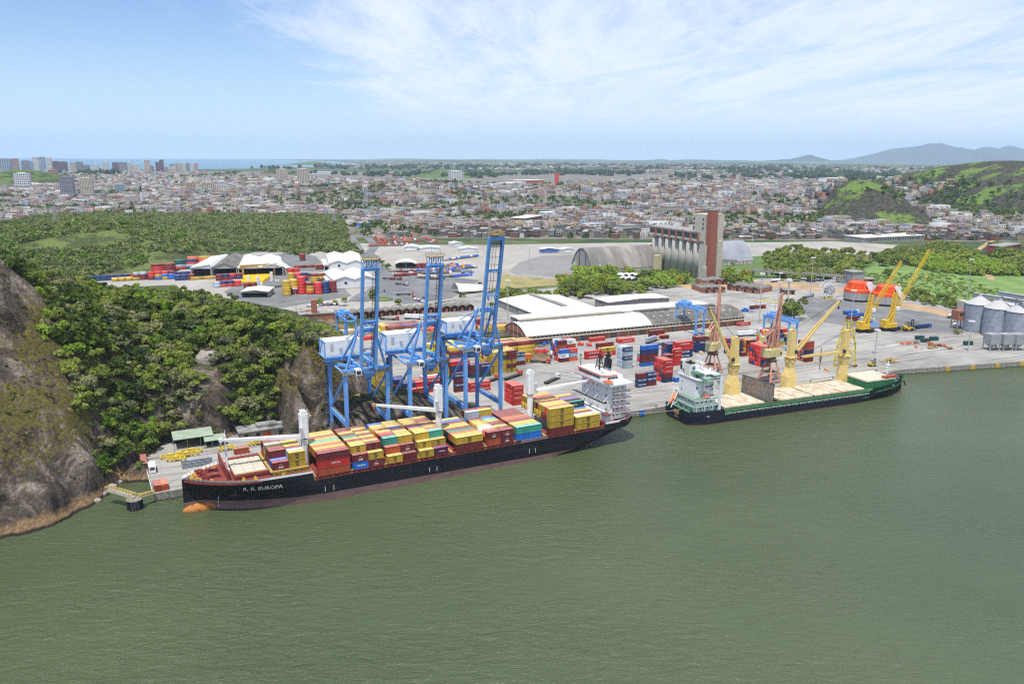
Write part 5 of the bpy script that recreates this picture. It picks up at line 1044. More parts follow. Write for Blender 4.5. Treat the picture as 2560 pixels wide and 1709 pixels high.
block(z3(930,960), 'x',6.06,3,3,3,['lime','yellow'],47,single=False); block(z3(1090,985), 'x',12.19,4,4,3,['yellow','maroon','navy'],48,single=False); block(z3(830,790), 'x',12.19,2,3,1,['orange'],49,single=False)
block(z3(1320,1000), 'x',12.19,3,4,4,['yellow','maroon'],50,single=False); block(z3(1300,800), 'x',12.19,2,3,2,['yellow','maroon'],51,single=False)
# ---- depot on the left beyond the wooded hill
DA = math.radians(26)
for k, (p, nx, ny, h, cs, L) in enumerate([(z6(85,375),2,3,2,['red'],6.06),(z6(205,362),6,1,2,['navy'],6.06),(z6(375,350),8,1,2,['maroon','rust brown','navy'],6.06),(z6(380,362),4,4,1,['yellow'],6.06),(z6(540,352),2,1,3,['maroon','grey'],6.06),(z6(585,345),6,1,2,['maroon','navy'],12.19),(z6(650,350),4,2,3,['maroon','red'],6.06),(z6(672,290),2,2,3,['red','maroon'],12.19),(z6(700,350),3,1,2,['yellow','blue'],6.06),(z6(845,355),3,2,2,['navy','maroon'],6.06),(z6(840,275),2,2,4,['red','navy','grey','dark green'],12.19),(z6(940,250),3,2,4,['orange','yellow','rust brown'],12.19),(z6(958,240),3,2,2,['yellow'],12.19),(z6(960,350),2,1,1,['yellow'],12.19),(z6(1130,405),4,2,2,['red','navy','grey'],6.06),(z6(1150,370),4,2,3,['red','teal','navy','maroon'],6.06),(z6(1645,465),1,3,5,['yellow'],6.06),(z6(1700,455),1,3,5,['yellow','maroon'],6.06),(z6(1755,455),1,3,6,['red'],6.06),(z6(1815,457),1,3,4,['red','yellow','maroon'],6.06),(z6(1878,455),1,3,4,['red'],6.06),(z6(1930,450),1,3,4,['maroon','navy'],6.06),(z6(1985,443),1,3,4,['maroon'],6.06),(z6(1680,360),1,2,3,['yellow'],6.06),(z6(1730,360),2,2,3,['navy','red'],6.06),(z6(1850,365),1,2,3,['yellow','maroon'],6.06),(z6(1905,362),1,2,3,['maroon','yellow'],6.06),(z6(1675,305),2,2,2,['red'],6.06),(z6(1720,265),2,1,1,['maroon'],12.19),(z6(1765,210),1,2,3,['maroon'],6.06),(z6(1350,415),2,1,2,['maroon'],6.06),(z6(1880,275),2,2,2,['maroon','yellow'],12.19),(z3(690,380),2,2,1,['maroon'],12.19),(z3(850,320),2,2,2,['maroon'],6.06)]):
    block(p, 'x', L, nx, ny, h, cs, 60+k, ang=DA, single=False)
# ================================================================ buildings and port equipment
def TZ(bx, by, tx, ty, z0=3.): return GY(tx, ty, G(bx,by,z0).y).z
def yaw(a, b): return math.atan2(b.y-a.y, b.x-a.x)
BRICK = M('brick', (.36,.145,.085), .9, .3, .9, dirt=(.20,.12,.09), dscale=.2, dthr=.6); CONCR = M('concrete_grey', (.30,.29,.27), .9, .3, .3, dirt=(.13,.125,.115), dscale=.12, dthr=.52); CRMC = M('concrete_cream', (.50,.46,.38), .85, .2, .3, dirt=(.24,.21,.17), dscale=.12, dthr=.6); ROOFW = M('roof_white', (.72,.72,.70), .5, .12, .1, dirt=(.50,.475,.44), dscale=.06, dthr=.52, stretch=(1,.35,1)); ROOFD = M('roof_dark', (.135,.125,.11), .9, .35, .2, dirt=(.24,.22,.19), dscale=.09, dthr=.5)
ROOFC = M('roof_cream', (.60,.56,.48), .8, .14, .05, dirt=(.46,.42,.36), dscale=.05, dthr=.55, stretch=(1,.15,1)); WALLW = M('wall_white', (.70,.71,.71), .7, .12, .2); METAL = M('roof_metal', (.29,.30,.33), .5, .2, .06, dirt=(.22,.15,.12), dscale=.05, dthr=.6, stretch=(1,.2,1)); STEELG = M('steel_galv', (.42,.43,.44), .5, .2, .3); TRUNK = M('trunk', (.13,.10,.075), .9, .3, 2.)
ROOFT = M('roof_tile', (.42,.17,.09), .85, .3, .3); DIRT = M('bare_soil', (.40,.27,.15), .95, .35, .05, dirt=(.28,.24,.12), dscale=.07); DRYG = M('dry_grass', (.33,.27,.11), .95, .3, .03, dirt=(.13,.17,.05), dscale=.03, dthr=.5); LAWN = M('lawn', (.10,.16,.04), .95, .35, .05, dirt=(.20,.20,.075), dscale=.03, dthr=.55); PALEC = M('pale_paving', (.35,.325,.28), .9, .28, .02, dirt=(.32,.31,.28), dscale=.015, dthr=.5, stretch=(1,.5,1))
# ---- the vaulted warehouse along the yard
p0, p1, pb = G(*z7(390,552)), G(*z7(2215,372)), G(*z7(168,467)); VA = yaw(p0,p1); VL = (p1-p0).length; VD = abs((pb-p0).dot(Vector((-math.sin(VA),math.cos(VA),0)))); VD = min(VD, 40)
T = thing('warehouse', 'long vaulted brick warehouse with roof half white, half dark concrete', 'warehouse', p0, VA)
HE = TZ(*z7(390,552),*z7(388,474))-3; HR = 12.6
def arch(d, he, hr, n=14, o=0.): return [(d*i/n, he+o+(hr-he)*math.sin(math.pi*i/n)**.8) for i in range(n+1)]
ar = arch(VD, HE, HR); xw = VL*.545
mb = MB(); mb.box(.2,.3,0,VL-.2,.9,HE-1.4); mb.box(.2,VD-.9,0,VL-.2,VD-.2,HE); prof = [(.3,0)]+[(y,z-.25) for y, z in ar]+[(VD-.3,0)]
mb.extrude(prof, .2, .9); mb.extrude(prof, VL-.9, VL-.2); mb.build('wall', [BRICK], T)
nb = 9
for i in range(nb): MB().sheet(ar, xw*i/nb-.3*(i == 0)+.06, xw*(i+1)/nb-.06, .3).build('roof_bay', [ROOFW], T)
ar2 = arch(VD, HE, HR-.3)
for i in range(7): MB().sheet(ar2, xw+(VL-xw)*i/7+.06, xw+(VL-xw)*(i+1)/7-.06+.3*(i == 6), .3).build('roof_bay', [ROOFD], T)
mb = MB()
for i in range(3):
    for j in range(12): a, b = ar2[3+i*3], ar2[4+i*3]; x = xw+6+j*(VL-xw-8)/12; mb.add([(x,a[0],a[1]+.06),(x+1.6,a[0],a[1]+.06),(x+1.6,(a[0]+b[0])/2,(a[1]+b[1])/2+.06),(x,(a[0]+b[0])/2,(a[1]+b[1])/2+.06)],[(0,1,2,3)])
mb.build('skylight', [M('skylight',(.48,.46,.40),.5,.1)], T)
MB().box(4,VD*.5,HR-.2,xw-12,VD*.5+5.5,HR+.9).build('ridge_vent', [M('roof_vent',(.24,.21,.17),.9,.3,.3)], T); MB().box(xw-2,VD*.5,HR-.3,VL-14,VD*.5+5,HR+.8).build('ridge_vent', [ROOFD], T)
mb = MB().box(-.4,-1.6,HE-2.3,VL+.4,.3,HE-2.0); mb.box(-.3,-.15,HE-.25,VL+.3,.3,HE+.1); mb.build('canopy', [CRMC], T)
mb = MB().box(.3,.05,HE-1.95,VL-.3,.32,HE-.25); mb.build('clerestory', [M('clerestory_dark',(.08,.075,.065),.6,.2)], T)
md = MB().box(0,.02,HE-2,.35,.3,HE-.2).data('mullion', [CRMC]); 
for i in range(int(VL/3.)): put('mullion', md, T, (i*3.+1,-.06,0))
dm = MB().box(0,0,0,4.6,.2,4.4).data('door', [M('door_grey',(.13,.125,.12),.6,.2)])
for x in (14,40,66,88,100,118,135,152): 
    if x < VL-6: put('door', dm, T, (x,.14,0))
mb = MB(); 
for i in range(int(VL/8)): mb.box(i*8+.2,.1,0,i*8+.7,.3,HE-2.3)
mb.build('pilaster', [CRMC], T)['kind'] = 'stuff'
mb = MB().box(.05,VD*.27,0,.2,VD*.27+4,4.4).box(.05,VD*.7,0,.2,VD*.7+4,4.4); mb.build('end_door', [M('door_grey',(.13,.125,.12),.6,.2)], T)
mb = MB()
for i in range(8): y = VD*(.1+.105*i); mb.box(.1,y,4.9,.2,y+VD*.09,6.1)
mb.build('end_window', [M('clerestory_dark',(.08,.075,.065),.6,.2)], T)
mb = MB(); 
for k in (.2,.4,.6,.8): mb.bar((.08,VD*k,0),(.08,VD*k,HE+(HR-HE)*math.sin(math.pi*k)**.8-.4),.3)
mb.build('end_rib', [CRMC], T)
# ---- cream sheds behind it
def gable(name, label, cat, fl, frr, depth, eave, rise, wall, roof, bays=1, open_front=False, group=None, over=.6, vent=False, emblem=False, ridge_x=None):
    a = yaw(fl,frr); w = (frr-fl).length; t = thing(name, label, cat, fl, a, group); bw = w/bays
    prof = []
    for b in range(bays): prof += [(b*bw, eave),(b*bw+bw*(ridge_x or .5), eave+rise)]
    prof.append((w,eave))
    mb = MB(); out = [(0,0)]+prof+[(w,0)]
    if not open_front: mb.extrude([(y,z-.1) if z > 0 else (y,z) for y, z in out], .3, .6, axis=1)
    else:
        mb.box(0,0,0,.5,1,eave-.15).box(w-.5,0,0,w,1,eave-.15); mb.extrude([(0,eave-1.2)]+[(y,z-.12) for y, z in prof]+[(w,eave-1.2)], .3, .5, axis=1)
    mb.box(0,.6,0,.3,depth-.6,eave-.15).box(w-.3,.6,0,w,depth-.6,eave-.15); mb.extrude([(y,z-.1) if z > 0 else (y,z) for y, z in out], depth-.6, depth-.3, axis=1)
    mb.build('wall', [wall], t)
    if open_front: MB().box(.5,depth*.5,0,w-.5,depth*.52,eave-.2).build('inner_shade_panel', [DARK], t)  # near-black panel halfway in: shade of the open shed put in as colour
    pr = [(prof[0][0]-over,prof[0][1]-over*rise/(bw/2)*.9)]+prof[1:-1]+[(prof[-1][0]+over,prof[-1][1]-over*rise/(bw/2)*.9)]
    for i in range(len(pr)-1): MB().extrude([pr[i],pr[i+1],(pr[i+1][0],pr[i+1][1]+.22),(pr[i][0],pr[i][1]+.22)], -over, depth+over*.3, axis=1).build('roof', [roof], t)
    if vent: MB().box(w/2-1.6,depth*.18,eave+rise-.2,w/2+1.6,depth*.95,eave+rise+1.3).build('ridge_vent', [M('vent_cream',(.42,.39,.33),.8,.2)], t); MB().box(w/2-2,depth*.18,eave+rise+1.3,w/2+2,depth*.95,eave+rise+1.5).build('vent_cap', [CONCR], t)
    if emblem: MB().lathe([(.05,0),(1.5,0),(1.5,.08)],20).build('emblem', [M('emblem_navy',(.05,.06,.13),.6,0)], t, (w*.28,.2,eave*.62)).rotation_euler = (math.pi/2,0,0)
    return t
a0, a1, a2, a3 = G(*z7(500,303),9), G(*z7(985,214),9), G(*z7(150,163),9), G(*z7(640,118),9)
fl = Vector((a0.x,a0.y,3)); 
def inl(a): return Vector((-math.sin(a),math.cos(a),0))
wv = VA; wE = Vector((math.cos(wv),math.sin(wv),0)); wN = inl(wv)
wid = 58.; dep = max(60, (a2-a0).dot(wN))
gable('flat_roofed_shed', 'broad cream shed with a low roof and long ridge vent', 'shed', fl, fl+wE*wid, dep, 6.2, 2.6, CONCR, ROOFC, vent=True)
b0 = p0+wN*(VD+.6)+wE*16
gable('flat_roofed_shed', 'low cream shed running along the back of the vaulted warehouse', 'shed', b0, b0+wE*(VL-14), min(46,max(20,(fl-b0).dot(wN)-1.2)), 8.4, 1.4, CONCR, ROOFC)
c0 = p0+wN*(VD+48)+wE*(VL*.62); gable('flat_roofed_shed', 'white roofed shed behind the dark end of the vaulted warehouse', 'shed', c0, c0+wE*60, 22, 8.0, 1.2, CONCR, ROOFW)
# ---- grain silo
s0, s1 = G(*zb(1131,985)), G(*zb(1482,1061)); SA = yaw(s1,s0)-math.pi/2; SLn = (s0-s1).length
T = thing('grain_silo', 'concrete grain silo of tall cylinders with brick piers and tower', 'silo', s1, SA)       # x: to the right, y: along the row, away
zt = TZ(*zb(1482,1061),*zb(1482,745))-3; zg = TZ(*zb(1482,1061),*zb(1482,672))-3; zh = TZ(*zb(1540,1050),*zb(1540,515))-3; ztw = TZ(*zb(1600,1040),*zb(1600,475))-3
SILO = M('silo_concrete', (.44,.405,.35), .85, .18, .2, dirt=(.27,.255,.24), dscale=.12, dthr=.55, stretch=(1,1,.1))
r_ = SLn/6/2
cy = MB().tube((0,0,0),(0,0,zt),r_*.985,n=20).data('cylinder', [SILO])
for o in cy.polygons: o.use_smooth = len(o.vertices) == 4
for i in range(6):
    for j in range(2): put('cylinder', cy, T, (r_+j*2*r_,r_+i*2*r_,0))
for j in range(2): put('cylinder', cy, T, (r_+j*2*r_+.3,SLn+r_+.2,0))
mb = MB().box(-.4,-.3,zt-.8,4*r_+.4,SLn+2*r_+.4,zg-1.2); mb.build('gallery', [CRMC], T); MB().box(-1,-.6,zg-1.2,4*r_+1,SLn+2*r_+.8,zg).build('gallery_roof', [CONCR], T)
pm = MB().box(-1.3,-1.2,zt-2.6,-.35,1.2,zg-.4).data('brick_pier', [BRICK])
for i in range(7): put('brick_pier', pm, T, (0,i*2*r_+.4,0))
wm = MB().box(-.5,0,zt+2,-.38,2*r_-3,zg-2.2).data('gallery_window', [GLASS])
for i in range(7): put('gallery_window', wm, T, (-.04,i*2*r_+1.9,0))
mb = MB().box(1,-9.5,0,4*r_-1,-.4,zt).box(.2,-8,zt,4*r_-.6,12,zh); mb.build('headhouse', [CRMC], T)
hw_ = MB().box(0,0,0,.15,2,2.4).data('head_window', [GLASS])
for z in np.arange(zg+3,zh-2,4.6):
    for y in (-6.4,8.6): put('head_window', hw_, T, (.05,y,z))
MB().box(1.6,-16.5,0,10,-9.6,ztw).build('brick_tower', [M('tower_brick',(.30,.105,.065),.9,.25,.6,dirt=(.18,.09,.07),dscale=.1,dthr=.6)], T)
MB().box(1.4,-16.7,ztw,10.2,-9.4,ztw+.6).build('tower_cap', [CONCR], T); MB().box(0,-12,0,1.5,-9.8,zt-4).box(-1.4,-14,0,1.5,-9.8,14).build('stair_tower', [CRMC], T)
MB().box(-8.5,SLn*.78,0,-3,SLn*.78+8,TZ(*zb(1100,1015),*zb(1100,915))+2).build('annex', [paintm('annex_cream',(.58,.49,.30))], T)
# ---- parabolic shed
q0, q1, q2 = G(*zb(405,977)), G(*zb(601,1021)), G(*zb(1957,938)); PA = yaw(q1,q2); PL = (q2-q1).length; PD = (q0-q1).dot(inl(PA)); PH = TZ(*zb(505,1000),*zb(505,805))-3
T = thing('storage_shed', 'long parabolic storage shed, grey concrete shell with blue-grey metal end', 'shed', q1, PA)
pp = [(PD*i/18, 4+(PH-4)*(1-abs(2*i/18-1)**2.1)) for i in range(19)]
SHELL = M('shell_concrete', (.21,.195,.175), .9, .35, .06, dirt=(.35,.32,.28), dscale=.03, dthr=.47, stretch=(1,.3,.12))
k = PL*.60
for i in range(8): MB().sheet(pp, k*i/8+.05, k*(i+1)/8-.05, .4).build('shell_bay', [SHELL], T, smooth=False)
for i in range(6): MB().sheet([(y,z+.3) for y, z in pp], k+(PL-k)*i/6+.05, k+(PL-k)*(i+1)/6-.05, .3).build('metal_bay', [METAL], T)
mb = MB(); mb.extrude([(.3,0)]+[(y,z-.3) for y, z in pp]+[(PD-.3,0)], .8, 1.3); mb.extrude([(.3,0)]+[(y,z-.3) for y, z in pp]+[(PD-.3,0)], PL-1.3, PL-.8); mb.build('end_wall', [M('gable_grey',(.30,.285,.265),.9,.15)], T)
MB().box(.6,PD*.30,2,.8,PD*.30+2,PH*.86).box(.6,PD*.60,2,.8,PD*.60+2,PH*.88).build('window_strip', [GLASS], T)
mb = MB().box(.5,.2,0,PL-.5,.6,4).box(.5,PD-.6,0,PL-.5,PD-.2,4); mb.build('base_wall', [CRMC], T)
bt = MB().box(0,-.5,0,.8,.25,4.4).data('buttress', [CONCR])
for i in range(int(PL/6)): put('buttress', bt, T, (2+i*6,0,0))
MB().bar((-6,PD*.86,1),(1,PD*.8,9),1.4).bar((8,-6,1),(10,0,9),1.2).build('conveyor_chute', [paintm('pale_blue',(.36,.52,.72))], T); MB().box(-2,PD*.72,0,.5,PD*.72+3,7).box(12,-3,0,15,-.6,6).build('hopper', [YELP], T)
# ---- depot sheds
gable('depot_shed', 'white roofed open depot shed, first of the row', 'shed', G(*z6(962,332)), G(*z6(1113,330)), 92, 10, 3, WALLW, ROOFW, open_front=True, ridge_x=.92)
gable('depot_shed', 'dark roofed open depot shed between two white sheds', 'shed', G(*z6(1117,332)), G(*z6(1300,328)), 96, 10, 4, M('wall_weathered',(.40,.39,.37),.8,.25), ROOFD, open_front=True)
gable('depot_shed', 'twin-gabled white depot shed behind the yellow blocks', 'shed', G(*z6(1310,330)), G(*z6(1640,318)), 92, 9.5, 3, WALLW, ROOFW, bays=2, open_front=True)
gable('depot_shed', 'upper twin-gabled white shed with round emblem by the road', 'shed', G(*z6(1978,277)), G(*z6(2232,270)), 92, 7, 3.0, WALLW, ROOFW, bays=2, emblem=True)
gable('depot_shed', 'lower twin-gabled white shed with round emblem by the roundabout', 'shed', G(*z6(2014,418)), G(*z6(2318,402)), 62, 8.5, 3.0, WALLW, ROOFW, bays=2, emblem=True)
for lab, a, b, d in (('cream lean-to canopy beside the upper emblem shed',z6(1940,278),z6(1972,277),55),('cream lean-to canopy beside the lower emblem shed',z6(1962,395),z6(2008,393),34),('white lean-to canopy beside the twin-gabled depot shed',z6(1662,300),z6(1700,298),74)):
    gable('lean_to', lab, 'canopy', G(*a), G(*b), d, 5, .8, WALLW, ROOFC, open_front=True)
gable('low_shed', 'long low grey-roofed shed behind the stacked yellow boxes', 'shed', G(*z6(1700,345)), G(*z6(1950,335)), 16, 4, 1, CONCR, CONCR)
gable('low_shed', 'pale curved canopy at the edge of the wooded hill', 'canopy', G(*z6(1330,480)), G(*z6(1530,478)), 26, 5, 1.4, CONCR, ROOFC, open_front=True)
T = thing('gantry_crane', 'ochre overhead gantry crane in front of the depot sheds', 'crane', G(*z6(1345,330)), DA)
w_ = (G(*z6(1578,322))-G(*z6(1345,330))).length; OCH = paintm('ochre_steel',(.42,.27,.08))
for x in (0,w_): MB().box(x-.9,-.9,0,x+.9,.9,11).build('leg', [OCH], T)
MB().box(-3,-1.1,11,w_+3,1.1,12.6).build('girder', [OCH], T)
# yellow drums of the depot, a field of them
yb = MB().tube((0,-2.6,1.1),(0,2.6,1.1),1.1,n=8).box(-1.2,-2.6,0,1.2,2.6,.25).data('cable_spool', [paintm('spool_yellow',(.80,.52,.02),var=.1)])
f0 = G(*z6(1262,375)); f1 = G(*z6(1480,372)); f2 = G(*z6(1340,325)); 
for i in range(15):
    for j in range(9):
        p = f0.lerp(f1,i/14)+(f2-f0)*(j/8)+Vector((0,0,0)); tag(put('yellow_bundle', yb, None, p, DA), 'yellow bundle in the block before the twin-gabled depot shed', 'bundle', 'yellow bundles stacked in the depot')
for i, (x, y, nst) in enumerate(((1385,372,3),(1455,395,4),(1480,405,2),(1555,360,4))):
    for j in range(nst): tag(MB().tube((0,0,0),(0,0,2.1),1.5,n=12).tube((0,0,2.1),(0,0,2.3),1.0,n=10).build('white_tank', [WHITE], None, G(*z6(x,y))+Vector((0,0,j*2.35)), 0), 'white round tank stacked among the yellow bundles', 'tank', 'white tanks by the yellow bundles')
# ---- toll gate with vaulted concrete roofs
g0, g1 = G(*z3(255,692)), G(*z3(1262,625)); GA = yaw(g0,g1); GL = (g1-g0).length; T = thing('gate_building', 'long gatehouse with a row of dark concrete barrel vaults', 'gatehouse', g0, GA)
nv = 17; bw = GL/nv; vp = [(bw*i/8, 3.6+1.7*math.sin(math.pi*i/8)) for i in range(9)]
vm = MB().sheet(vp, -.5, 15, .35, axis=1).data('vault', [ROOFD])
for i in range(nv): put('vault', vm, T, (i*bw,0,0))
pm = MB().box(-.35,0,0,.35,14,3.7).data('pier', [BRICK]); 
for i in range(nv+1): put('pier', pm, T, (i*bw,.4,0))
MB().box(0,3.4,0,GL,3.8,3.7).build('back_wall', [M('gate_dark',(.16,.11,.085),.8,.35)], T)
bo = MB().box(-1.1,-2.6,0,1.1,-.2,2.8).data('booth', [BRICK])
for i in range(nv): put('booth', bo, T, (i*bw+bw/2,3,0))
MB().box(-26,1,0,-.6,10,5).build('office', [BRICK], T); MB().box(-27,.4,5,-.4,10.6,5.5).build('office_roof', [CONCR], T)
MB().box(-17,2,0,-13,6,TZ(*z3(195,690),*z3(195,545))-3).build('brick_stack', [BRICK], T)
# white swooping canopy
T = thing('swoop_canopy', 'white curved shell canopy beside the roundabout', 'canopy', G(*z3(1125,500)), YA)
L_ = (G(*z3(1300,520))-G(*z3(1125,500))).length; n = 14
for k in range(n):
    a, b = k/n, (k+1)/n
    def sec(t): return [(20*i/10*(1-.45*t)-10+10*t*.4, (9.5-4.5*t+1.5*t*t)*math.sin(math.pi*(i+.4)/10.8)**.6-.0) for i in range(11)]
    A, B = sec(a), sec(b); mb = MB(); m = len(A); mb.add([(a*L_,y,z) for y, z in A]+[(b*L_,y,z) for y, z in B]+[(a*L_,y,z-.35) for y, z in A]+[(b*L_,y,z-.35) for y, z in B], [(i,i+1,m+i+1,m+i) for i in range(m-1)]+[(2*m+i,3*m+i,3*m+i+1,2*m+i+1) for i in range(m-1)]); mb.build('shell_strip', [ROOFW], T)
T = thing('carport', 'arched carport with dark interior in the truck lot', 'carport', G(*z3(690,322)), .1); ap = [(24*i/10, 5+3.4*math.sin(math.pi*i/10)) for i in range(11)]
MB().sheet(ap, -1, 22, .3, axis=1).build('roof', [ROOFC], T); MB().box(.2,12,0,24,12.3,5).build('back_wall', [DARK], T)  # near-black panel gives the carport its inner shade by colour
for x in (.2,12,23.5): MB().box(x,0,0,x+.4,.4,6 if x != 12 else 8).build('post', [CONCR], T)
# small white sheds of the far lot
for i, (lab, a, b, d) in enumerate((('white site shed left of two on the far lot',za(1203,722),za(1300,722),26),('long white site shed on the far lot',za(1322,730),za(1468,728),24),('low white shed behind the tallest crane',za(1612,735),za(1745,733),16),('small white hut on the far lot',za(1556,694),za(1640,690),14),('blue-fronted kiosk row beside the parabolic shed',zb(178,845),zb(315,843),12),('white kiosk row at the parabolic shed corner',zb(345,846),zb(455,842),12))):
    gable('site_shed', lab, 'shed', G(*a), G(*b), d, 4.5, 1.6, WALLW if i != 4 else paintm('kiosk_blue',(.10,.17,.42)), ROOFW)
gable('long_roof', 'long white roof standing in the mangrove', 'shed', G(*za(455,536)), G(*za(596,533)), 18, 4, 1, WALLW, ROOFW)
# ---- elevated road on piers behind the port
v0, v1 = G(*zb(1905,1040)), G(*z8(650,500)); T = thing('viaduct', 'low concrete viaduct on piers behind the port', 'viaduct', v0, yaw(v0,v1)); VLn = (v1-v0).length
MB().box(0,-4,5.6,VLn,4,6.8).build('deck', [CONCR], T); MB().box(0,-4.1,6.8,VLn,-3.8,7.7).box(0,3.8,6.8,VLn,4.1,7.7).build('parapet', [CONCR], T)
pm = MB().box(-.6,-3,0,.6,3,5.6).data('pier', [CONCR]); 
for i in range(int(VLn/14)): put('pier', pm, T, (6+i*14,0,0))
v0, v1 = G(*zb(1615,985)), G(*zb(1765,1000)); T = thing('conveyor_bridge', 'raised conveyor bridge from the silo tower to the metal shed', 'bridge', v0, yaw(v0,v1)); L_ = (v1-v0).length+6
MB().box(-4,-2,10,L_,2,13.4).build('gallery', [CONCR], T)
for x in (8,L_-4): MB().box(x-1,-1.6,0,x+1,1.6,10).build('pier', [CONCR], T)
# ---- brick sheds with vaulted roofs among the trees
for i, (lab, a, b, d) in enumerate((('low brick shed with dark wavy roof, left of two by the trees',zb(1545,1185),zb(1720,1178),26),('dark roofed brick shed under the silo trees',zb(1575,1120),zb(1740,1108),20),('long brick shed with scalloped dark roof beside the road',zb(1735,1155),zb(2000,1190),26),('small brick hut with flat roof by the light mast',z8(5,612),z8(105,612),12),('brick store at the end of the viaduct',z8(760,500),z8(880,500),10),('concrete tower block at the end of the viaduct',z8(665,520),z8(775,515),14))):
    A, B = G(*a), G(*b); t = thing('brick_shed', lab, 'shed', A, yaw(A,B)); w = (B-A).length; n = max(2,int(w/7)); h = 4.2 if i != 5 else 13
    MB().box(0,0,0,w,d,h).build('wall', [BRICK if i != 5 else CONCR], t)
    if i < 3:
        pr = [(w/n*k/6, h+.05+1.5*math.sin(math.pi*k/6)) for k in range(7)]; vm = MB().sheet(pr, -.8, d+.6, .3, axis=1).data('vault', [ROOFD])
        for k in range(n): put('vault', vm, t, (k*w/n,0,0))
    else: MB().box(-.8,-.8,h,w+.8,d+.8,h+.4).build('roof', [CONCR], t)
    dm = MB().box(0,-.08,0,2.4,0,3).data('door', [DARK])
    for k in range(n): put('door', dm, t, (k*w/n+1.6,0,0))
for i in range(6):
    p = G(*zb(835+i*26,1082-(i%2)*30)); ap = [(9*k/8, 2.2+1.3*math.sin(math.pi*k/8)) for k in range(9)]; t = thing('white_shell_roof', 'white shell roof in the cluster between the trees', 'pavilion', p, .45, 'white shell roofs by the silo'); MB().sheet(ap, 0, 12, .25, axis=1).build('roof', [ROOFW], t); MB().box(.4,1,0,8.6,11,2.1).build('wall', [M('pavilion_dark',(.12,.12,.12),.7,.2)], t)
# ---- yard gantries
def rtg(p, label, ang=YA):
    T = thing('yard_gantry', label, 'crane', p, ang, 'blue rubber-tyred yard gantries'); h = 19.; sp = 23.
    for y in (0,sp):
        for x in (0,7): MB().bar((x,y,1.6),(x,y,h-.6),1.0,1.1).build('leg', [BLUE], T)
        MB().box(-1.6,y-.7,1.2,8.6,y+.7,2.6).build('sill_beam', [BLUE], T)
        for x in (-.6,1.2,5.8,7.6): MB().tube((x,y-.4,.75),(x,y+.4,.75),.75,n=12).build('wheel', [RUBBER], T)
        MB().box(-.6,y-.6,h-1.2,7.6,y+.6,h-.4).build('end_tie', [BLUE], T); MB().box(1.4,y-1.1,2.6,5.6,y+.2,5.4).build('power_pack', [paintm('cab_grey',(.5,.5,.5))], T)
    for x in (0,7): MB().box(x-.6,-1,h-.4,x+.6,sp+1,h+1.1).build('girder', [BLUE], T); MB().rail([(x-.8 if x == 0 else x+.8,-1,h+1.1),(x-.8 if x == 0 else x+.8,sp+1,h+1.1)],1.,.06).build('hand_rail', [BLUE], T)
    MB().box(-.4,sp-8,h+1.2,7.4,sp-2,h+3.0).box(1.4,sp-6.6,h+3,4,sp-3.4,h+4.2).build('trolley', [BLUE], T); MB().box(1,sp-4,h-4,3.4,sp-1.6,h-1).build('cab', [WHITE], T)
rtg(G(*z7(1806,470)), 'left blue yard gantry, in front of the dark warehouse end'); rtg(G(*z4(1235,592)), 'right blue yard gantry over stacked boxes, by the leafy tree'); rtg(G(*z3(335,905)), 'half hidden blue yard gantry behind the crane nearest the hill')
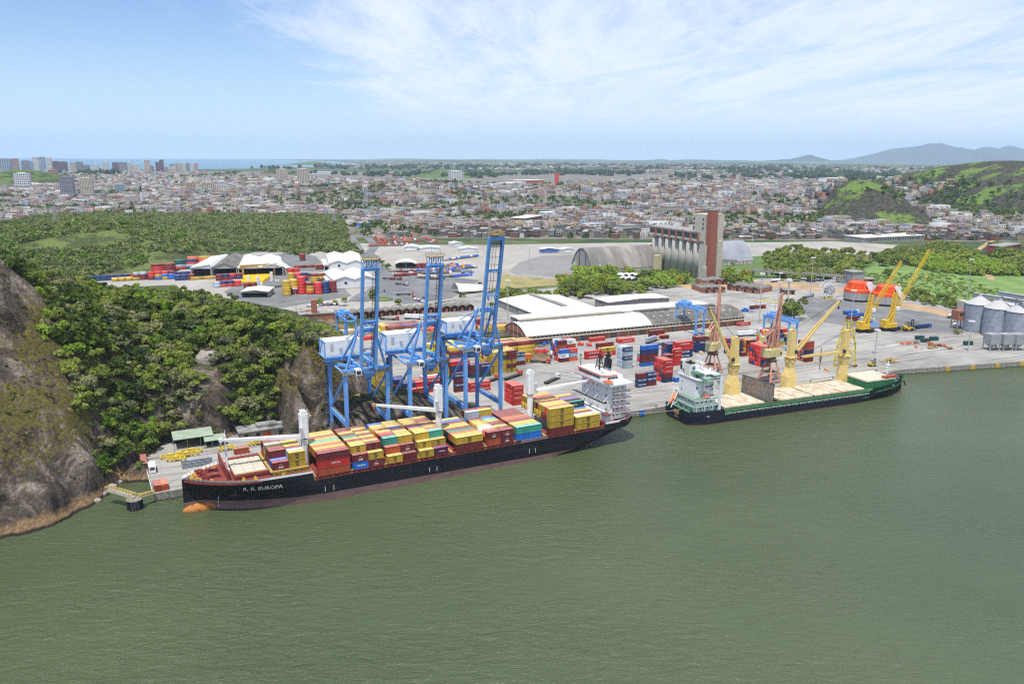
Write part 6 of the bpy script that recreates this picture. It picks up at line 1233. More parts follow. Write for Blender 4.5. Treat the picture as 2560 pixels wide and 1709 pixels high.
# ---- level-luffing cranes
def luffer(p, label, rz, z=3.):
    T = thing('portal_crane', label, 'crane', p, rz, 'pink portal cranes behind the cargo ship'); hb = 4.6
    for x in (-1,1):
        for y in (-1,1): MB().bar((x*hb,y*hb,1),(x*1.7,y*1.7,12.5),.9,.9,w2=.7,h2=.7).build('leg', [PINK], T)
    for y in (-1,1): MB().bar((-hb,y*hb,1.6),(hb,y*hb,1.6),.8).bar((-hb*.72,y*hb*.72,5.6),(hb*.72,y*hb*.72,5.6),.7).build('portal_tie', [PINK], T); MB().bar((y*hb*.72,-hb*.72,5.6),(y*hb*.72,hb*.72,5.6),.7).build('portal_tie', [PINK], T); MB().bar((y*hb*.9,-hb*.9,2.4),(0,-hb*.72,5.6),.5).bar((y*hb*.9,hb*.9,2.4),(0,hb*.72,5.6),.5).build('knee_brace', [PINK], T)
    MB().box(-2.6,-2.6,5.4,2.6,2.6,5.7).rail([(-2.6,-2.6,5.7),(2.6,-2.6,5.7),(2.6,2.6,5.7),(-2.6,2.6,5.7)],1.,.06,closed=True).build('platform', [M('platform_rust',(.14,.09,.07),.8,.3)], T)
    MB().lathe([(3.2,12.2),(3.2,12.9),(2.5,13.1),(2.5,14.6),(2.9,14.8),(2.9,15.2)],20).build('slewing_ring', [M('ring_dark',(.10,.06,.045),.7,.3)], T); MB().rail([(3.4*math.cos(a),3.4*math.sin(a),12.9) for a in np.linspace(0,2*math.pi,13)],1.,.05).build('hand_rail', [PINK], T)
    CAB = paintm('cabin_cream',(.62,.55,.26))
    MB().prism([(-6.2,-2.2),(-4.6,-2.8),(4,-2.8),(4,2.8),(-4.6,2.8),(-6.2,2.2)],15.2,19.4).build('machinery_house', [CAB], T); MB().rail([(-6,-2.7,19.4),(4,-2.7,19.4),(4,2.7,19.4),(-6,2.7,19.4)],1.,.06,closed=True).build('hand_rail', [CAB], T)
    MB().box(4.1,-1.6,14.4,7.2,1.4,17.6).build('operator_cab', [paintm('cab_yellow',(.66,.56,.06))], T); MB().box(7.2,-1.4,15.6,7.26,1.2,17).box(4.6,-1.66,15.6,6.8,-1.6,17).build('cab_window', [GLASS], T)
    for y in (-1.5,1.5): MB().bar((-1.6,y,19),(-.8,y*.6,31),.8,.9).build('tower_leg', [PINK], T); MB().bar((2.6,y,18.5),(4.6,y*.3,49.5),1.0,1.2,w2=.6,h2=.7).build('jib', [PINK], T); MB().bar((2.2,y*.6,19.4),(-.8,y*.6,31),.5).build('tower_strut', [PINK], T)
    mb = MB()
    for k in np.linspace(.1,.95,10): p_ = Vector((2.6,0,18.5)).lerp(Vector((4.6,0,49.5)),k); w = 1.5*(1-k)+.45*k; mb.bar(p_+Vector((0,-w,0)),p_+Vector((0,w,0)),.35)
    mb.build('jib_tie', [PINK], T)
    MB().bar((-.8,0,31),(4.2,0,47),.55).build('luffing_rod', [PINK], T); MB().bar((-.8,-1,30.6),(-7.4,-.8,27),.6,.8).bar((-.8,1,30.6),(-7.4,.8,27),.6,.8).bar((-7,0,26.8),(-1.4,0,23),.45).build('counter_arm', [PINK], T); MB().box(-9.4,-1.4,24.4,-7,1.4,27.4).build('counterweight', [CAB], T)
    MB().bar((4.6,0,49.8),(5.8,0,50.4),.9,1.2).tube((4.9,-.4,49.2),(4.9,.4,49.2),.7,n=10).build('jib_head', [PINK], T); MB().bar((5.4,0,50),(5.4,0,24),.07).box(5.1,-.3,22.4,5.7,.3,24).build('hook_cable', [BLACK], T)
luffer(G(*z4(1085,852)), 'pink portal crane standing between the cream ship cranes', YA+.1); luffer(G(*z4(600,790)), 'pink portal crane half hidden behind the white ship house', YA+.45)
# ---- yellow lattice ship loader behind the third cream crane
T = thing('ship_loader', 'yellow lattice tower on splayed legs behind the foremost cream crane', 'loader', G(*z8(590,1318)), YA+.2)
YL = paintm('loader_yellow',(.66,.50,.02),var=.15)
for x in (-5.5,5.5):
    for y in (-4,4): MB().bar((x,y,0),(x*.95,y*.7,14),.55).bar((x*.95,y*.7,14),(x*.28,y*.3,28),.5).build('leg', [YL], T)
for z, k in ((5,.98),(9.5,.95),(14,.95),(18.5,.74),(23,.52),(27.5,.3)):
    a, b = 5.5*k, 4*(.8 if z > 5 else .9)*(k if z > 14 else 1)
    MB().bar((-a,-b,z),(a,-b,z),.35).bar((-a,b,z),(a,b,z),.35).bar((-a,-b,z),(-a,b,z),.35).bar((a,-b,z),(a,b,z),.35).build('ring_beam', [YL], T)
for z0_, z1_, k0, k1 in ((0,5,1,.98),(5,14,.98,.95),(14,23,.95,.52)):
    for sd in (-1,1): MB().bar((-5.5*k0,sd*3.4,z0_),(5.5*k1,sd*3.2,z1_),.3).bar((5.5*k0,sd*3.4,z0_),(-5.5*k1,sd*3.2,z1_),.3).build('cross_brace', [YL], T)
MB().box(-3,-2.4,23,3,2.4,23.3).rail([(-3,-2.4,23.3),(3,-2.4,23.3),(3,2.4,23.3),(-3,2.4,23.3)],1.,.07,closed=True).rail([(-2,-1.6,28),(2,-1.6,28),(2,1.6,28),(-2,1.6,28)],1.2,.08,closed=True).build('platform', [YL], T); MB().tube((0,0,10),(0,0,29),.7,n=8).box(-1.4,-1,17,1.4,1,20).build('chute', [GREY], T)
for x in (-5.5,5.5): MB().box(x-1.6,-4.4,-.0,x+1.6,-3.6,1.2).build('bogie', [M('bogie_red',(.20,.05,.03),.7,.2)], T)
# ---- mobile harbour cranes
MYEL = paintm('mobile_yellow',(.68,.44,.03),var=.18)
def lattice(mb, p, q, w, w2, n, r=.18, up=(0,0,1)):
    p, q = Vector(p), Vector(q); d = (q-p).normalized(); a = d.cross(Vector(up)).normalized(); b = a.cross(d)
    def c(k, i): s = (w*(1-k)+w2*k)/2; return p.lerp(q,k)+a*(s*(-1 if i in (0,3) else 1))+b*(s*(-1 if i < 2 else 1))
    for i in range(4): mb.bar(c(0,i), c(1,i), r*1.5)
    for j in range(n):
        k0, k1 = j/n, (j+1)/n
        for i in range(4): mb.bar(c(k0,i), c(k1,(i+1)%4), r); mb.bar(c(k1,i), c(k1,(i+1)%4), r*.8)
def mobile(p, label, rz, jib, tw, blue):
    T = thing('mobile_harbour_crane', label, 'crane', p, rz, 'yellow mobile harbour cranes')
    MB().box(-8,-2.4,1.1,8,2.4,2.3).box(-3,-5,1.0,3,5,2.0).build('chassis', [BLACK], T)
    wm = MB().tube((0,-.4,.75),(0,.4,.75),.75,n=12).data('wheel', [RUBBER])
    for x in (-7,-5.2,-3.4,-1.4,1.4,3.4,5.2,7):
        for y in (-2.3,2.3): put('wheel', wm, T, (x,y,0))
    MB().prism([(-7.5,-2),(-6,-3.2),(3.4,-3.2),(4.6,-2),(4.6,2),(3.4,3.2),(-6,3.2),(-7.5,2)],2.6,5.6).build('upper_carriage', [MYEL], T); MB().tube((0,0,2.2),(0,0,2.7),2.6,n=18).build('slewing_ring', [BLACK], T); MB().box(-7.4,-2.6,5.6,-3.6,2.6,8.2).build('counterweight', [MYEL], T)
    if blue: MB().box(.4,-3.9,4.2,6.4,-3.2,7.6).build('power_pack', [paintm('pack_blue',(.20,.40,.75))], T)
    for y in (-1.5,1.5): MB().bar((0,y,5.6),(2,y*.9,tw),1.3,1.6,w2=1.0,h2=1.2).build('tower', [MYEL], T); MB().bar((-5,y,5.6),(.4,y,14),.45).build('tower_strut', [MYEL], T)
    mb = MB()
    for k in np.linspace(.12,.96,7): mb.bar((2*k,-1.5,5.6+(tw-5.6)*k),(2*k,1.5,5.6+(tw-5.6)*k),.5)
    mb.box(.6,-2.6,10,1.6,-1.9,10.6); mb.build('tower_tie', [MYEL], T)
    MB().box(1.6,-3.4,tw*.55,4.0,-1.6,tw*.55+2.4).build('cab', [WHITE], T)
    j0 = Vector((3.6,0,tw*.53)); mb = MB(); lattice(mb, j0, jib, 2.5, 1.3, 22, .17, (0,1,0)); mb.build('jib', [MYEL], T)
    mb = MB(); 
    for y in (-.6,.6): mb.bar((2,y,tw),Vector(jib)+Vector((0,y,0)),.09)
    h = Vector(jib); mb.bar(h, h-Vector((0,0,h.z*.33)), .07); mb.build('cable', [BLACK], T)
    MB().tube(h+Vector((0,-.7,0)),h+Vector((0,.7,0)),.8,n=10).build('jib_head', [M('sheave_dark',(.10,.08,.06),.6,.2)], T); MB().lathe([(.1,0),(.6,.3),(.9,1.1),(.6,1.9),(.1,2.2)],10).build('hook_block', [MYEL], T, h-Vector((0,0,h.z*.33+2)))
def mob(bx, by, tx, ty, jx, jy, label, blue):
    p = G(*z8(bx,by)); tw = TZ(*z8(bx,by),*z8(tx,ty))-3; j = GY(*z8(jx,jy), p.y+10); L = j-p; rz = math.atan2(L.y,L.x); mobile(p, label, rz, (math.hypot(L.x,L.y),0,j.z-3), tw, blue)
mob(800,975,810,608,1150,285,'yellow mobile crane with twin slim mast and blue power pack',True); mob(1035,960,1060,590,1425,172,'larger yellow mobile crane with the longer lattice jib',False)
# ---- orange and grey carousels, cable reel
def carousel(cx, by, label):
    p = G(*z8(cx,by-22)); p = p+Vector((.2,.98,0))*6; T = thing('cable_carousel', label, 'carousel', p, .2, 'orange and grey carousels on the quay'); r = 11.6
    MB().lathe([(.1,1.6),(r*.98,1.6),(r,1.8),(r,8.0),(r*.99,8.2)],36).build('drum_wall', [M('carousel_grey',(.40,.395,.39),.7,.25,.5,dirt=(.10,.09,.085),dscale=.35,dthr=.56,stretch=(1,1,.15))], T)
    rb = MB().box(r-.05,-.18,1.8,r+.3,.18,8.0).data('wall_rib', [M('carousel_rib',(.30,.29,.28),.7,.2)])
    for i in range(36): put('wall_rib', rb, T, None, i*math.pi/18)
    MB().lathe([(r+.1,8.1),(r+.1,10.4),(r-.9,11.0),(r-3.0,11.2),(r-3.1,16.4),(r-3.8,16.8),(.1,16.9)],36).build('upper_drum', [paintm('carousel_orange',(.80,.10,.015),var=.15,dthr=.72)], T)
    gm = MB().add([(r-3.2,-.5,15),(r+.2,-.5,10.4),(r-3.2,-.5,10.6),(r-3.2,.5,15),(r+.2,.5,10.4),(r-3.2,.5,10.6)],[(0,1,2),(5,4,3),(0,3,4,1),(1,4,5,2)]).data('gusset', [paintm('carousel_orange',(.80,.10,.015))])
    for i in range(6): put('gusset', gm, T, None, i*math.pi/3+.5)
    MB().rail([((r-4)*math.cos(a),(r-4)*math.sin(a),16.9) for a in np.linspace(0,2*math.pi,25)],1.1,.07).build('hand_rail', [ORNG], T)
    MB().box(r*.35,-r*.92,9.6,r*.55,-r*.6,17.6).bar((r*.5,-r*1.02,8.8),(r*.2,-r*.72,17.2),.8,2.4).build('spooling_tower', [WHITE], T)
    MB().lathe([(.1,0),(r*.92,0),(r*.92,1.6),(.1,1.6)],24).build('turntable', [BLACK], T)
carousel(728,700,'orange and grey carousel, the one left of the mobile cranes'); carousel(1004,742,'orange and grey carousel behind the mobile cranes')
T = thing('cable_reel', 'large white spoked cable reel beside the orange carousel', 'reel', G(*z8(432,648)), .25); R_ = 7.8
for y in (-3,3):
    mb = MB(); n = 24
    for i in range(n): a, b = 2*math.pi*i/n, 2*math.pi*(i+1)/n; mb.bar((R_*math.cos(a),y,R_+.3+R_*math.sin(a)),(R_*math.cos(b),y,R_+.3+R_*math.sin(b)),.4,.5,0,(0,1,0))
    mb.build('rim', [WHITE], T)
    for i in range(12): a = 2*math.pi*i/12; MB().bar((1*math.cos(a),y,R_+.3+1*math.sin(a)),(R_*math.cos(a),y,R_+.3+R_*math.sin(a)),.28).build('spoke', [WHITE], T)
MB().tube((0,-3,R_+.3),(0,3,R_+.3),R_*.55,n=24).build('hub', [GREY], T); MB().box(-5,-3.6,0,5,-2.6,1).box(-5,2.6,0,5,3.6,1).build('cradle', [YELP], T)
# ---- corrugated silos and conveyors on the right
GALV = M('silo_galvanised', (.36,.39,.43), .42, .16, .25, metal=.35, dirt=(.26,.28,.31), dscale=.2, dthr=.5, stretch=(1,1,2.5)); GCON = M('silo_roof', (.46,.45,.44), .6, .2, .4, dirt=(.30,.27,.24), dscale=.4, dthr=.55)
def bin_(x, by, label, ey=None):
    p = G(*z8(x,by)); p = p+Vector((.3,.95,0))*8.5; T = thing('grain_bin', label, 'silo', p, 0, 'corrugated grain bins'); r = 9.4; h = 20.5; prof = []
    k = 26
    for i in range(k): prof += [(r,.8+(h-.8)*i/k),(r+.13,.8+(h-.8)*(i+.5)/k)]
    MB().lathe(prof+[(r,h)],40).build('wall', [GALV], T); MB().lathe([(r+.1,0),(r+.1,.8)],32).build('plinth', [CONCR], T)
    for i in range(24): a, b = 2*math.pi*i/24, 2*math.pi*(i+1)/24; MB().add([((r+.5)*math.cos(a),(r+.5)*math.sin(a),h),((r+.5)*math.cos(b),(r+.5)*math.sin(b),h),(1*math.cos(b),1*math.sin(b),h+5.4),(1*math.cos(a),1*math.sin(a),h+5.4)],[(0,1,2,3)]).build('roof_panel', [GCON], T)
    MB().tube((0,0,h+5.2),(0,0,h+6.4),1.2,n=12).build('roof_cap', [GCON], T)
bin_(1905,985,'corrugated grain bin, furthest left of the bins'); bin_(2100,1035,'corrugated grain bin, middle one in front'); bin_(2310,1075,'corrugated grain bin at the right edge of the photo'); bin_(2170,985,'corrugated grain bin in the back row behind the middle bin'); bin_(2390,1010,'corrugated grain bin in the back row at the right edge')
def conveyor(a, b, z0_, z1_, label):
    p, q = G(*z8(*a),z0_), G(*z8(*b),z1_); d = q-p; T = thing('conveyor', label, 'conveyor', p, math.atan2(d.y,d.x)); L = math.hypot(d.x,d.y); MB().bar((0,0,0),(L,0,z1_-z0_),2.2,2.6).build('gallery', [GREY], T); MB().bar((0,0,1.45),(L,0,z1_-z0_+1.45),2.6,.3).build('gallery_roof', [STEELG], T)
    for k in (.1,.5,.9): 
        zk = (z1_-z0_)*k-1.3
        MB().bar((L*k,0,zk),(L*k,0,3-z0_),.5).build('trestle', [GREY], T)
conveyor((1860,612),(2420,700),27,29.5,'grey conveyor gallery over the nearest grain bins'); conveyor((2105,600),(2460,660),33,34,'grey conveyor gallery over the rear grain bins')
T = thing('bin_office', 'brick and glass office raised beside the grain bins', 'building', G(*z8(1690,955)), .15); MB().box(0,0,7,9,8,14).build('wall', [BRICK], T)
for x in (.6,8.2): 
    for y in (.4,7): MB().box(x-.3,y,0,x+.3,y+.6,7).build('stilt', [CONCR], T)
MB().box(1,-.06,10.5,4,0,12.6).box(5,-.06,10.5,8,0,12.6).build('window', [GLASS], T); MB().box(4,1,14,9,8,21).build('upper_block', [CRMC], T)
for i, x in enumerate((2075,2205,2325)):
    T = thing('quay_hopper', ['grey box hopper on the right quay, first from the left','grey box hopper on the right quay, middle one','grey box hopper at the right edge of the quay'][i], 'hopper', G(*z8(x-60,1165)), .24, 'grey hoppers on the right quay')
    MB().box(0,0,4.2,8,7,11).build('bin', [M('hopper_grey',(.30,.31,.31),.6,.25,.4)], T)
    for a in (.4,7.6):
        for b in (.4,6.6): MB().box(a-.3,b-.3,0,a+.3,b+.3,4.2).build('leg', [GREY], T)
    MB().add([(1,1,4.2),(7,1,4.2),(7,6,4.2),(1,6,4.2),(3,2.6,2),(5,2.6,2),(5,4.4,2),(3,4.4,2)],[(0,1,5,4),(1,2,6,5),(2,3,7,6),(3,0,4,7),(4,5,6,7)]).build('funnel', [GREY], T)
for i, (x, y, c, lab) in enumerate(((1300,1055,'dark green','dark green bin left in the scrap on the right quay'),(1355,1082,'dark green','dark green bin lying in front among scrap'),(1440,1065,'dark green','dark green bin right of the scrap heap'),(1775,1110,'dark green','dark green bin behind the small workshop frame'))): tag(MB().box(0,0,0,6,2.5,2.5).box(-.1,-.1,2.5,6.1,2.6,2.65).build('scrap_bin', [cmat(c)[0]], None, G(*z8(x,y)), .2), lab, 'bin')
rs = random.Random(5)
for i in range(16):
    x, y = rs.uniform(1130,1640), rs.uniform(1085,1145); mb = MB()
    for k in range(5): mb.bar((rs.uniform(-2,2),rs.uniform(-2,2),rs.uniform(.2,1)),(rs.uniform(-3,3),rs.uniform(-2,2),rs.uniform(.3,1.8)),rs.uniform(.3,1.1),rs.uniform(.3,.8))
    tag(mb.build('scrap_piece', [[M('scrap_rust',(.26,.09,.04),.8,.4),ORNG,M('scrap_tan',(.40,.28,.12),.8,.3)][i%3]], None, G(*z8(x,y)), rs.uniform(0,3)), 'rusty machine part lying in the scrap heap on the right quay', 'scrap', 'scrap on the right quay')
# ================================================================ ground patches, roads, vehicles, masts, pier
def patch(name, px, z, mat, z0=None):
    P = [G(x,y,z) for x, y in px]; mb = MB(); n = len(P); mb.add([(p.x,p.y,z) for p in P],[tuple(range(n))]); o = struct(mb.build(name, [mat]))
    if o.data.polygons[0].normal.z < 0: o.data.flip_normals()
    return o
def road(name, px, w, z, mat):
    P = [G(x,y,z) for x, y in px]; Q_ = []
    for i in range(len(P)-1):
        for k in range(6):
            t = k/6; a, b, c, d = P[max(0,i-1)], P[i], P[i+1], P[min(len(P)-1,i+2)]
            Q_.append(.5*((2*b)+(c-a)*t+(2*a-5*b+4*c-d)*t*t+(3*b-a-3*c+d)*t**3))
    Q_.append(P[-1]); vs = []
    for i, p in enumerate(Q_):
        d = (Q_[min(i+1,len(Q_)-1)]-Q_[max(i-1,0)]); d.z = 0; d.normalize(); s = Vector((-d.y,d.x,0))*w/2; vs += [(p.x-s.x,p.y-s.y,z),(p.x+s.x,p.y+s.y,z)]
    return struct(MB().add(vs, [(2*i,2*i+2,2*i+3,2*i+1) for i in range(len(Q_)-1)]).build(name, [mat]))
patch('lot', [(845,640),(900,608),(1000,612),(1220,612),(1600,606),(1900,606),(2080,603),(2245,612),(2210,634),(2050,646),(1905,650),(1885,668),(1640,720),(1440,716),(1270,706),(1200,738),(1000,772),(820,800),(640,830),(470,740),(440,712),(180,722),(170,706),(300,700),(420,690),(480,660),(640,630),(800,628)], 2.62, PALEC)
patch('asphalt_lot', [(1272,676),(1300,655),(1350,640),(1460,634),(1480,660),(1470,690),(1420,698),(1340,694),(1290,687)], 2.7, M('lot_grey',(.25,.24,.22),.9,.3,.02,dirt=(.19,.185,.175),dscale=.02,dthr=.5))
patch('asphalt_lot', [(640,640),(740,632),(790,640),(830,690),(880,740),(700,770),(600,760),(560,730),(620,690)], 2.7, ASPH)
patch('asphalt_lot', [(905,735),(960,690),(1110,690),(1200,700),(1130,745),(1010,760)], 2.68, ASPH)
patch('dry_grass', [(1249,690),(1262,685),(1300,692),(1397,699),(1392,712),(1345,716),(1300,720),(1235,722)], 2.76, DRYG)
patch('lawn', [(1330,742),(1400,690),(1480,700),(1640,655),(1900,640),(2060,640),(2180,640),(2250,690),(2160,718),(2000,712),(1890,712),(1700,722),(1600,742),(1480,730)], 2.72, LAWN)
patch('meadow', [(2160,675),(2200,655),(2300,668),(2420,684),(2560,690),(2900,700),(2900,770),(2560,770),(2400,764),(2270,752),(2220,725)], 2.9, M('meadow_grass',(.16,.25,.065),.95,.35,.06,dirt=(.12,.20,.05),dscale=.025,dthr=.5))
patch('dirt', [(2230,752),(2330,768),(2420,790),(2405,800),(2300,776),(2226,762)], 3.03, DIRT)
patch('dirt', [(1690,712),(1860,704),(1990,705),(2120,722),(2160,740),(2010,724),(1870,716),(1720,722)], 3.03, DIRT)
patch('dirt_lot', [(2170,640),(2260,622),(2400,626),(2380,640),(2240,648)], 2.8, DIRT)
patch('asphalt_yard', [(2010,742),(2120,750),(2240,770),(2420,795),(2400,832),(2250,832),(2120,815),(2030,800),(1990,760)], 3.02, ASPH)
road('road', [za(850,470),za(800,500),za(768,530),za(785,580),za(835,650),za(890,735),z3(450,230),z3(560,330),z3(640,430)], 11, 2.86, ASPH)
road('road', [za(795,565),za(880,592),za(950,640),za(985,690),za(955,735),z3(520,230),z3(590,300),z3(650,390),z3(720,470),z3(790,520)], 12, 2.9, ASPH)
road('road', [z3(420,560),z3(500,500),z3(640,480),z3(800,520),z3(880,540),z3(1000,530)], 18, 2.94, ASPH)
road('road', [zb(0,1030),zb(200,1050),zb(420,1060),zb(600,1060)], 9, 2.92, PALEC); road('road', [(1240,735),(1300,725),(1380,722),(1420,716)], 11, 2.92, ASPH)
road('road', [zb(1880,985),zb(2050,990),zb(2200,1005),zb(2349,1020)], 9, 2.9, ASPH); road('dirt_track', [z8(500,450),z8(600,390),z8(700,350),z8(760,345)], 8, 2.92, DIRT)
road('dirt_track', [(2480,700),(2450,650),(2440,630),(2475,605),(2490,600)], 7, 2.95, DIRT)
mb = MB().lathe([(.1,.9),(9,.7),(10,.3),(10,0)],28); struct(mb.build('roundabout', [LAWN], None, G(*z3(592,545),2.95)))
# painted lines on the quay
LINE = M('line_yellow',(.52,.40,.10),.8,.3,.4); LINW = M('line_white',(.58,.57,.54),.8,.3,.4)
def qline(a, b, w, mat): p, q = a.copy(), b.copy(); d = (q-p).normalized(); s = Vector((-d.y,d.x,0))*w/2; mb = MB().add([p-s,q-s,q+s,p+s],[(0,1,2,3)]); struct(mb.build('painted_line', [mat]))
for n_, w, m in ((4.2,.5,M('crane_rail',(.12,.11,.10),.6,.1)),(30.8,.5,M('crane_rail',(.12,.11,.10),.6,.1)),(36,.35,LINE),(17,.3,LINE),(1.2,.6,LINE)): qline(Q(-205,n_,3.012),Q(195,n_+(0 if n_ > 2 else .6),3.012),w,m)
for n_ in (52,78): qline(Q(-20,n_,3.014),Q(190,n_,3.014),.3,LINW)
# bollards and mooring ropes
bm_ = MB().tube((0,0,0),(0,0,.7),.35,.28,8).tube((0,0,.7),(0,0,.95),.5,.5,8).data('bollard', [M('bollard_iron',(.10,.08,.06),.7,.3)])
for i in range(22):
    s_ = -200+i*18; p = Q(s_,1.0+(s_ > 0)*.5,3.1); tag(put('bollard', bm_, None, p), 'low iron bollard on the quay edge by the '+('black container ship' if s_ < -20 else ('gap between the ships' if s_ < 18 else 'cream crane ship')), 'bollard', 'quay bollards '+('a' if s_ < -20 else ('b' if s_ < 18 else 'c')))
ROPE = M('rope_pale',(.55,.52,.46),.8,.1)
for i, (m_, a, q) in enumerate(((S1M,(192,5,9.6),Q(-4,1,3.6)),(S1M,(190,9,9.6),Q(-10,1,3.6)),(S1M,(1,2,11.6),Q(-221,1.5,3.6)),(fr(S2.location,S2A),(-.4,6,6.9),Q(-2,1.2,3.6)),(fr(S2.location,S2A),(-.4,-4,6.9),Q(-8,1.2,3.6)),(fr(S2.location,S2A),(146,5,7.4),Q(192,1,3.6)))):
    a = m_@Vector(a); mb = MB(); pv_ = a
    for k in range(1,9): c = a.lerp(q,k/8)-Vector((0,0,1.1*math.sin(math.pi*k/8))); mb.bar(pv_,c,.11); pv_ = c
    tag(mb.build('mooring_rope', [ROPE]), ['upper stern rope of the black container ship','lower stern rope of the black container ship','bow rope of the black container ship','inner stern rope of the cream crane ship','outer stern rope of the cream crane ship','bow rope of the cream crane ship'][i], 'rope')
# ---- vehicles
def cab_mesh(c): 
    mb = MB(); mb.extrude([(0,.9),(2.3,.9),(2.3,1.7),(2.0,2.9),(.1,2.95),(0,2.8)], -1.2, 1.2, axis=1); mb.box(2.28,-1.1,.5,2.5,1.1,1.0,1); mb.add([(2.32,-1.05,1.72),(2.32,1.05,1.72),(2.06,1.0,2.72),(2.06,-1.0,2.72)],[(0,1,2,3)],1)
    for y in (-1.21,1.21): mb.add([(.6,y,1.8),(1.9,y,1.8),(1.75,y,2.6),(.6,y,2.6)],[(0,1,2,3)],1)
    return mb.data('cab',[paintm('veh_'+c, CC[c][0] if c in CC else (.75,.75,.73)),GLASS])
VM = {}
def truck(p, rz, c, label, trailer='flat', load='grey', group=None):
    T = thing('truck', label, 'truck', p, rz, group or 'trucks parked in the port')
    if ('cab',c) not in VM: VM['cab',c] = cab_mesh(c)
    put('cab', VM['cab',c], T, (6.2,0,.1))
    if trailer not in VM:
        mb = MB().box(-7,-1.2,1.1,5.8,1.2,1.35).box(-7,-.5,.7,6.2,.5,1.1); VM['bed'] = mb.data('trailer_bed',[M('trailer_dark',(.07,.06,.055),.8,.3)]); VM['wheels'] = MB(); w = VM['wheels']
        VM['wheel'] = MB().tube((0,-.2,.5),(0,.2,.5),.5,n=10).data('wheel',[RUBBER])
        VM['flat'] = None; VM['box'] = 1; VM['tarp'] = 1; VM['tank'] = 1
    put('trailer_bed', VM['bed'], T)
    for x in (-6,-4.8,-3.6,4.2,5.3,7.6):
        for y in (-1,1): put('wheel', VM['wheel'], T, (x,y,0))
    if trailer == 'box': MB().box(-6.9,-1.2,1.35,5.4,1.2,3.9).build('cargo_box', [cmat(load)[0]], T)
    if trailer == 'tarp': MB().extrude([(-1.2,1.35),(-1.2,2.5),(-.7,3.0),(0,3.1),(.7,3.0),(1.2,2.5),(1.2,1.35)], -6.9, 5.4).build('tarpaulin', [cmat(load)[0]], T)
    if trailer == 'tank': MB().tube((-6.5,0,2.3),(5,0,2.3),1.1,n=12).build('tank', [WHITE], T)
ti = 0
for (p, rz, c, tr, ld, lab) in [(z7(478,690),-.75,'orange','flat','','orange flatbed truck beside the yellow stacks'),(z7(600,850),.55,'white','flat','','white cab truck pulling an empty flatbed on the open quay'),(z7(270,820),.45,'orange','flat','','orange truck behind the tallest crane leg, farther one'),(z7(75,855),.45,'orange','flat','','orange truck between the crane legs, nearer one'),(z7(470,548),.45,'white','flat','','white truck parked at the brick gable of the warehouse'),
    (z7(1440,520),.45,'white','box','grey','white truck with a grey box by the tent'),(z7(1530,545),-.35,'grey','flat','','long grey flatbed behind the blue pile'),(z7(2230,470),-.2,'white','box','white','white truck with a white box right of the yard gantry'),(z8(650,800),-.1,'white','tarp','blue','truck with bright blue tarpaulin by the light mast'),(z8(690,830),-.1,'blue','tarp','blue','blue truck with blue tarpaulin, second of the row'),(z8(680,870),-.1,'white','box','maroon','truck with maroon body behind the first mobile crane'),(z8(800,890),-.1,'white','box','grey','grey bodied truck behind the mobile crane towers'),
    (z8(1350,940),-.05,'blue','tarp','navy','blue truck with long dark blue body right of the forklift'),(z8(1660,835),0.,'white','tank','','white tanker by the grain bins'),(z8(230,640),.2,'grey','flat','','grey truck near the cable reel'),(z3(1210,355),.1,'white','box','grey','long grey trailer in the truck lot'),(z3(560,270),.9,'red','flat','','red truck on the road by the emblem shed'),(z3(640,400),-1.0,'orange','flat','','orange truck on the road between sheds and lot'),(z3(690,400),-1.0,'red','flat','','red truck on the avenue'),(z3(735,440),-1.,'white','flat','','white truck on the avenue'),(z3(755,515),-.3,'orange','flat','','orange truck turning at the roundabout'),(z3(640,695),-.6,'red','flat','','red truck coming out of the gate'),(z3(820,690),-.6,'white','box','white','white truck at the gate'),(z6(1590,215),1.,'red','box','white','truck with white box in the depot lane'),(z6(1620,400),.6,'navy','flat','','dark truck beside the yellow bundles'),(z4(980,240),-.1,'red','tarp','maroon','truck with a maroon load at the end of the dark warehouse'),(zb(2150,1090),0.,'yellow','tank','','yellow cab tanker on the dirt road')]:
    truck(G(*p,3.02), YA+rz, c, lab, tr, ld or 'grey')
def plain_truck(mb_list, p, rz, col, lcol):
    mb_list.append((p,rz,col,lcol))
lot = []; r2 = random.Random(9)
def rows(a, b, n, rz, depth, cols): 
    for i in range(n):
        for j in range(depth): p = G(a[0]+(b[0]-a[0])*i/max(1,n-1), a[1]+(b[1]-a[1])*i/max(1,n-1), 2.75)+Vector((-math.sin(rz)*0,0,0))+inl(rz-math.pi/2)*(-15*j)*1; lot.append((p, rz+r2.uniform(-.05,.05), r2.choice(cols), r2.choice([(.16,.11,.08),(.2,.16,.13),(.10,.09,.08)])))
OR_ = [lin('#b8452c'),lin('#b8452c'),(.6,.6,.58),lin('#8f2f22')]
rows(za(990,625),za(1060,690),15,1.9,1,OR_); rows(za(1100,640),za(1120,668),6,.2,2,OR_); rows(za(1180,625),za(1190,668),8,.2,2,OR_); rows(za(1235,640),za(1290,660),8,.3,2,OR_); rows(za(1330,640),za(1420,665),9,.3,1,OR_); rows(za(1000,606),za(1290,612),20,1.5,1,OR_); rows(za(950,690),za(1240,684),16,1.5,1,OR_)
MX_ = [lin('#2c4f9c'),(.6,.6,.6),lin('#a33a2c'),(.3,.3,.32),lin('#c8952c'),lin('#3b66b8')]
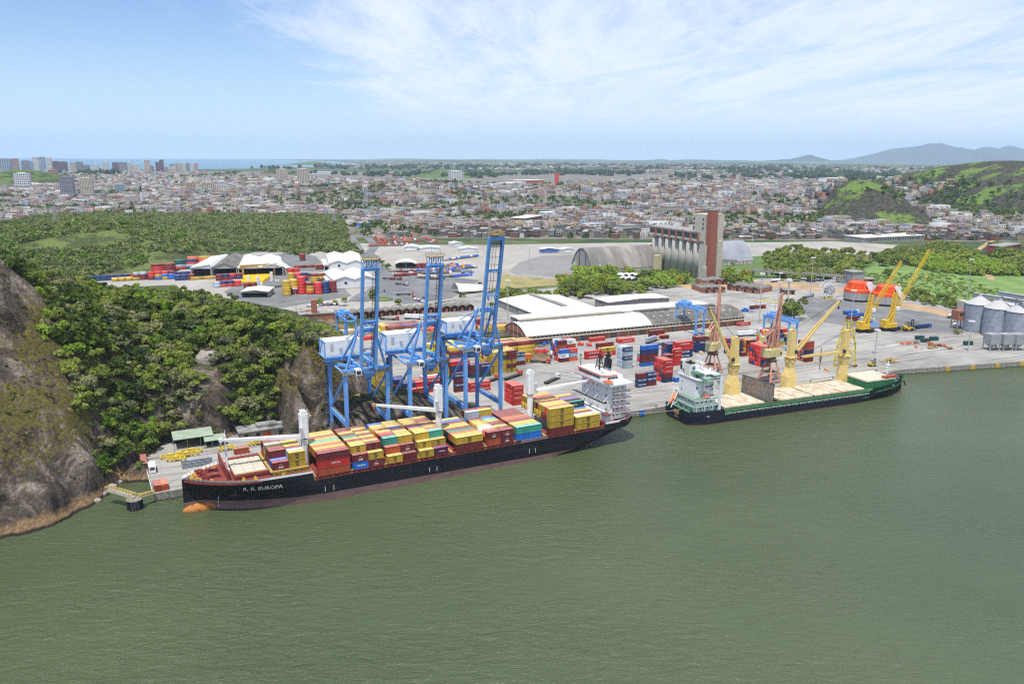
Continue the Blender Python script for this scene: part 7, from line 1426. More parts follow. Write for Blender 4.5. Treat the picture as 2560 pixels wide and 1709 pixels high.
rows(z3(1070,265),z3(1270,240),14,.9,1,[(.6,.6,.6),lin('#3b66b8')]); rows(z3(1060,300),z3(1250,320),14,.3,2,MX_); rows(z3(1060,330),z3(1180,345),12,.2,2,[lin('#2c4f9c'),lin('#2c4f9c'),(.3,.3,.3)]); rows(z3(930,340),z3(1060,360),12,.2,2,MX_); rows(z3(900,390),z3(1010,400),10,.2,1,MX_); rows(z3(700,345),z3(880,350),10,.3,1,MX_); rows(z3(1090,385),z3(1210,375),6,.1,1,[lin('#2c5fd0')])
Vs=[];Fs=[];Cs=[];o=0
bx8 = np.array([(x,y,z) for z in (0,1) for x, y in ((0,-1),(1,-1),(1,1),(0,1))],float); FB = np.array([(0,1,5,4),(1,2,6,5),(2,3,7,6),(3,0,4,7),(4,5,6,7)])
for p, rz, c, lc in lot:
    R_m = np.array([[math.cos(rz),-math.sin(rz),0],[math.sin(rz),math.cos(rz),0],[0,0,1]])
    for (x0,L,w,z0_,h), cc in (((-9,12,1.2,.8,.9),lc),((3.6,2.4,1.2,.4,2.7),c),((5.9,.15,1.0,1.4,1.3),(.03,.03,.04))):
        Vs.append((bx8*[L,w,h]+[x0,0,z0_])@R_m.T+np.array(p)); Fs.append(FB+o); o += 8; Cs += [cc]*5
tag(put('truck_lot', fastmesh('truck_lot', np.concatenate(Vs), np.concatenate(Fs), [attr_mat('vehicle_paint',.5,.1)], np.array(Cs))), 'rows of parked flatbed trucks on the far lots', kind='stuff')
# cars
def car_mesh(c):
    mb = MB(); mb.extrude([(-2.1,.35),(2.1,.35),(2.1,.85),(1.1,.95),(.5,1.45),(-1.2,1.45),(-2.0,.95),(-2.1,.8)], -.85, .85, axis=1); 
    for y in (-.86,.86): mb.add([(-1.5,y,.95),(.9,y,.95),(.45,y,1.36),(-1.15,y,1.36)],[(0,1,2,3)],1)
    mb.add([(1.12,-.75,.97),(1.12,.75,.97),(.56,.7,1.4),(.56,-.7,1.4)],[(0,1,2,3)],1)
    for x in (-1.3,1.3): mb.tube((x,-.9,.32),(x,.9,.32),.32,n=8,m=2)
    return mb.data('car',[paintm('car_'+c, dict(white=(.75,.75,.75),silver=(.45,.46,.47),black=(.03,.03,.03),red=(.45,.04,.03),blue=(.06,.12,.35))[c], var=.05, dthr=.9),GLASS,RUBBER])
cms = {c: car_mesh(c) for c in ('white','silver','black','red','blue')}
for k, (a, b, n) in enumerate(((z3(120,575),z3(330,590),14),(z3(60,600),z3(250,585),10),(z3(820,530),z3(870,560),6),(z3(830,545),z3(900,570),5),(z8(1660,880),z8(1680,905),2),(za(850,575),za(990,630),11))):
    for i in range(n):
        c = r2.choice(['white','white','silver','black','red','blue']); p = G(a[0]+(b[0]-a[0])*i/max(1,n-1),a[1]+(b[1]-a[1])*i/max(1,n-1),3.0 if k != 5 else 2.95)
        tag(put('car', cms[c], None, p, r2.choice([.4,2.0])+r2.uniform(-.1,.1)), f'{c} car '+['parked behind the gatehouse trees','parked by the brick stack','parked at the roundabout','parked at the roundabout','parked beside the grain bins','in the line of cars along the avenue'][k], 'car', 'parked cars '+'abccde'[k])
def forklift(p, rz, label):
    T = thing('forklift', label, 'forklift', p, rz); MB().box(-2.2,-1.2,.6,1.2,1.2,1.9).box(-2.4,-1.1,1.6,-1,1.1,2.3).build('body', [MYEL], T); MB().box(-1,-1,1.9,.8,1,2).box(-1.1,-1,3.6,.9,1,3.75).bar((-1,-.9,1.9),(-1,-.9,3.6),.12).bar((-1,.9,1.9),(-1,.9,3.6),.12).bar((.8,-.9,1.9),(.8,-.9,3.6),.12).bar((.8,.9,1.9),(.8,.9,3.6),.12).build('overhead_guard', [BLACK], T)
    MB().bar((1.6,-.7,.2),(1.6,-.7,5),.3).bar((1.6,.7,.2),(1.6,.7,5),.3).bar((1.6,-.8,4.8),(1.6,.8,4.8),.3).bar((1.6,-.8,2),(1.6,.8,2),.5).build('mast', [BLACK], T)
    for y in (-.5,.5): MB().box(1.7,y-.12,.25,3.6,y+.12,.4).build('fork', [BLACK], T)
    for x in (-1.6,.9): 
        for y in (-1.1,1.1): MB().tube((x,y-.25,.7),(x,y+.25,.7),.7,n=10).build('wheel', [RUBBER], T)
forklift(G(*z4(1945,722)), .2, 'small yellow forklift by the bow of the cargo ship'); forklift(G(*z8(1215,965)), .1, 'yellow forklift parked beside the larger mobile crane'); bpy.data.objects['forklift.001'].scale = (1.7,)*3
# red spreaders and jacks before the warehouse
for i, (x, y, lab) in enumerate(((480,610,'red folded spreader lying on the yard, left one'),(545,605,'red jack frame standing beside the folded spreader'),(845,545,'red frame right of the mixed stack'),(915,550,'small red frame behind the red boxes'))):
    mb = MB()
    for k in range(5): mb.bar((-2.5+k,-1.5,.3),(-2.2+k,1.5,1.6),.5)
    for sd in (-1.4,1.4): mb.bar((-3,sd,.5),(3,sd,.5),.45).bar((-3,sd,1.6),(2,sd,1.9),.35)
    tag(mb.build('red_spreader', [paintm('spreader_red',(.62,.03,.03))], None, G(*z7(x,y)), YA+i*.4), lab, 'frame')
T = thing('tent', 'white tent roof on posts in front of the warehouse', 'tent', G(*z7(1240,470)), YA); MB().extrude([(0,4.2),(6.5,6.2),(13,4.2),(13,4.05),(6.5,6.0),(0,4.05)], 0, 16).build('canvas', [WHITE], T)
for x in (.3,8,15.6): 
    for y in (.3,12.6): MB().bar((x,y,0),(x,y,4.1),.2).build('post', [GREY], T)
# white striped packing cases and blue heap at the end of the warehouse
for i, (x, y) in enumerate(((985,240),(1040,232),(1100,250),(1160,255))): T = thing('site_cabin', ['white and yellow cabin stack left of four by the leafy tree','white and yellow cabin stack second of four','white and yellow cabin stack third of four','white and yellow cabin stack nearest the leafy tree'][i], 'cabin', G(*z4(x,y)), YA, 'white and yellow cabins'); MB().box(0,0,0,9,3,3).box(0,0,3.15,9,3,6).build('wall', [WHITE], T); MB().box(-.1,-.1,3,9.1,3.1,3.15).box(-.1,-.1,6,9.1,3.1,6.3).build('trim', [YELP], T)
def heap(name, label, cat, p, cols, n, rad, hgt, mat=None):
    mb = MB(); r = random.Random(n)
    for i in range(n): x, y = r.gauss(0,rad*.5), r.gauss(0,rad*.4); z = max(0,hgt*(1-math.hypot(x,y)/rad)*r.random()); s = r.uniform(.5,1.4); a = r.uniform(0,3); mb.bar((x,y,z+.3),(x+s*math.cos(a)*1.5,y+s*math.sin(a)*1.5,z+.3+r.uniform(-.2,.5)),s*.7,s*.5,r.randrange(len(cols)))
    return tag(mb.build(name, cols, None, p, 0), label, cat)
heap('tarpaulin_heap','bright blue heap of tarpaulins at the end of the dark warehouse','heap',G(*z4(890,262)),[paintm('tarp_blue',(.05,.18,.62))],40,5,3.4)
heap('tarpaulin_heap','blue heap beside the white truck at the brick gable','heap',G(*z7(535,545)),[paintm('tarp_blue',(.05,.18,.62))],22,2.6,2.2)
heap('machine_heap','orange and rusty digger parts beside the right yard gantry','heap',G(*z4(1110,290)),[ORNG,M('scrap_rust',(.26,.09,.04))],20,4,3)
heap('brick_heap','heap of broken brick by the brick stack','heap',G(*z3(60,655)),[M('scrap_brick',(.38,.19,.11),.9,.3)],160,13,3.4)
heap('steel_heap','yellow steel pipes and frames on the quay beside the bow','heap',G(*z8(1040,1270)),[YELP,M('scrap_tan',(.40,.28,.12))],30,5,3)
heap('timber_heap','small orange crates lying by the cream crane','heap',G(*z4(1570,755)),[M('crate_wood',(.55,.30,.12),.8,.2)],8,2.4,1)
# ---- light masts
def mast(b, t, label, z=3.):
    p = G(*b,z); h = TZ(*b,*t,z)-z; T = thing('light_mast', label, 'light mast', p, .3); MB().tube((0,0,0),(0,0,h),.42,.18,8).build('pole', [STEELG], T); mb = MB().tube((0,0,h-.5),(0,0,h-.3),1.5,n=10); mb.build('head_ring', [STEELG], T)
    lm = VM.setdefault('lamp', MB().box(1.1,-.3,-.5,1.9,.3,.3).data('lamp', [WHITE]))
    for k in range(8): put('lamp', lm, T, (0,0,h-.4), k*math.pi/4)
for b, t, lab in ((z8(250,690),z8(287,245),'tall light mast left of the cable reel'),(z8(648,962),z8(676,565),'light mast standing before the mobile cranes'),(z8(1783,700),z8(1833,265),'tall light mast on the meadow by the grain bins'),(z8(25,740),z8(45,455),'light mast behind the leafy tree'),(z8(1800,1165),z8(1832,865),'short light mast by the workshop frame'),(z8(890,1195),z8(905,950),'thin mast on the quay near the yellow loader'),(z4(998,365),z4(1016,-60),'tall mast at the end of the dark warehouse'),(z4(1150,330),z4(1172,10),'mast behind the pink portal crane'),(z4(1232,330),z4(1248,0),'mast left of the leafy tree'),(z3(1508,695),z3(1512,405),'rusty light mast beside the cream shed'),(z3(812,620),z3(806,345),'light mast over the toll gate'),(z3(232,820),z3(230,625),'mast behind the crane nearest the hill'),(z3(342,800),z3(342,660),'mast with floodlights near the brick stack'),(z6(1603,520),z6(1605,350),'light mast at the depot entrance'),(z6(1733,570),z6(1730,410),'light mast before the depot stacks'),(zb(78,985),zb(80,790),'thin mast on the asphalt lot'),(za(1725,740),za(1727,600),'thin mast behind the tallest boom'),(za(1405,760),za(1407,655),'thin mast behind the middle boom'),(zb(1945,795),zb(1952,615),'tall thin mast on the pale lot'),(zb(2018,1195),zb(2025,1020),'mast by the scalloped brick shed'),(zb(2175,1190),zb(2190,1010),'mast on the dirt road'),(zb(2250,1200),zb(2256,1060),'mast near the brick hut')): mast(b, t, lab)
# lattice pylons on the mangrove
for b, t, Y, lab in ((z9(410,612) if False else (140,566),(135,515),1150,'pale lattice pylon on the meadow knoll'),(za(692,505),za(690,440),1350,'lattice pylon at the far edge of the mangrove')):
    p = GY(*b,Y); q = GY(*t,Y); T = thing('pylon', lab, 'pylon', p); mb = MB(); lattice(mb, (0,0,0), (0,0,q.z-p.z), 6, 1, 9, .16, (0,1,0)); mb.build('tower', [STEELG], T); MB().bar((-6,0,(q.z-p.z)*.8),(6,0,(q.z-p.z)*.8),.5).bar((-4.5,0,(q.z-p.z)*.93),(4.5,0,(q.z-p.z)*.93),.5).build('cross_arm', [STEELG], T)
# ---- the small pier on the left
def shed_open(p, w, d, h, roof, label, ang=QA, n=3):
    T = thing('open_shed', label, 'shed', p, ang)
    MB().add([(0,0,h-.5),(w,0,h-.5),(w,d,h+.6),(0,d,h+.6),(0,0,h-.3),(w,0,h-.3),(w,d,h+.8),(0,d,h+.8)],[(0,3,2,1),(4,5,6,7),(0,1,5,4),(1,2,6,5),(2,3,7,6),(3,0,4,7)]).build('roof', [roof], T)
    for i in range(n+1):
        for y in (.3,d-.3): MB().bar((.2+(w-.4)*i/n,y,0),(.2+(w-.4)*i/n,y,h-.4),.22).build('post', [paintm('post_green',(.12,.20,.15))], T)
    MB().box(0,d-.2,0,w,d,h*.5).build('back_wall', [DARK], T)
GRR = M('roof_sage',(.30,.36,.27),.8,.2,.3,dirt=(.22,.24,.18),dscale=.2)
shed_open(G(*z1(455,590)),16.5,9,5,GRR,'sage green roofed open shed at the foot of the hill'); shed_open(G(*z1(715,575)),9,5,3.6,GRR,'lower sage roofed lean-to beside the open shed')
T = thing('quay_building', 'flat grey-roofed building on the pier between the rocks', 'building', G(*z1(1010,505)), QA); MB().box(0,0,0,24,9,3.4).build('wall', [M('wall_grime',(.26,.24,.20),.85,.3)], T); MB().box(-.7,-.7,3.4,24.7,9.7,3.75).build('roof', [CONCR], T); MB().box(8,2.5,3.75,17,7.5,5).box(16,3,3.75,21,7,4.4).build('roof_block', [CONCR], T)
for a in (2,7,12,17): MB().box(a,-.06,.2,a+1.6,0,2.4).build('door', [DARK], T)
def pier_box(p, L, c, lab, a=QA, roof=None): container(fr(G(*z1(*p)),a)@Matrix.Translation((L/2,1.25,0)), L, c, lab, 'containers on the small pier')
NA = QA+math.pi/2
pier_box((347,930), 6.06, 'rust brown', 'rust container with pale roof, left of the pair on pier'.replace('  ',' '), NA); pier_box((405,918), 6.06, 'orange', 'orange container with open top, right of the pier pair', NA)
pier_box((238,745), 12.19, 'maroon', 'maroon container standing at the left edge of the pier', NA); pier_box((962,628), 6.06, 'rust brown', 'rust red container on the pier behind the beige hatch'); pier_box((1205,478), 3.5, 'orange', 'short orange box by the flat roofed quay building')
pier_box((1220,530), 6.06, 'maroon', 'maroon container behind the jib on the pier')
def yspreader(p, a, label, L=6.):
    T = thing('spreader', label, 'spreader', p, a, 'yellow spreaders on the small pier')
    for y in (-1.2,1.2): MB().box(-L/2,y-.18,.9,L/2,y+.18,1.5).build('beam', [YELP], T)
    for x in (-L/2,-L/4,L/4,L/2): MB().box(x-.2,-1.4,.9,x+.2,1.4,1.4).build('cross_bar', [YELP], T); MB().bar((x*.96,-1.2,0),(x*.96,-1.2,1),.2).bar((x*.96,1.2,0),(x*.96,1.2,1),.2).build('leg', [YELP], T)
    MB().box(-1,-.8,1.5,1,.8,2.2).build('headblock', [YELP], T)
for i, (x, y, L) in enumerate(((430,655,8),(500,640,6),(560,640,9),(470,675,7),(895,585,6.5),(1150,540,7),(1210,535,6),(600,610,8))): yspreader(G(*z1(x,y)), QA+(i%3)*.2-.2, ['yellow spreader lying left among the frames on the pier','yellow spreader behind the left frames','long yellow spreader right of the frames','yellow spreader in front of the frames','yellow cage frame behind the jib of the black ship','yellow spreader by the orange box','yellow spreader right of the orange box','yellow spreader under the sage shed edge'][i], L)
for i in range(3):
    a, b = G(*z1(515+i*4,705+i*22)), G(*z1(775,668+i*20)); T = thing('chassis_row', ['blue-grey steel chassis, back one of three on the pier','blue-grey steel chassis, middle one on the pier','blue-grey steel chassis, front one on the pier'][i], 'chassis', a, yaw(a,b), 'steel chassis on the small pier'); L_ = (b-a).length
    for y in (0,1.3): MB().box(0,y-.12,.4,L_,y+.12,.75).build('rail', [M('chassis_blue',(.12,.16,.22),.6,.3)], T)
    for k in range(10): MB().box(L_*k/10,-.3,.2,L_*k/10+.4,1.6,.4).build('sleeper', [M('chassis_tan',(.42,.35,.24),.8,.3)], T)
T = thing('site_bus', 'white cabin with dark windows at the pier edge', 'cabin', G(*z1(245,788)), QA+math.pi/2); MB().box(0,-2.6,.3,6.4,0,3.1).build('body', [WHITE], T); MB().box(-.05,-2.2,1.5,0,-.4,2.6).box(.6,-2.66,1.6,5.8,-2.6,2.6).box(.6,0,1.6,5.8,.06,2.6).build('window', [GLASS], T)
# fender panel, pier piles, side rail
MB().box(0,-.4,.4,3.6,0,3.2).build('pier_fender', [paintm('fender_blue',(.04,.16,.62))], None, Q(-219.5,-.55,0), QA); tag(bpy.data.objects['pier_fender'],'square blue fender panel on the front of the small pier','fender')
MB().box(0,-.5,.6,2.6,0,3.4).build('pier_fender', [paintm('fender_blue',(.04,.16,.62))], None, Q(4.5,-.4,0), QA); tag(bpy.data.objects['pier_fender.001'],'small blue fender panel behind the stern of the black ship','fender')
a, b = SHORE[0], G(361,1148); T = thing('pier_railing', 'pale pipe railing along the left side of the pier', 'railing', a, yaw(a,b)); L_ = (b-a).length; MB().rail([(0,.3,0),(L_,.3,0)],1.3,.08,every=2.).build('rail', [WHITE], T); MB().box(0,-.1,-1.5,L_,.12,-.2).build('side_beam', [CONC], T)
# dolphin with walkway
dp = G(*z1(128,1075),0); T = thing('mooring_dolphin', 'round black-fendered mooring dolphin off the pier', 'dolphin', dp); MB().tube((0,0,-2),(0,0,3.6),2.2,n=16).build('core', [CONCR], T)
for k in range(14): a_ = 2*math.pi*k/14; MB().tube((2.5*math.cos(a_),2.5*math.sin(a_),-.5),(2.5*math.cos(a_),2.5*math.sin(a_),3.2),.34,n=6).build('fender_pile', [RUBBER], T)
MB().lathe([(.1,3.6),(2.9,3.6),(2.9,4.0),(.1,4.0)],18).build('cap', [CONCR], T); MB().rail([(2.6*math.cos(t),2.6*math.sin(t),4) for t in np.linspace(0,2*math.pi,11)],1.,.06).build('rail', [YELP], T)
def walkway(p, q, label, w=1.2):
    d = q-p; L = math.hypot(d.x,d.y); T = thing('walkway', label, 'walkway', p, math.atan2(d.y,d.x)); dz = q.z-p.z
    mb = MB(); lattice(mb, (0,0,0), (L,0,dz), w, w, 9, .1); mb.build('truss', [paintm('truss_cream',(.62,.48,.16))], T); MB().bar((0,0,-.6),(L,0,dz-.6),w*1.2,.1).build('deck', [GREY], T)
walkway(dp+Vector((0,0,5)), G(*z1(-110,905+0),6.0), 'heavy cream lattice walkway from the rocks to the dolphin', 1.8); walkway(dp+Vector((1,.5,4.6)), G(*z1(285,935),4.0), 'light yellow walkway from the dolphin to the pier', 1.1)
# boulder on the hill and boulders by the water
def boulder(p, r, label, sq=(1,1,1), seed=1, name='boulder'):
    n, m = 14, 20; V = []; 
    for i in range(n+1):
        for j in range(m):
            t, f = math.pi*i/n, 2*math.pi*j/m; d = np.array((math.sin(t)*math.cos(f), math.sin(t)*math.sin(f), math.cos(t))); k = 1+.35*(float(vnoise(d[0]*2+seed*3+d[2],d[1]*2+5+d[2]*1.7,seed,3,1.2))-.5); b = np.sign(d)*np.abs(d)**.75; V.append(tuple(b*r*k*np.array(sq)))
    mb = MB().add(V, [(i*m+j,(i+1)*m+j,(i+1)*m+(j+1)%m,i*m+(j+1)%m) for i in range(n) for j in range(m)])
    return tag(mb.build(name, [M('boulder_stone',(.36,.32,.27),.9,.45,.25,dirt=(.09,.075,.06),dscale=.3,dthr=.52,bump=.5)], None, p, 0, True), label, 'boulder')
pb = GY(517,905,377); boulder(pb+Vector((0,0,.2)), 4.9, 'great pale boulder perched among the trees on the hill', (1,.9,1.05), 3)
for i, (x, y, r) in enumerate(((252,1236,2.0),(262,1222,1.8),(280,1216,1.6),(243,1252,1.3),(296,1206,1.3),(320,1196,.9),(344,1150,.9),(350,1158,.8),(357,1150,.7))): p = G(x,y,.3); boulder(p, r, ['large boulder at the waterline left of the walkway','boulder behind the waterline boulder','boulder under the cream walkway','small boulder against the cliff foot','boulder where the walkway meets the rocks','small rock in the cove','rock beside the pier corner','second rock beside the pier corner','smallest rock beside the pier corner'][i], (1.2,1,.8), i+5)
MB().box(0,-.3,0,9,.3,2.6).build('wall_sign', [YELP], None, GY(888,1000,372), QA); o = tag(bpy.data.objects['wall_sign'],'yellow sign board fixed on the rock behind the cranes','sign'); mb = MB()
for k in range(4): mb.box(2.6+k*.95,-.36,.9,3.2+k*.95,-.31,1.8)
tag(mb.build('sign_mark',[LK],o), kind='stuff')

flush_containers(300)
# the boxes beyond the three hundred that show largest: one mesh
Vs=[];Fs=[];Cs=[]; o=0
for M4, L, c, h in CSTUFF:
    b = np.array([(x,y,z) for z in (0,h) for x, y in ((-L/2,-1.22),(L/2,-1.22),(L/2,1.22),(-L/2,1.22))]); A = np.array(M4); Vs.append(b@A[:3,:3].T+A[:3,3])
    Fs.append(np.array([(0,1,5,4),(1,2,6,5),(2,3,7,6),(3,0,4,7),(4,5,6,7)])+o); o += 8; p, r = np.array(lin(CC[c][0])), np.array(CC[c][1]); k = random.uniform(.85,1.15); Cs += [p*k]*4+[r*k]
tag(put('stacked_containers', fastmesh('stacked_containers', np.concatenate(Vs), np.concatenate(Fs), [attr_mat('container_paint',.6,.2,.5)], np.array(Cs))), 'far stacks of shipping containers in the back yard and the depot', kind='stuff')
# ================================================================ trees, bushes, town
LEAF = {'deep': leaf_mat('leaf_deep',(0.031,0.062,0.010),(0.092,0.145,0.024),(0.182,0.241,0.041)), 'mid': leaf_mat('leaf_mid',(0.058,0.091,0.014),(0.145,0.207,0.034),(0.269,0.317,0.055)), 'pale': leaf_mat('leaf_pale',(0.088,0.108,0.044),(0.182,0.207,0.087),(0.301,0.304,0.133)), 'bright': leaf_mat('leaf_bright',(0.088,0.159,0.012),(0.174,0.290,0.024),(0.286,0.400,0.043)), 'yellow': leaf_mat('leaf_yellow',(.10,.14,.01),(.22,.25,.02),(.36,.34,.03)), 'mangrove': leaf_mat('leaf_mangrove',(0.150,0.186,0.054),(0.284,0.320,0.102),(0.406,0.416,0.158)), 'scrub': leaf_mat('leaf_scrub',(0.071,0.076,0.022),(0.134,0.145,0.036),(0.222,0.207,0.061))}
def clump(seed, n, lobes, size, flat=.8, spread=1.):
    """a crown of unit radius: N leaf sprays over several lobes; returns vertices and quads"""
    r = np.random.default_rng(seed); C = r.normal(0,.50*spread,(lobes,3))*[1,1,.5]+[0,0,.15]; C[0] = (0,0,.25); R = r.uniform(.26,.56,lobes); R[0] = .7
    w = R**2/np.sum(R**2); li = r.choice(lobes,n,p=w); d = r.normal(0,1,(n,3)); d /= np.linalg.norm(d,axis=1)[:,None]; d[:,2] = np.where(d[:,2] < -.35, -d[:,2], d[:,2])
    rad = R[li]*(1-.45*r.random(n)**2.2); P = C[li]+d*rad[:,None]*[1,1,flat]
    nrm = d+r.normal(0,.42,(n,3)); nrm /= np.linalg.norm(nrm,axis=1)[:,None]; a = np.cross(nrm, r.normal(0,1,(n,3))); a /= np.linalg.norm(a,axis=1)[:,None]; b = np.cross(nrm,a)
    s = size*r.uniform(.6,1.35,n)[:,None]; bend = nrm*s*.25
    V = np.stack([P-a*s-b*s*.6-bend, P+a*s*.2-b*s*.9, P+a*s+b*s*.5-bend, P-a*s*.3+b*s*.9],1).reshape(-1,3); F = np.arange(4*n).reshape(n,4)
    return V, F
CROWN = {}
def crown_data(kind, v):
    if (kind,v) not in CROWN:
        V, F = clump(100+v*7+len(kind), 880, 9+(v*3)%7, .112, .72 if kind != 'pale' else .85, 1.0+.22*(v%3)); CROWN[kind,v] = fastmesh('crown', V*[1,1,1], F, [LEAF[kind]])
    return CROWN[kind,v]
def trunk_data():
    mb = MB().tube((0,0,-1.2),(0,0,.1),.10,.06,7)
    for a in (.3,2.2,4.4): mb.tube((0,0,-.15),(.42*math.cos(a),.42*math.sin(a),.35),.045,.02,5)
    return mb.data('trunk', [TRUNK])
TRK = trunk_data()
TREES = []                                                             # (x, y, z of the ground, radius, kind, region)
def hz_at(x, y): return HILL(x, y)
def scatter_px(poly, Y0, Y1, step, zf, rad, kinds, region, seed, jit=.9, keep=1., excl=[], xr=(-1,1)):
    """trees over the ground seen inside POLY (photo outline)"""
    r = np.random.default_rng(seed); xa, xb = xr; ys = np.arange(Y0,Y1,step); out = []
    for y in ys:
        xs = np.arange(xa*y, xb*y, step); out.append(np.stack([xs+r.uniform(-.5,.5,len(xs))*step*jit, y+r.uniform(-.5,.5,len(xs))*step*jit],1))
    P = np.concatenate(out); z = zf(P[:,0],P[:,1]); px = pixn(np.c_[P,z]); k = inpoly(px,poly)&(r.random(len(P)) < keep)&(z > 1.2)
    for e in excl: k &= ~inpoly(px,e)
    P, z = P[k], z[k]; s = r.uniform(.72,1.3,len(P))*rad; pat = vnoise(P[:,0],P[:,1],seed,3,1/35.)
    for (x,y), zz, ss, pt in zip(P, z, s, pat): 
        w = np.array([k_[1] for k_ in kinds])*np.exp(-3*np.abs(np.linspace(.15,.85,len(kinds))-pt)); TREES.append((x,y,zz,ss,kinds[r.choice(len(kinds),p=w/w.sum())][0],region))
VEG = [(30,695),(120,700),(300,728),(400,732),(500,740),(620,768),(700,800),(790,850),(800,880),(752,892),(705,915),(690,985),(684,1062),(600,1082),(585,1010),(560,960),(520,950),(470,1010),(440,1090),(395,1100),(300,1180),(236,1195),(226,1130),(190,1020),(145,900),(100,800),(60,735)]
BOULD = [(486,868),(550,868),(555,965),(482,960)]
HK = [('deep',3),('mid',4),('bright',1.2),('mid',2),('pale',2.2),('pale',1.4)]
scatter_px(VEG, 285, 520, 6.2, lambda x,y: HILL(x,y), 4.3, HK, 'hill', 1, excl=[BOULD], xr=(-.75,-.1))
scatter_px([(585,880),(700,900),(695,990),(684,1062),(600,1082),(560,1060),(570,960)], 320, 440, 3.6, lambda x,y: HILL(x,y), 3.4, HK, 'hill', 12, xr=(-.5,-.1))
scatter_px([(240,1000),(420,860),(600,870),(560,950),(470,1010),(430,1090),(300,1180),(240,1190)], 290, 420, 4.6, lambda x,y: HILL(x,y), 3.2, HK, 'hill', 14, xr=(-.7,-.1), keep=.7, excl=[BOULD])
scatter_px([(0,640),(40,630),(110,690),(130,720),(60,735),(0,690)], 320, 470, 6.5, lambda x,y: HILL(x,y), 4.6, [('deep',3),('mid',3)], 'hill', 2, xr=(-.8,-.4))
scatter_px([(520,950),(560,955),(590,1010),(560,1060),(450,1060),(480,1000)], 330, 420, 8, lambda x,y: HILL(x,y), 2.6, [('scrub',2),('mid',2),('bright',1)], 'hill', 3, xr=(-.6,-.1), keep=.8)
scatter_px([(752,850),(800,862),(830,870),(900,905),(900,940),(850,900),(770,880)], 350, 450, 6, lambda x,y: HILL(x,y), 2.4, [('bright',2),('scrub',2)], 'hill', 33, xr=(-.5,-.1), keep=.7)
scatter_px([(690,790),(760,760),(850,800),(850,850),(800,872),(740,850)], 380, 560, 6.5, lambda x,y: HILL(x,y), 3.9, HK, 'hill', 15, xr=(-.5,-.1))
gz0 = lambda x, y: np.full(np.shape(x), 2.8)
GK = [('deep',3),('mid',3),('bright',2),('yellow',.7)]
scatter_px([(1395,700),(1440,690),(1500,660),(1560,655),(1610,662),(1625,690),(1700,700),(1720,716),(1560,742),(1400,750)], 600, 960, 11, gz0, 6.2, GK, 'silo', 4, keep=.8, excl=[[(1540,690),(1600,684),(1605,712),(1545,716)]])
scatter_px([(1240,742),(1290,735),(1400,742),(1410,752),(1260,756)], 600, 760, 8, gz0, 4.4, [('mid',2),('deep',2)], 'silo', 5, keep=.9)
scatter_px([(1790,690),(1870,690),(1885,712),(1800,718)], 650, 960, 12, gz0, 6.5, GK, 'silo', 6, keep=.8)
scatter_px([(1900,650),(1960,622),(2060,630),(2150,640),(2180,655),(2160,690),(2080,706),(1960,704),(1910,690)], 700, 1300, 13, gz0, 5.6, [('deep',3),('mid',3),('pale',1)], 'right', 7, keep=.75)
scatter_px([(2190,640),(2290,628),(2370,612),(2440,640),(2450,660),(2330,650),(2240,664),(2190,668)], 760, 1300, 12, gz0, 6, [('deep',4),('mid',2)], 'right', 8, keep=.9)
scatter_px([(2260,660),(2330,640),(2430,645),(2530,668),(2555,690),(2440,690),(2330,680)], 700, 1100, 8, gz0, 5.0, [('bright',3),('bright',2),('mid',1)], 'right', 9)
scatter_px([(2490,620),(2560,645),(2600,690),(2560,700),(2500,660)], 700, 1200, 12, gz0, 7, [('deep',4),('mid',2)], 'right', 10)
scatter_px([(2260,735),(2300,730),(2350,745),(2400,768),(2380,775),(2320,765),(2265,752)], 560, 760, 9, gz0, 4.0, [('deep',3),('mid',1)], 'right', 11, keep=.9)
for x, y, rad, k in ((1985,800,8.4,'mid'),(1965,800,6,'deep'),(2220,690,6,'deep'),(2390,835,2.6,'mid'),(935,745,5.5,'deep'),(862,755,3.2,'mid'),(838,760,3,'bright'),(800,762,4,'mid'),(995,762,4.2,'deep'),(970,672,5,'deep'),(955,658,3,'deep'),(1200,718,4,'deep'),(2085,668,8,'deep'),(2215,722,4.5,'deep'),(1230,768,3,'mid'),(1160,742,3,'deep')): p = G(x,y,2.8); TREES.append((p.x,p.y,2.8,rad,k,'port' if x < 1300 else 'yard'))
# ---- town trees
def wood(x, y): return vnoise(x,y,77,4,1/230.)
TP = [(-60,566),(0,560),(130,540),(330,538),(470,532),(850,540),(868,556),(905,600),(1000,592),(1100,602),(1300,608),(1450,604),(1560,606),(1700,612),(1900,602),(2060,596),(2250,606),(2300,612),(2420,600),(2470,640),(2620,690),(2620,462),(2300,450),(2000,446),(1760,444),(1560,452),(1300,466),(1040,448),(900,450),(700,444),(480,430),(0,424),(-60,424)]
def town_pts(step0, y0, y1, seed, lo, hi):
    r = np.random.default_rng(seed); out = []; y = y0
    while y < y1:
        st_ = step0*(.75+.5*y/1400.)*(1 if y < 3200 else 1.3); xs = np.arange(-.72*y,.75*y,st_); out.append(np.stack([xs+r.uniform(-.5,.5,len(xs))*st_*.9, y+r.uniform(-.5,.5,len(xs))*st_*.9],1)); y += st_
    P = np.concatenate(out); w = wood(P[:,0],P[:,1]); P = P[(w >= lo)&(w < hi)]; return P
def hill_height(h):
    X_, Y_, Z_ = h; 
    def f(x, y):
        i = np.clip(np.searchsorted(X_[0], x), 0, X_.shape[1]-1); col = Y_[:,i]; j = np.clip((col < y).sum(0), 0, X_.shape[0]-1); z = Z_[j,i]; return np.where((y > col[0])&(y < col[-1])&(x > X_[0,0])&(x < X_[0,-1]), z, -9)
    return f
H1, H2 = hill_height(rh1[1]), hill_height(rh2[1]); HKN = hill_height(KN)
def gtown(x, y): return np.maximum(town_z(x,y), np.maximum(H1(x,y),H2(x,y)))
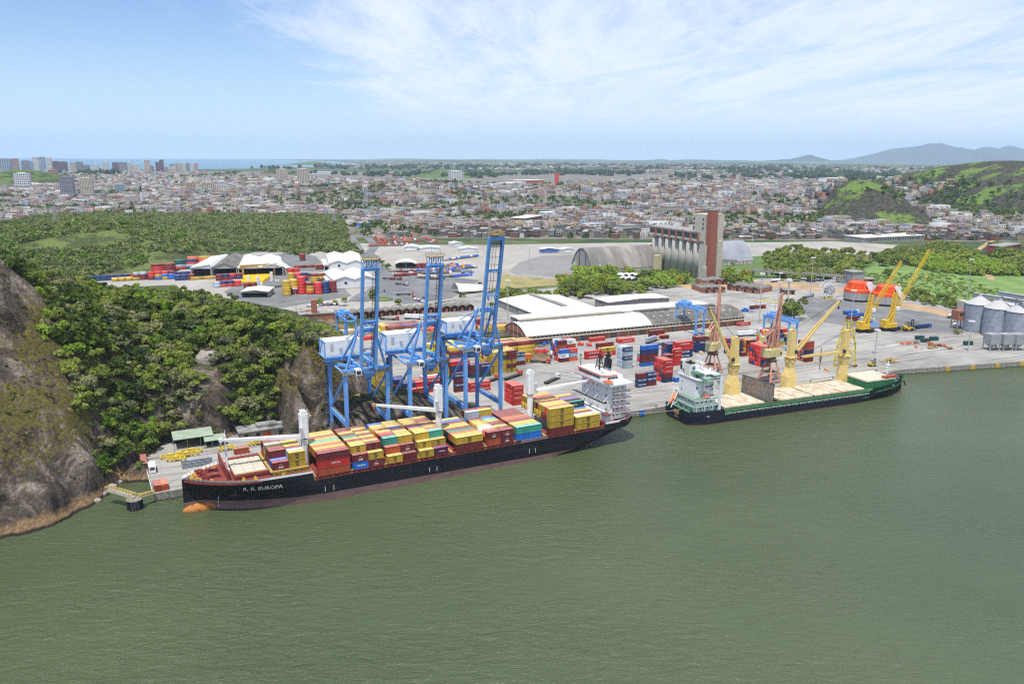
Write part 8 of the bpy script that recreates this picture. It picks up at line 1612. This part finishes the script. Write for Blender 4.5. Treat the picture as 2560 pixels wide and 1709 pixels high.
ROCKY = [[(1990,575),(2060,520),(2085,470),(2130,447),(2170,440),(2215,455),(2265,500),(2345,560),(2330,585),(2200,570),(2080,545)],[(2270,470),(2340,425),(2420,405),(2620,390),(2620,545),(2500,560),(2440,520),(2460,455),(2400,445),(2330,462)],[(2340,500),(2450,500),(2460,560),(2400,545),(2345,520)]]
GREENBELT = [(1240,470),(1300,466),(1420,470),(1420,458),(1160,450),(1060,442),(1040,460)]
def town_filter(P, excl=ROCKY):
    z = gtown(P[:,0],P[:,1]); px = pixn(np.c_[P,z]); k = inpoly(px,TP)
    for e in excl: k &= ~inpoly(px,e)
    return P[k], z[k], px[k]
def bulk(name, items, n, size, lobes, mats, label, flat=.8, zlift=.55):
    """many crowns as one mesh; items: (x, y, z, radius, slot)"""
    protos = [clump(s+len(name), n, lobes, size, flat) for s in range(6)]; r = np.random.default_rng(len(items)); Vs=[];Fs=[];Ms=[];o=0
    for x, y, z, rad, m in items:
        V, F = protos[r.integers(6)]; a = r.uniform(0,6.28); c, s = math.cos(a), math.sin(a); sc = rad*np.array((1,r.uniform(.85,1.15),r.uniform(.8,1.2)))
        W_ = V*sc; Vs.append(np.stack([W_[:,0]*c-W_[:,1]*s+x, W_[:,0]*s+W_[:,1]*c+y, W_[:,2]+z+rad*zlift],1)); Fs.append(F+o); o += len(V); Ms.append(np.full(len(F),m))
    return tag(put(name, fastmesh(name, np.concatenate(Vs), np.concatenate(Fs), mats, midx=np.concatenate(Ms))), label, kind='stuff')
# ---- the trees that show largest, one by one
def vis(t):
    p = pix((t[0],t[1],t[2]+t[3])); 
    if not (-30 < p[0] < 2590 and 300 < p[1] < 1709): return -1
    return t[3]/math.hypot(t[0],t[1])*(1.0 if t[5] == 'hill' else 1.0)
TREES.sort(key=lambda t: -vis(t)); one = TREES[:300]; rest = TREES[300:]
LAB = {'hill':{'deep':'dark green rounded tree on the wooded hill behind the small pier','mid':'mid green bushy tree on the wooded hill behind the small pier','pale':'greyish pale leafed tree on the wooded hill above the pier','bright':'bright green tree on the wooded hill behind the small pier','scrub':'olive scrub bush on the grassy rock below the boulder','yellow':'yellow green tree'},
 'silo':{'deep':'dark round tree in the grove below the grain silo','mid':'mid green tree in the grove below the grain silo','bright':'bright green tree in the grove below the grain silo','yellow':'yellow flowering tree in the grove below the grain silo'},
 'right':{'deep':'dark tree on the green slope beyond the orange carousels','mid':'mid green tree on the slope beyond the orange carousels','pale':'pale green tree on the slope beyond the viaduct','bright':'bright green tree in the thicket above the meadow'},
 'port':{'deep':'dark tree standing by the roundabout and gatehouse','mid':'mid green tree by the gatehouse','bright':'bright young tree behind the gatehouse'},'yard':{'deep':'dark spreading tree beside the open port yard','mid':'mid green spreading tree beside the open port yard'}}
r3 = random.Random(21)
for i, (x, y, z, rad, k, reg) in enumerate(one):
    T = thing('tree', LAB[reg][k], 'tree', (x,y,z+rad*(.62 if reg == 'hill' else .85)), r3.uniform(0,6.28), {'hill':'trees on the wooded hill','silo':'trees below the silo','right':'trees on the right slope','port':'trees by the gatehouse','yard':'trees in the port yard'}[reg]+' '+k); T.scale = (rad*r3.uniform(.9,1.1),rad*r3.uniform(.9,1.1),rad*r3.uniform(.85,1.15))
    put('crown', crown_data(k, r3.randrange(5)), T); put('trunk', TRK, T)
KS = ['deep','mid','pale','bright','yellow','scrub']; KM = [LEAF[k] for k in KS]
bulk('forest', [(x,y,z,rad,KS.index(k)) for x,y,z,rad,k,reg in rest], 260, .18, 7, KM, 'further trees and thicket of the wooded slopes')
# undergrowth between the trees on the hill and tufts on the rock
r4 = np.random.default_rng(4); U = []
P = np.stack([r4.uniform(-300,-30,9000), r4.uniform(270,500,9000)],1); z = HILL(P[:,0],P[:,1]); px = pixn(np.c_[P,z]); k = inpoly(px,VEG)&(z > 2.5)&~inpoly(px,BOULD)
for (x,y), zz in list(zip(P[k],z[k]))[:1900]: U.append((x,y,zz,r4.uniform(1.0,2.1),r4.choice([0,1,1,3,5])))
ROCKL = [(0,672),(60,735),(150,880),(205,1010),(240,1140),(235,1200),(120,1240),(0,1260)]; k = inpoly(px,ROCKL)&(z > 8)&(r4.random(len(z)) < .2+.5*(vnoise(P[:,0],P[:,1],6,3,.05) > .52))
for (x,y), zz in list(zip(P[k],z[k]))[:420]: U.append((x,y,zz+.2,r4.uniform(.4,.95),r4.choice([5,5,1,5])))
GUL = [(90,760),(150,880),(205,1010),(240,1130),(290,1190),(340,1150),(280,1040),(220,940),(150,800)]; k = inpoly(px,GUL)&(z > 2)
for (x,y), zz in list(zip(P[k],z[k]))[:500]: U.append((x,y,zz,r4.uniform(.8,1.7),r4.choice([1,3,3,5])))
RK2 = [(700,900),(790,862),(960,965),(960,1085),(690,1080)]; k = inpoly(px,RK2)&(z > 6)&(vnoise(P[:,0],P[:,1],9,3,.07) > .5)
for (x,y), zz in list(zip(P[k],z[k]))[:160]: U.append((x,y,zz,r4.uniform(.5,1.2),r4.choice([5,5,1])))
FT = [(230,1180),(300,1200),(345,1165),(420,1115),(700,1082),(690,1062),(560,1060),(440,1085),(330,1120)]; k = inpoly(px,FT)&(z > 2.0)
for (x,y), zz in list(zip(P[k],z[k]))[:300]: U.append((x,y,zz,r4.uniform(.6,1.4),r4.choice([1,5,5,3])))
bulk('undergrowth', U, 70, .26, 5, KM, 'low bushes and tufts on the wooded hill and cliffs', .7, .25)
# mangrove, one mass
MG = [(-80,690),(-60,560),(0,555),(130,538),(330,532),(540,526),(760,524),(850,530),(862,548),(868,600),(905,640),(893,640),(800,628),(760,640),(640,626),(480,628),(330,668),(180,706),(100,720),(-80,720)]
r5 = np.random.default_rng(5); I = []; y = 600.
while y < 1720:
    st_ = 5.7*(.7+.45*y/900); xs = np.arange(-.75*y,-.12*y,st_); Pm = np.stack([xs+r5.uniform(-.5,.5,len(xs))*st_, np.full(len(xs),y)+r5.uniform(-.5,.5,len(xs))*st_],1); y += st_
    z = np.maximum(2.4, np.maximum(np.maximum(HKN(Pm[:,0],Pm[:,1]),town_z(Pm[:,0],Pm[:,1])), np.where((Pm[:,1] < 655)&(Pm[:,0] > -420), HILL(Pm[:,0],Pm[:,1]), -9))); px = pixn(np.c_[Pm,z]); kn = HKN(Pm[:,0],Pm[:,1])
    k = inpoly(px,MG)&~inpoly(px,[(50,612),(150,588),(260,578),(340,590),(310,612),(180,624),(70,630)])&~((kn > 8)&(vnoise(Pm[:,0],Pm[:,1],3,3,1/40.) < .40))
    for (a,b), zz, kk in zip(Pm[k],z[k],kn[k]): I.append((a,b,zz,st_*.62*r5.uniform(.7,1.35),0 if r5.random() < .72 else (1 if kk < 6 else 2)))
bulk('mangrove', I, 38, .27, 5, [LEAF['mangrove'],LEAF['mid'],LEAF['bright']], 'dense mangrove forest covering the flat ground behind the hill', .75, .35)
# town trees
Pt = town_pts(19, 1290, 5200, 6, .535, 2.); Pt, zt_, _ = town_filter(Pt, []); kk = H1(Pt[:,0],Pt[:,1]) < 3; rr_ = np.random.default_rng(8)
T1 = [(x,y,z,rr_.uniform(3.6,6.4)*(1+y/9000),rr_.choice([0,0,1])) for (x,y),z,k in zip(Pt,zt_,kk) if k or rr_.random() < .5]
Pt = town_pts(23, 1290, 5200, 7, 0, .535); Pt, zt_, _ = town_filter(Pt); T1 += [(x,y,z,rr_.uniform(3.2,5.6)*(1+y/9000),rr_.choice([0,0,1])) for (x,y),z in zip(Pt,zt_) if rr_.random() < .75]
RS = [(1990,575),(2040,520),(2070,500),(2060,545),(2120,560),(2345,580),(2330,600),(2200,590),(2060,585)]
Pq = np.stack([rr_.uniform(550,1400,9000), rr_.uniform(1400,2500,9000)],1); zq = gtown(Pq[:,0],Pq[:,1]); pq = pixn(np.c_[Pq,zq]); kq = (inpoly(pq,RS)|(inpoly(pq,[(2150,480),(2330,430),(2440,450),(2440,520),(2560,550),(2560,590),(2380,570),(2260,500)])&(rr_.random(len(Pq)) < .55)))
T1 += [(x,y,z,rr_.uniform(3,6),rr_.choice([0,1])) for (x,y),z in list(zip(Pq[kq],zq[kq]))[:900]]
bulk('town_trees', T1, 26, .36, 4, [LEAF['deep'],LEAF['mid']], 'trees scattered between the houses of the town', .8, .6)
Pm = np.stack([r4.uniform(180,480,4000), r4.uniform(600,900,4000)],1); pm_ = pixn(np.c_[Pm,np.full(4000,3.)]); km = inpoly(pm_,[(2160,690),(2200,655),(2300,668),(2420,684),(2560,690),(2560,770),(2400,764),(2270,740)])
bulk('meadow_tufts', [(x,y,2.8,r4.uniform(.6,2.2),r4.choice([0,1])) for x, y in Pm[km][:520]], 40, .3, 4, [LEAF['bright'],LEAF['scrub']], 'rough tufts and shrubs on the green meadow slope', .45, .2)
# distant woods
Pw = np.stack([rr_.uniform(-.65,.8,3800)*1.0, np.exp(rr_.uniform(math.log(4600),math.log(11000),3800))],1); Pw[:,0] *= Pw[:,1]; w = vnoise(Pw[:,0],Pw[:,1],51,3,1/700.); kw = (w > .5)&(Pw[:,0] > np.interp(Pw[:,1],[c[1] for c in CST],[c[0] for c in CST])+500)&((Pw[:,0] > -.2*Pw[:,1])|(w > .62))
bulk('distant_woods', [(x,y,2-(x*x+y*y)/1.48e7+8*(y > 6300),rr_.uniform(14,30),0) for x, y in Pw[kw]], 14, .5, 3, [LEAF['deep']], 'dark woods on the plain beyond the town', .55, .3)
# ---- houses
PALW = [tuple(0.64*(.62*v_+.38*(.3*sum(lin(c)))) for v_ in lin(c)) for c in ('#cfc8bb','#b9b2a6','#a39a8e','#8f7463','#9a6a52','#c2b08c','#d8d6d0','#b58f7d','#8d8a86','#c9b46e','#9fb7ae','#c7a2a0','#8fa6bf','#b0a08e','#7d766e','#b8693f','#d9d0b4','#a9a39b')]; WN = ['cream white','pale grey','grey','brown','brick','sand','white','dusty pink','raw concrete','mustard','pale green','pink','pale blue','tan','dark grey','terracotta','ivory','stone grey']
PALR = [tuple(0.80*(.45*v_+.55*(.28*sum(lin(c)))) for v_ in lin(c)) for c in ('#a7a198','#8c857b','#6f685f','#a0674c','#b5745a','#c9c6bf','#7d6a5c','#989086')]; RN = ['grey','grey','dark','tiled','tiled','pale','brown','grey']
Ph = town_pts(11.4, 1285, 6100, 12, 0, .59); Ph, zh_, pxh = town_filter(Ph, ROCKY+[[(2140,520),(2250,490),(2300,560),(2200,580)],GREENBELT]); r6 = np.random.default_rng(13); order = np.argsort(Ph[:,1]); Ph, zh_, pxh = Ph[order], zh_[order], pxh[order]
k = (r6.random(len(Ph)) < np.clip(1.15-Ph[:,1]/11000,.5,1)); Ph, zh_, pxh = Ph[k], zh_[k], pxh[k]
HM = {}
def house_mesh(wi, st_, v):
    k = (wi,st_,v)
    if k in HM: return HM[k]
    w, d = (5.2,4.6) if v == 0 else ((6.4,4.2) if v == 1 else (4.4,5.6)); h = 3.05*st_+.3; mb = MB().box(-w,-d,-3,w,d,h,0)
    for f in range(st_):
        for x in np.arange(-w+1.,w-1.4,2.3): mb.box(x,-d-.07,f*3.05+1.1,x+1.15,-d,f*3.05+2.3,1)
        for y in np.arange(-d+1.,d-1.4,2.5): mb.box(-w-.07,y,f*3.05+1.1,-w,y+1.1,f*3.05+2.3,1)
    if v == 2: mb.box(-w,-d-1.2,3.05,w,-d,3.2,0)
    HM[k] = (mb.data('house', [M('wall_'+WN[wi].replace(' ','_'), PALW[wi], .85, .25, .4, dirt=tuple(c*.5 for c in PALW[wi]), dscale=.3, dthr=.58, rnd=.12), GLASS]), w, d, h); return HM[k]
RM = {}
def roof_mesh(ri, v, gab):
    k = (ri,v,gab)
    if k in RM: return RM[k]
    w, d = (5.2,4.6) if v == 0 else ((6.4,4.2) if v == 1 else (4.4,5.6)); mb = MB()
    if gab: mb.extrude([(-d-.5,-.1),(0,1.7),(d+.5,-.1),(d+.5,-.25),(0,1.5),(-d-.5,-.25)], -w-.4, w+.4)
    else: mb.box(-w-.2,-d-.2,0,w+.2,d+.2,.25).box(-w-.2,-d-.2,.25,w+.2,-d,.9).box(-w-.2,d,.25,w+.2,d+.2,.9).box(-w-.2,-d,.25,-w,d,.9).box(w,-d,.25,w+.2,d,.9); 
    if not gab: mb.box(w*.2,0,.25,w*.6,d*.5,1.9)
    RM[k] = mb.data('roof', [M('houseroof_'+str(ri), PALR[ri], .9, .3, .4, rnd=.15)]); return RM[k]
nb_ = 0; used = 0; Vs=[];Fs=[];Cs=[];o=0
cube = np.array([(x,y,z) for z in (0,1) for x, y in ((-1,-1),(1,-1),(1,1),(-1,1))],float); FC = np.array([(0,1,5,4),(1,2,6,5),(2,3,7,6),(3,0,4,7),(4,5,6,7)])
PW, PR = np.array(PALW), np.array(PALR)
SILP = [(1420,560),(1900,560),(1890,680),(1420,700)]
for (x,y), z, (u,v_) in zip(Ph, zh_, pxh):
    wi = int(r6.integers(len(PALW))); ri = int(r6.integers(len(PALR))); st_ = int(r6.choice([1,1,2,2,2,3,3,4])) ; rz = r6.choice([.45,.45,2.0,.2,-.3])+r6.normal(0,.12)
    if used < 300 and -10 < u < 2570 and not (1605 < u < 1800 and v_ > 580):
        vv_ = int(r6.integers(3)); me, w, d, h = house_mesh(wi, min(st_,3), vv_); gab = bool(ri in (3,4) or r6.random() < .3); st3 = min(st_,3)
        side = 'left of the avenue' if u < 860 else ('between avenue and silo' if u < 1600 else 'beyond the pale lot'); H_ = put('house', me, None, (x,y,z), rz); tag(H_, f'{["one","two","three"][st3-1]} storey {WN[wi]} house with {RN[ri]} {"pitched" if gab else "flat"} roof {side}', 'house', f'{WN[wi]} {RN[ri]} {st3} {gab} houses {side}'); put('roof', roof_mesh(ri,vv_,gab), H_, (0,0,h)); used += 1; continue
    g = 1+y/5200.; w, d, h = r6.uniform(3.8,6.6)*g, r6.uniform(3.6,6.)*g, 3.05*st_*(1 if y < 2500 else 1.15)+.6
    if r6.random() < .015: w, d, h = w*2.4, d*1.8, h*1.1; wi = 6; ri = 5
    c, s = math.cos(rz), math.sin(rz); R_ = np.array([[c,s,0],[-s,c,0],[0,0,1]])
    Vs.append((cube*[w,d,h+3]-[0,0,3])@R_+[x,y,z]); Fs.append(FC+o); o += 8; kx = r6.uniform(.8,1.15); Cs += [PW[wi]*kx]*4+[PR[ri]*kx]
    if y < 3000:
        for f in range(st_):                                              # window bands, the storeys of a far house
            for q0, q1 in ((-.8,-.3),(-.1,.3),(.45,.85)):
                b = np.array([(q0*w,-d-.06,f*3.05+1.1),(q1*w,-d-.06,f*3.05+1.1),(q1*w,-d-.06,f*3.05+2.3),(q0*w,-d-.06,f*3.05+2.3)]); Vs.append(b@R_+[x,y,z]); Fs.append(np.array([(0,1,2,3)])+o); o += 4; Cs.append((.05,.055,.06))
                if q0 > -.5: b = b[:,[1,0,2]]*[1,1,1]; b = np.array([(-w-.06,q1*d,f*3.05+1.1),(-w-.06,q0*d,f*3.05+1.1),(-w-.06,q0*d,f*3.05+2.3),(-w-.06,q1*d,f*3.05+2.3)]); Vs.append(b@R_+[x,y,z]); Fs.append(np.array([(0,1,2,3)])+o); o += 4; Cs.append((.05,.055,.06))
    if r6.random() < .3:                                                  # water tank or stair head on the roof
        b = cube*[w*.2,d*.2,1.7]+[w*.3,d*.2,h]; Vs.append(b@R_+[x,y,z]); Fs.append(FC+o); o += 8; Cs += [np.array(PALW[int(r6.integers(len(PALW)))])]*5 if r6.random() < .7 else [np.array((.08,.18,.5))]*5
# far settlements on the plain
for i in range(5200):
    y = math.exp(r6.uniform(math.log(6000),math.log(15000))); x = r6.uniform(-.2,.75)*y
    if vnoise(np.array([x]),np.array([y]),61,3,1/1500.)[0] < .48: continue
    w, d, h = r6.uniform(8,20), r6.uniform(8,16), r6.uniform(6,12); Vs.append(cube*[w,d,h]+[x,y,-(x*x+y*y)/1.48e7+(3 if y < 6500 else 14)]); Fs.append(FC+o); o += 8; Cs += [PW[int(r6.integers(len(PALW)))]]*4+[PR[int(r6.integers(len(PALR)))]]
tag(put('town_houses', fastmesh('town_houses', np.concatenate(Vs), np.concatenate(Fs), [attr_mat('house_paint',.85,.2,.3)], np.array(Cs))), 'closely packed small houses of the town reaching back to the plain', kind='stuff')
print('HOUSES', len(Ph), 'TREES', len(TREES), 'MANG', len(I), 'TT', len(T1), 'faces', o)
# ---- tall blocks and notable buildings of the town
def tower(p, w, d, h, wall, label, floors, cols, rz=.35, pent=True, group=None):
    T = thing('apartment_block', label, 'building', p, rz, group); MB().box(-w/2,-d/2,-6,w/2,d/2,h).build('wall', [wall], T)
    mb = MB(); fh = (h-1.5)/floors
    for f in range(floors):
        for c in range(cols): x = -w/2+w*(c+.22)/cols; mb.box(x,-d/2-.12,1+f*fh+fh*.3,x+w/cols*.56,-d/2,1+f*fh+fh*.8)
        for c in range(max(2,cols//2)): y = -d/2+d*(c+.25)/max(2,cols//2); mb.box(-w/2-.12,y,1+f*fh+fh*.3,-w/2,y+d/max(2,cols//2)*.5,1+f*fh+fh*.8)
    tag(mb.build('windows', [GLASS], T), kind='stuff')
    if pent: MB().box(-w*.25,-d*.25,h,w*.25,d*.25,h+3.5).build('roof_house', [wall], T); MB().box(-w/2-.3,-d/2-.3,h,w/2+.3,d/2+.3,h+.8).build('parapet', [wall], T)
    return T
TWP = {'white':M('tower_white',(.62,.62,.60),.7,.08,.05),'grey':M('tower_grey',(.26,.27,.30),.7,.1,.05),'cream':M('tower_cream',(.55,.48,.36),.7,.1,.05),'plum':M('tower_plum',(.17,.10,.12),.7,.1,.05),'blue':M('tower_blue',(.30,.38,.46),.5,.1,.05),'tan':M('tower_tan',(.42,.26,.18),.7,.1,.05),'pink':M('tower_pink',(.50,.34,.27),.7,.1,.05)}
def tw(px0, px1, yb, yt, Y, col, label, floors=14, cols=6, group=None):
    p = GY((px0+px1)/2, yb, Y); q = GY((px0+px1)/2, yt, Y); w = abs(GY(px1,yb,Y).x-GY(px0,yb,Y).x); p.z = min(p.z, float(gtown(np.array([p.x]),np.array([p.y]))[0])); tower(p, w*.86, w*.6, q.z-p.z, TWP[col], label, floors, cols, .3, group=group)
tw(153,188,484,442,2350,'grey','grey slab tower with white grid, left of the near pair'  ,16,8); tw(203,236,484,446,2350,'cream','cream and yellow striped tower, right of the near pair',16,8); tw(690,722,452,424,3700,'cream','cream tower by the red cut hill, left of the pair',14,7); tw(742,776,453,423,3700,'cream','cream tower by the red cut hill, right of the pair',14,7); tw(1119,1159,458,428,3600,'white','white slab tower standing alone beyond the houses',12,8)
tw(37,76,452,434,2900,'white','white block on the left knoll slope',7,8); tw(123,146,445,425,3500,'tan','brown unfinished block beside the left knoll',9,5); tw(288,312,476,462,2500,'blue','blue-white block in the town centre',6,6); tw(466,490,474,458,2600,'pink','pink apartment block left of three',6,6); tw(504,540,473,456,2600,'cream','cream apartment block middle of three',7,6); tw(542,568,471,454,2600,'white','white apartment block right of three',7,6)
SK = [(3,25,398,'blue'),(25,33,400,'grey'),(34,48,398,'tan'),(56,75,403,'grey'),(76,84,405,'blue'),(85,99,394,'white'),(100,115,394,'blue'),(119,131,395,'white'),(133,149,405,'plum'),(150,169,406,'plum'),(142,156,414,'white'),(177,190,407,'cream'),(191,208,406,'grey'),(209,225,414,'grey'),(232,248,411,'white'),(258,272,407,'white'),(282,296,408,'plum'),(297,318,407,'grey'),(319,328,406,'white'),(320,336,415,'cream'),(337,350,412,'white'),(362,376,402,'cream'),(366,384,416,'grey'),(390,400,407,'plum'),(400,410,401,'plum'),(425,436,412,'grey'),(438,446,410,'pink'),(448,456,410,'cream'),(457,465,410,'white'),(466,474,410,'grey'),(476,484,410,'white'),(486,495,410,'pink'),(388,420,419,'pink'),(424,440,418,'cream')]
for i, (a, b, t, c) in enumerate(SK): tw(a, b+1, 428, t-1, 5200+(i*137)%900, c, f'{c} tower on the seaside skyline, number {i+1} counting from the left edge' if False else f'{c} tower on the seaside skyline, {["west end","left part","left centre","centre","right centre","right part","east end"][min(6,i*7//len(SK))]}, {"tall" if t < 403 else ("medium" if t < 409 else "low")} one', 12, 4, group=f'{c} skyline towers {min(6,i*7//len(SK))} {"tall" if t < 403 else ("medium" if t < 409 else "low")}')
def bld(a, b, h, d, wall, roof, label, cat='building', z=None):
    A, B = G(*a,3), G(*b,3); T = thing('building', label, cat, A, yaw(A,B)); w = (B-A).length; zz = float(town_z(np.array([A.x]),np.array([A.y]))[0])-3; T.location.z += 0 if z is None else z
    MB().box(0,0,-6,w,d,h).build('wall', [wall], T); MB().box(-.5,-.5,h,w+.5,d+.5,h+.7).build('roof', [roof], T); mb = MB()
    for x in np.arange(2,w-3,5): mb.box(x,-.1,h*.35,x+2.4,0,h*.7)
    tag(mb.build('windows', [GLASS], T), kind='stuff')
bld(zb(45,640),zb(186,612),17,30,M('wall_terracotta',(.55,.21,.09),.8,.15),ROOFC,'large terracotta hall with pale roof among the houses'); bld(zb(205,575),zb(300,572),15,26,WALLW,ROOFW,'white box hall beside the terracotta hall'); bld(zb(1225,560),zb(1340,556),24,22,M('wall_ivory',(.60,.55,.42),.8,.12),CONCR,'ivory five storey block left of the silo headhouse'); bld(zb(875,705),zb(985,700),16,24,M('wall_palegrey',(.52,.52,.50),.8,.15),CONCR,'pale grey block with shuttered floors left of the silo'); bld(zb(955,630),zb(1068,628),9,40,METAL,METAL,'grey vaulted hall among the houses by the silo')
bld(zc(560,875) if False else (2057,586),(2110,582),7,34,METAL,METAL,'long grey metal hall below the rocky knoll'); bld((2172,572),(2228,566),12,24,M('wall_yellow',(.62,.50,.20),.8,.15),CONCR,'yellow block below the rocky knoll'); bld((2118,558),(2200,553),12,22,WALLW,CONCR,'white long block with many windows under the rocky knoll'); bld((2268,578),(2298,574),9,22,M('wall_maroon',(.30,.05,.08),.8,.15),CONCR,'maroon hall right of the rocky knoll'); bld((2505,636),(2552,628),10,20,M('wall_darkred',(.30,.06,.06),.8,.15),CONCR,'dark red house at the right edge'); bld((2160,607),(2310,600),7,40,CONCR,ROOFC,'cluster of grey roofed sheds at the end of the pale lot')
bld((2066,458),(2112,455),16,40,WALLW,ROOFW,'big white block behind the grassy knoll',z=6); bld(za(475,418),za(545,416),6,20,paintm('wall_teal',(.20,.50,.45)),ROOFC,'teal house at the edge of the mangrove'); bld(za(895,560),za(955,556),9,16,paintm('wall_azure',(.10,.25,.65)),ROOFC,'bright blue house by the avenue')
for a, b, c, lab in ((za(2045,226),za(2230,222),'red','long red and white hall on the far plain'),(za(540,160),za(690,158),'white','long white warehouse far out on the plain, left one'),(za(1010,166),za(1130,164),'orange','red-banded warehouse far out on the plain'),(za(1820,262),za(2100,240),'white','white roofed hall behind the far houses')):
    A, B = G(*a), G(*b); T = thing('factory', lab, 'factory', A, yaw(A,B)); w = (B-A).length; MB().box(0,0,-12,w,60,9).build('wall', [cmat(c)[0]], T); MB().box(-1,-1,9,w+1,61,12).build('roof', [ROOFW], T)
p = GY(*za(2325,226),3600); T = thing('red_tower', 'red tower beside the far red and white hall', 'tower', p); MB().box(-9,-6,-12,9,6,38).build('shaft', [TINT], T); MB().box(-9.4,-6.4,38,9.4,6.4,40).build('cap', [ORNG], T)
p = GY(1040/2.9363,360+405/2.9363,1800); T = thing('chimney', 'tall dark-topped chimney in the left part of the town', 'chimney', p); MB().tube((0,0,-4),(0,0,16),2,1.8,10).build('shaft', [WALLW], T); MB().tube((0,0,16),(0,0,28),1.8,1.6,10).build('top', [DARK], T)
for i, (a, b, h, c, lab) in enumerate(((z9(1075,440),z9(1200,438),9,ROOFW,'white roofed market hall in the left town'),(z9(1205,436),z9(1310,432),8,paintm('roof_yellow',(.60,.42,.05)),'yellow and blue shop hall beside the market hall'),(z9(1265,432),z9(1335,430),8,paintm('roof_crimson',(.45,.05,.09)),'crimson fronted shop beside the yellow hall'))): bld(a,b,h,24,WALLW if i == 0 else paintm('wall_shopblue',(.06,.11,.38)),c,lab)
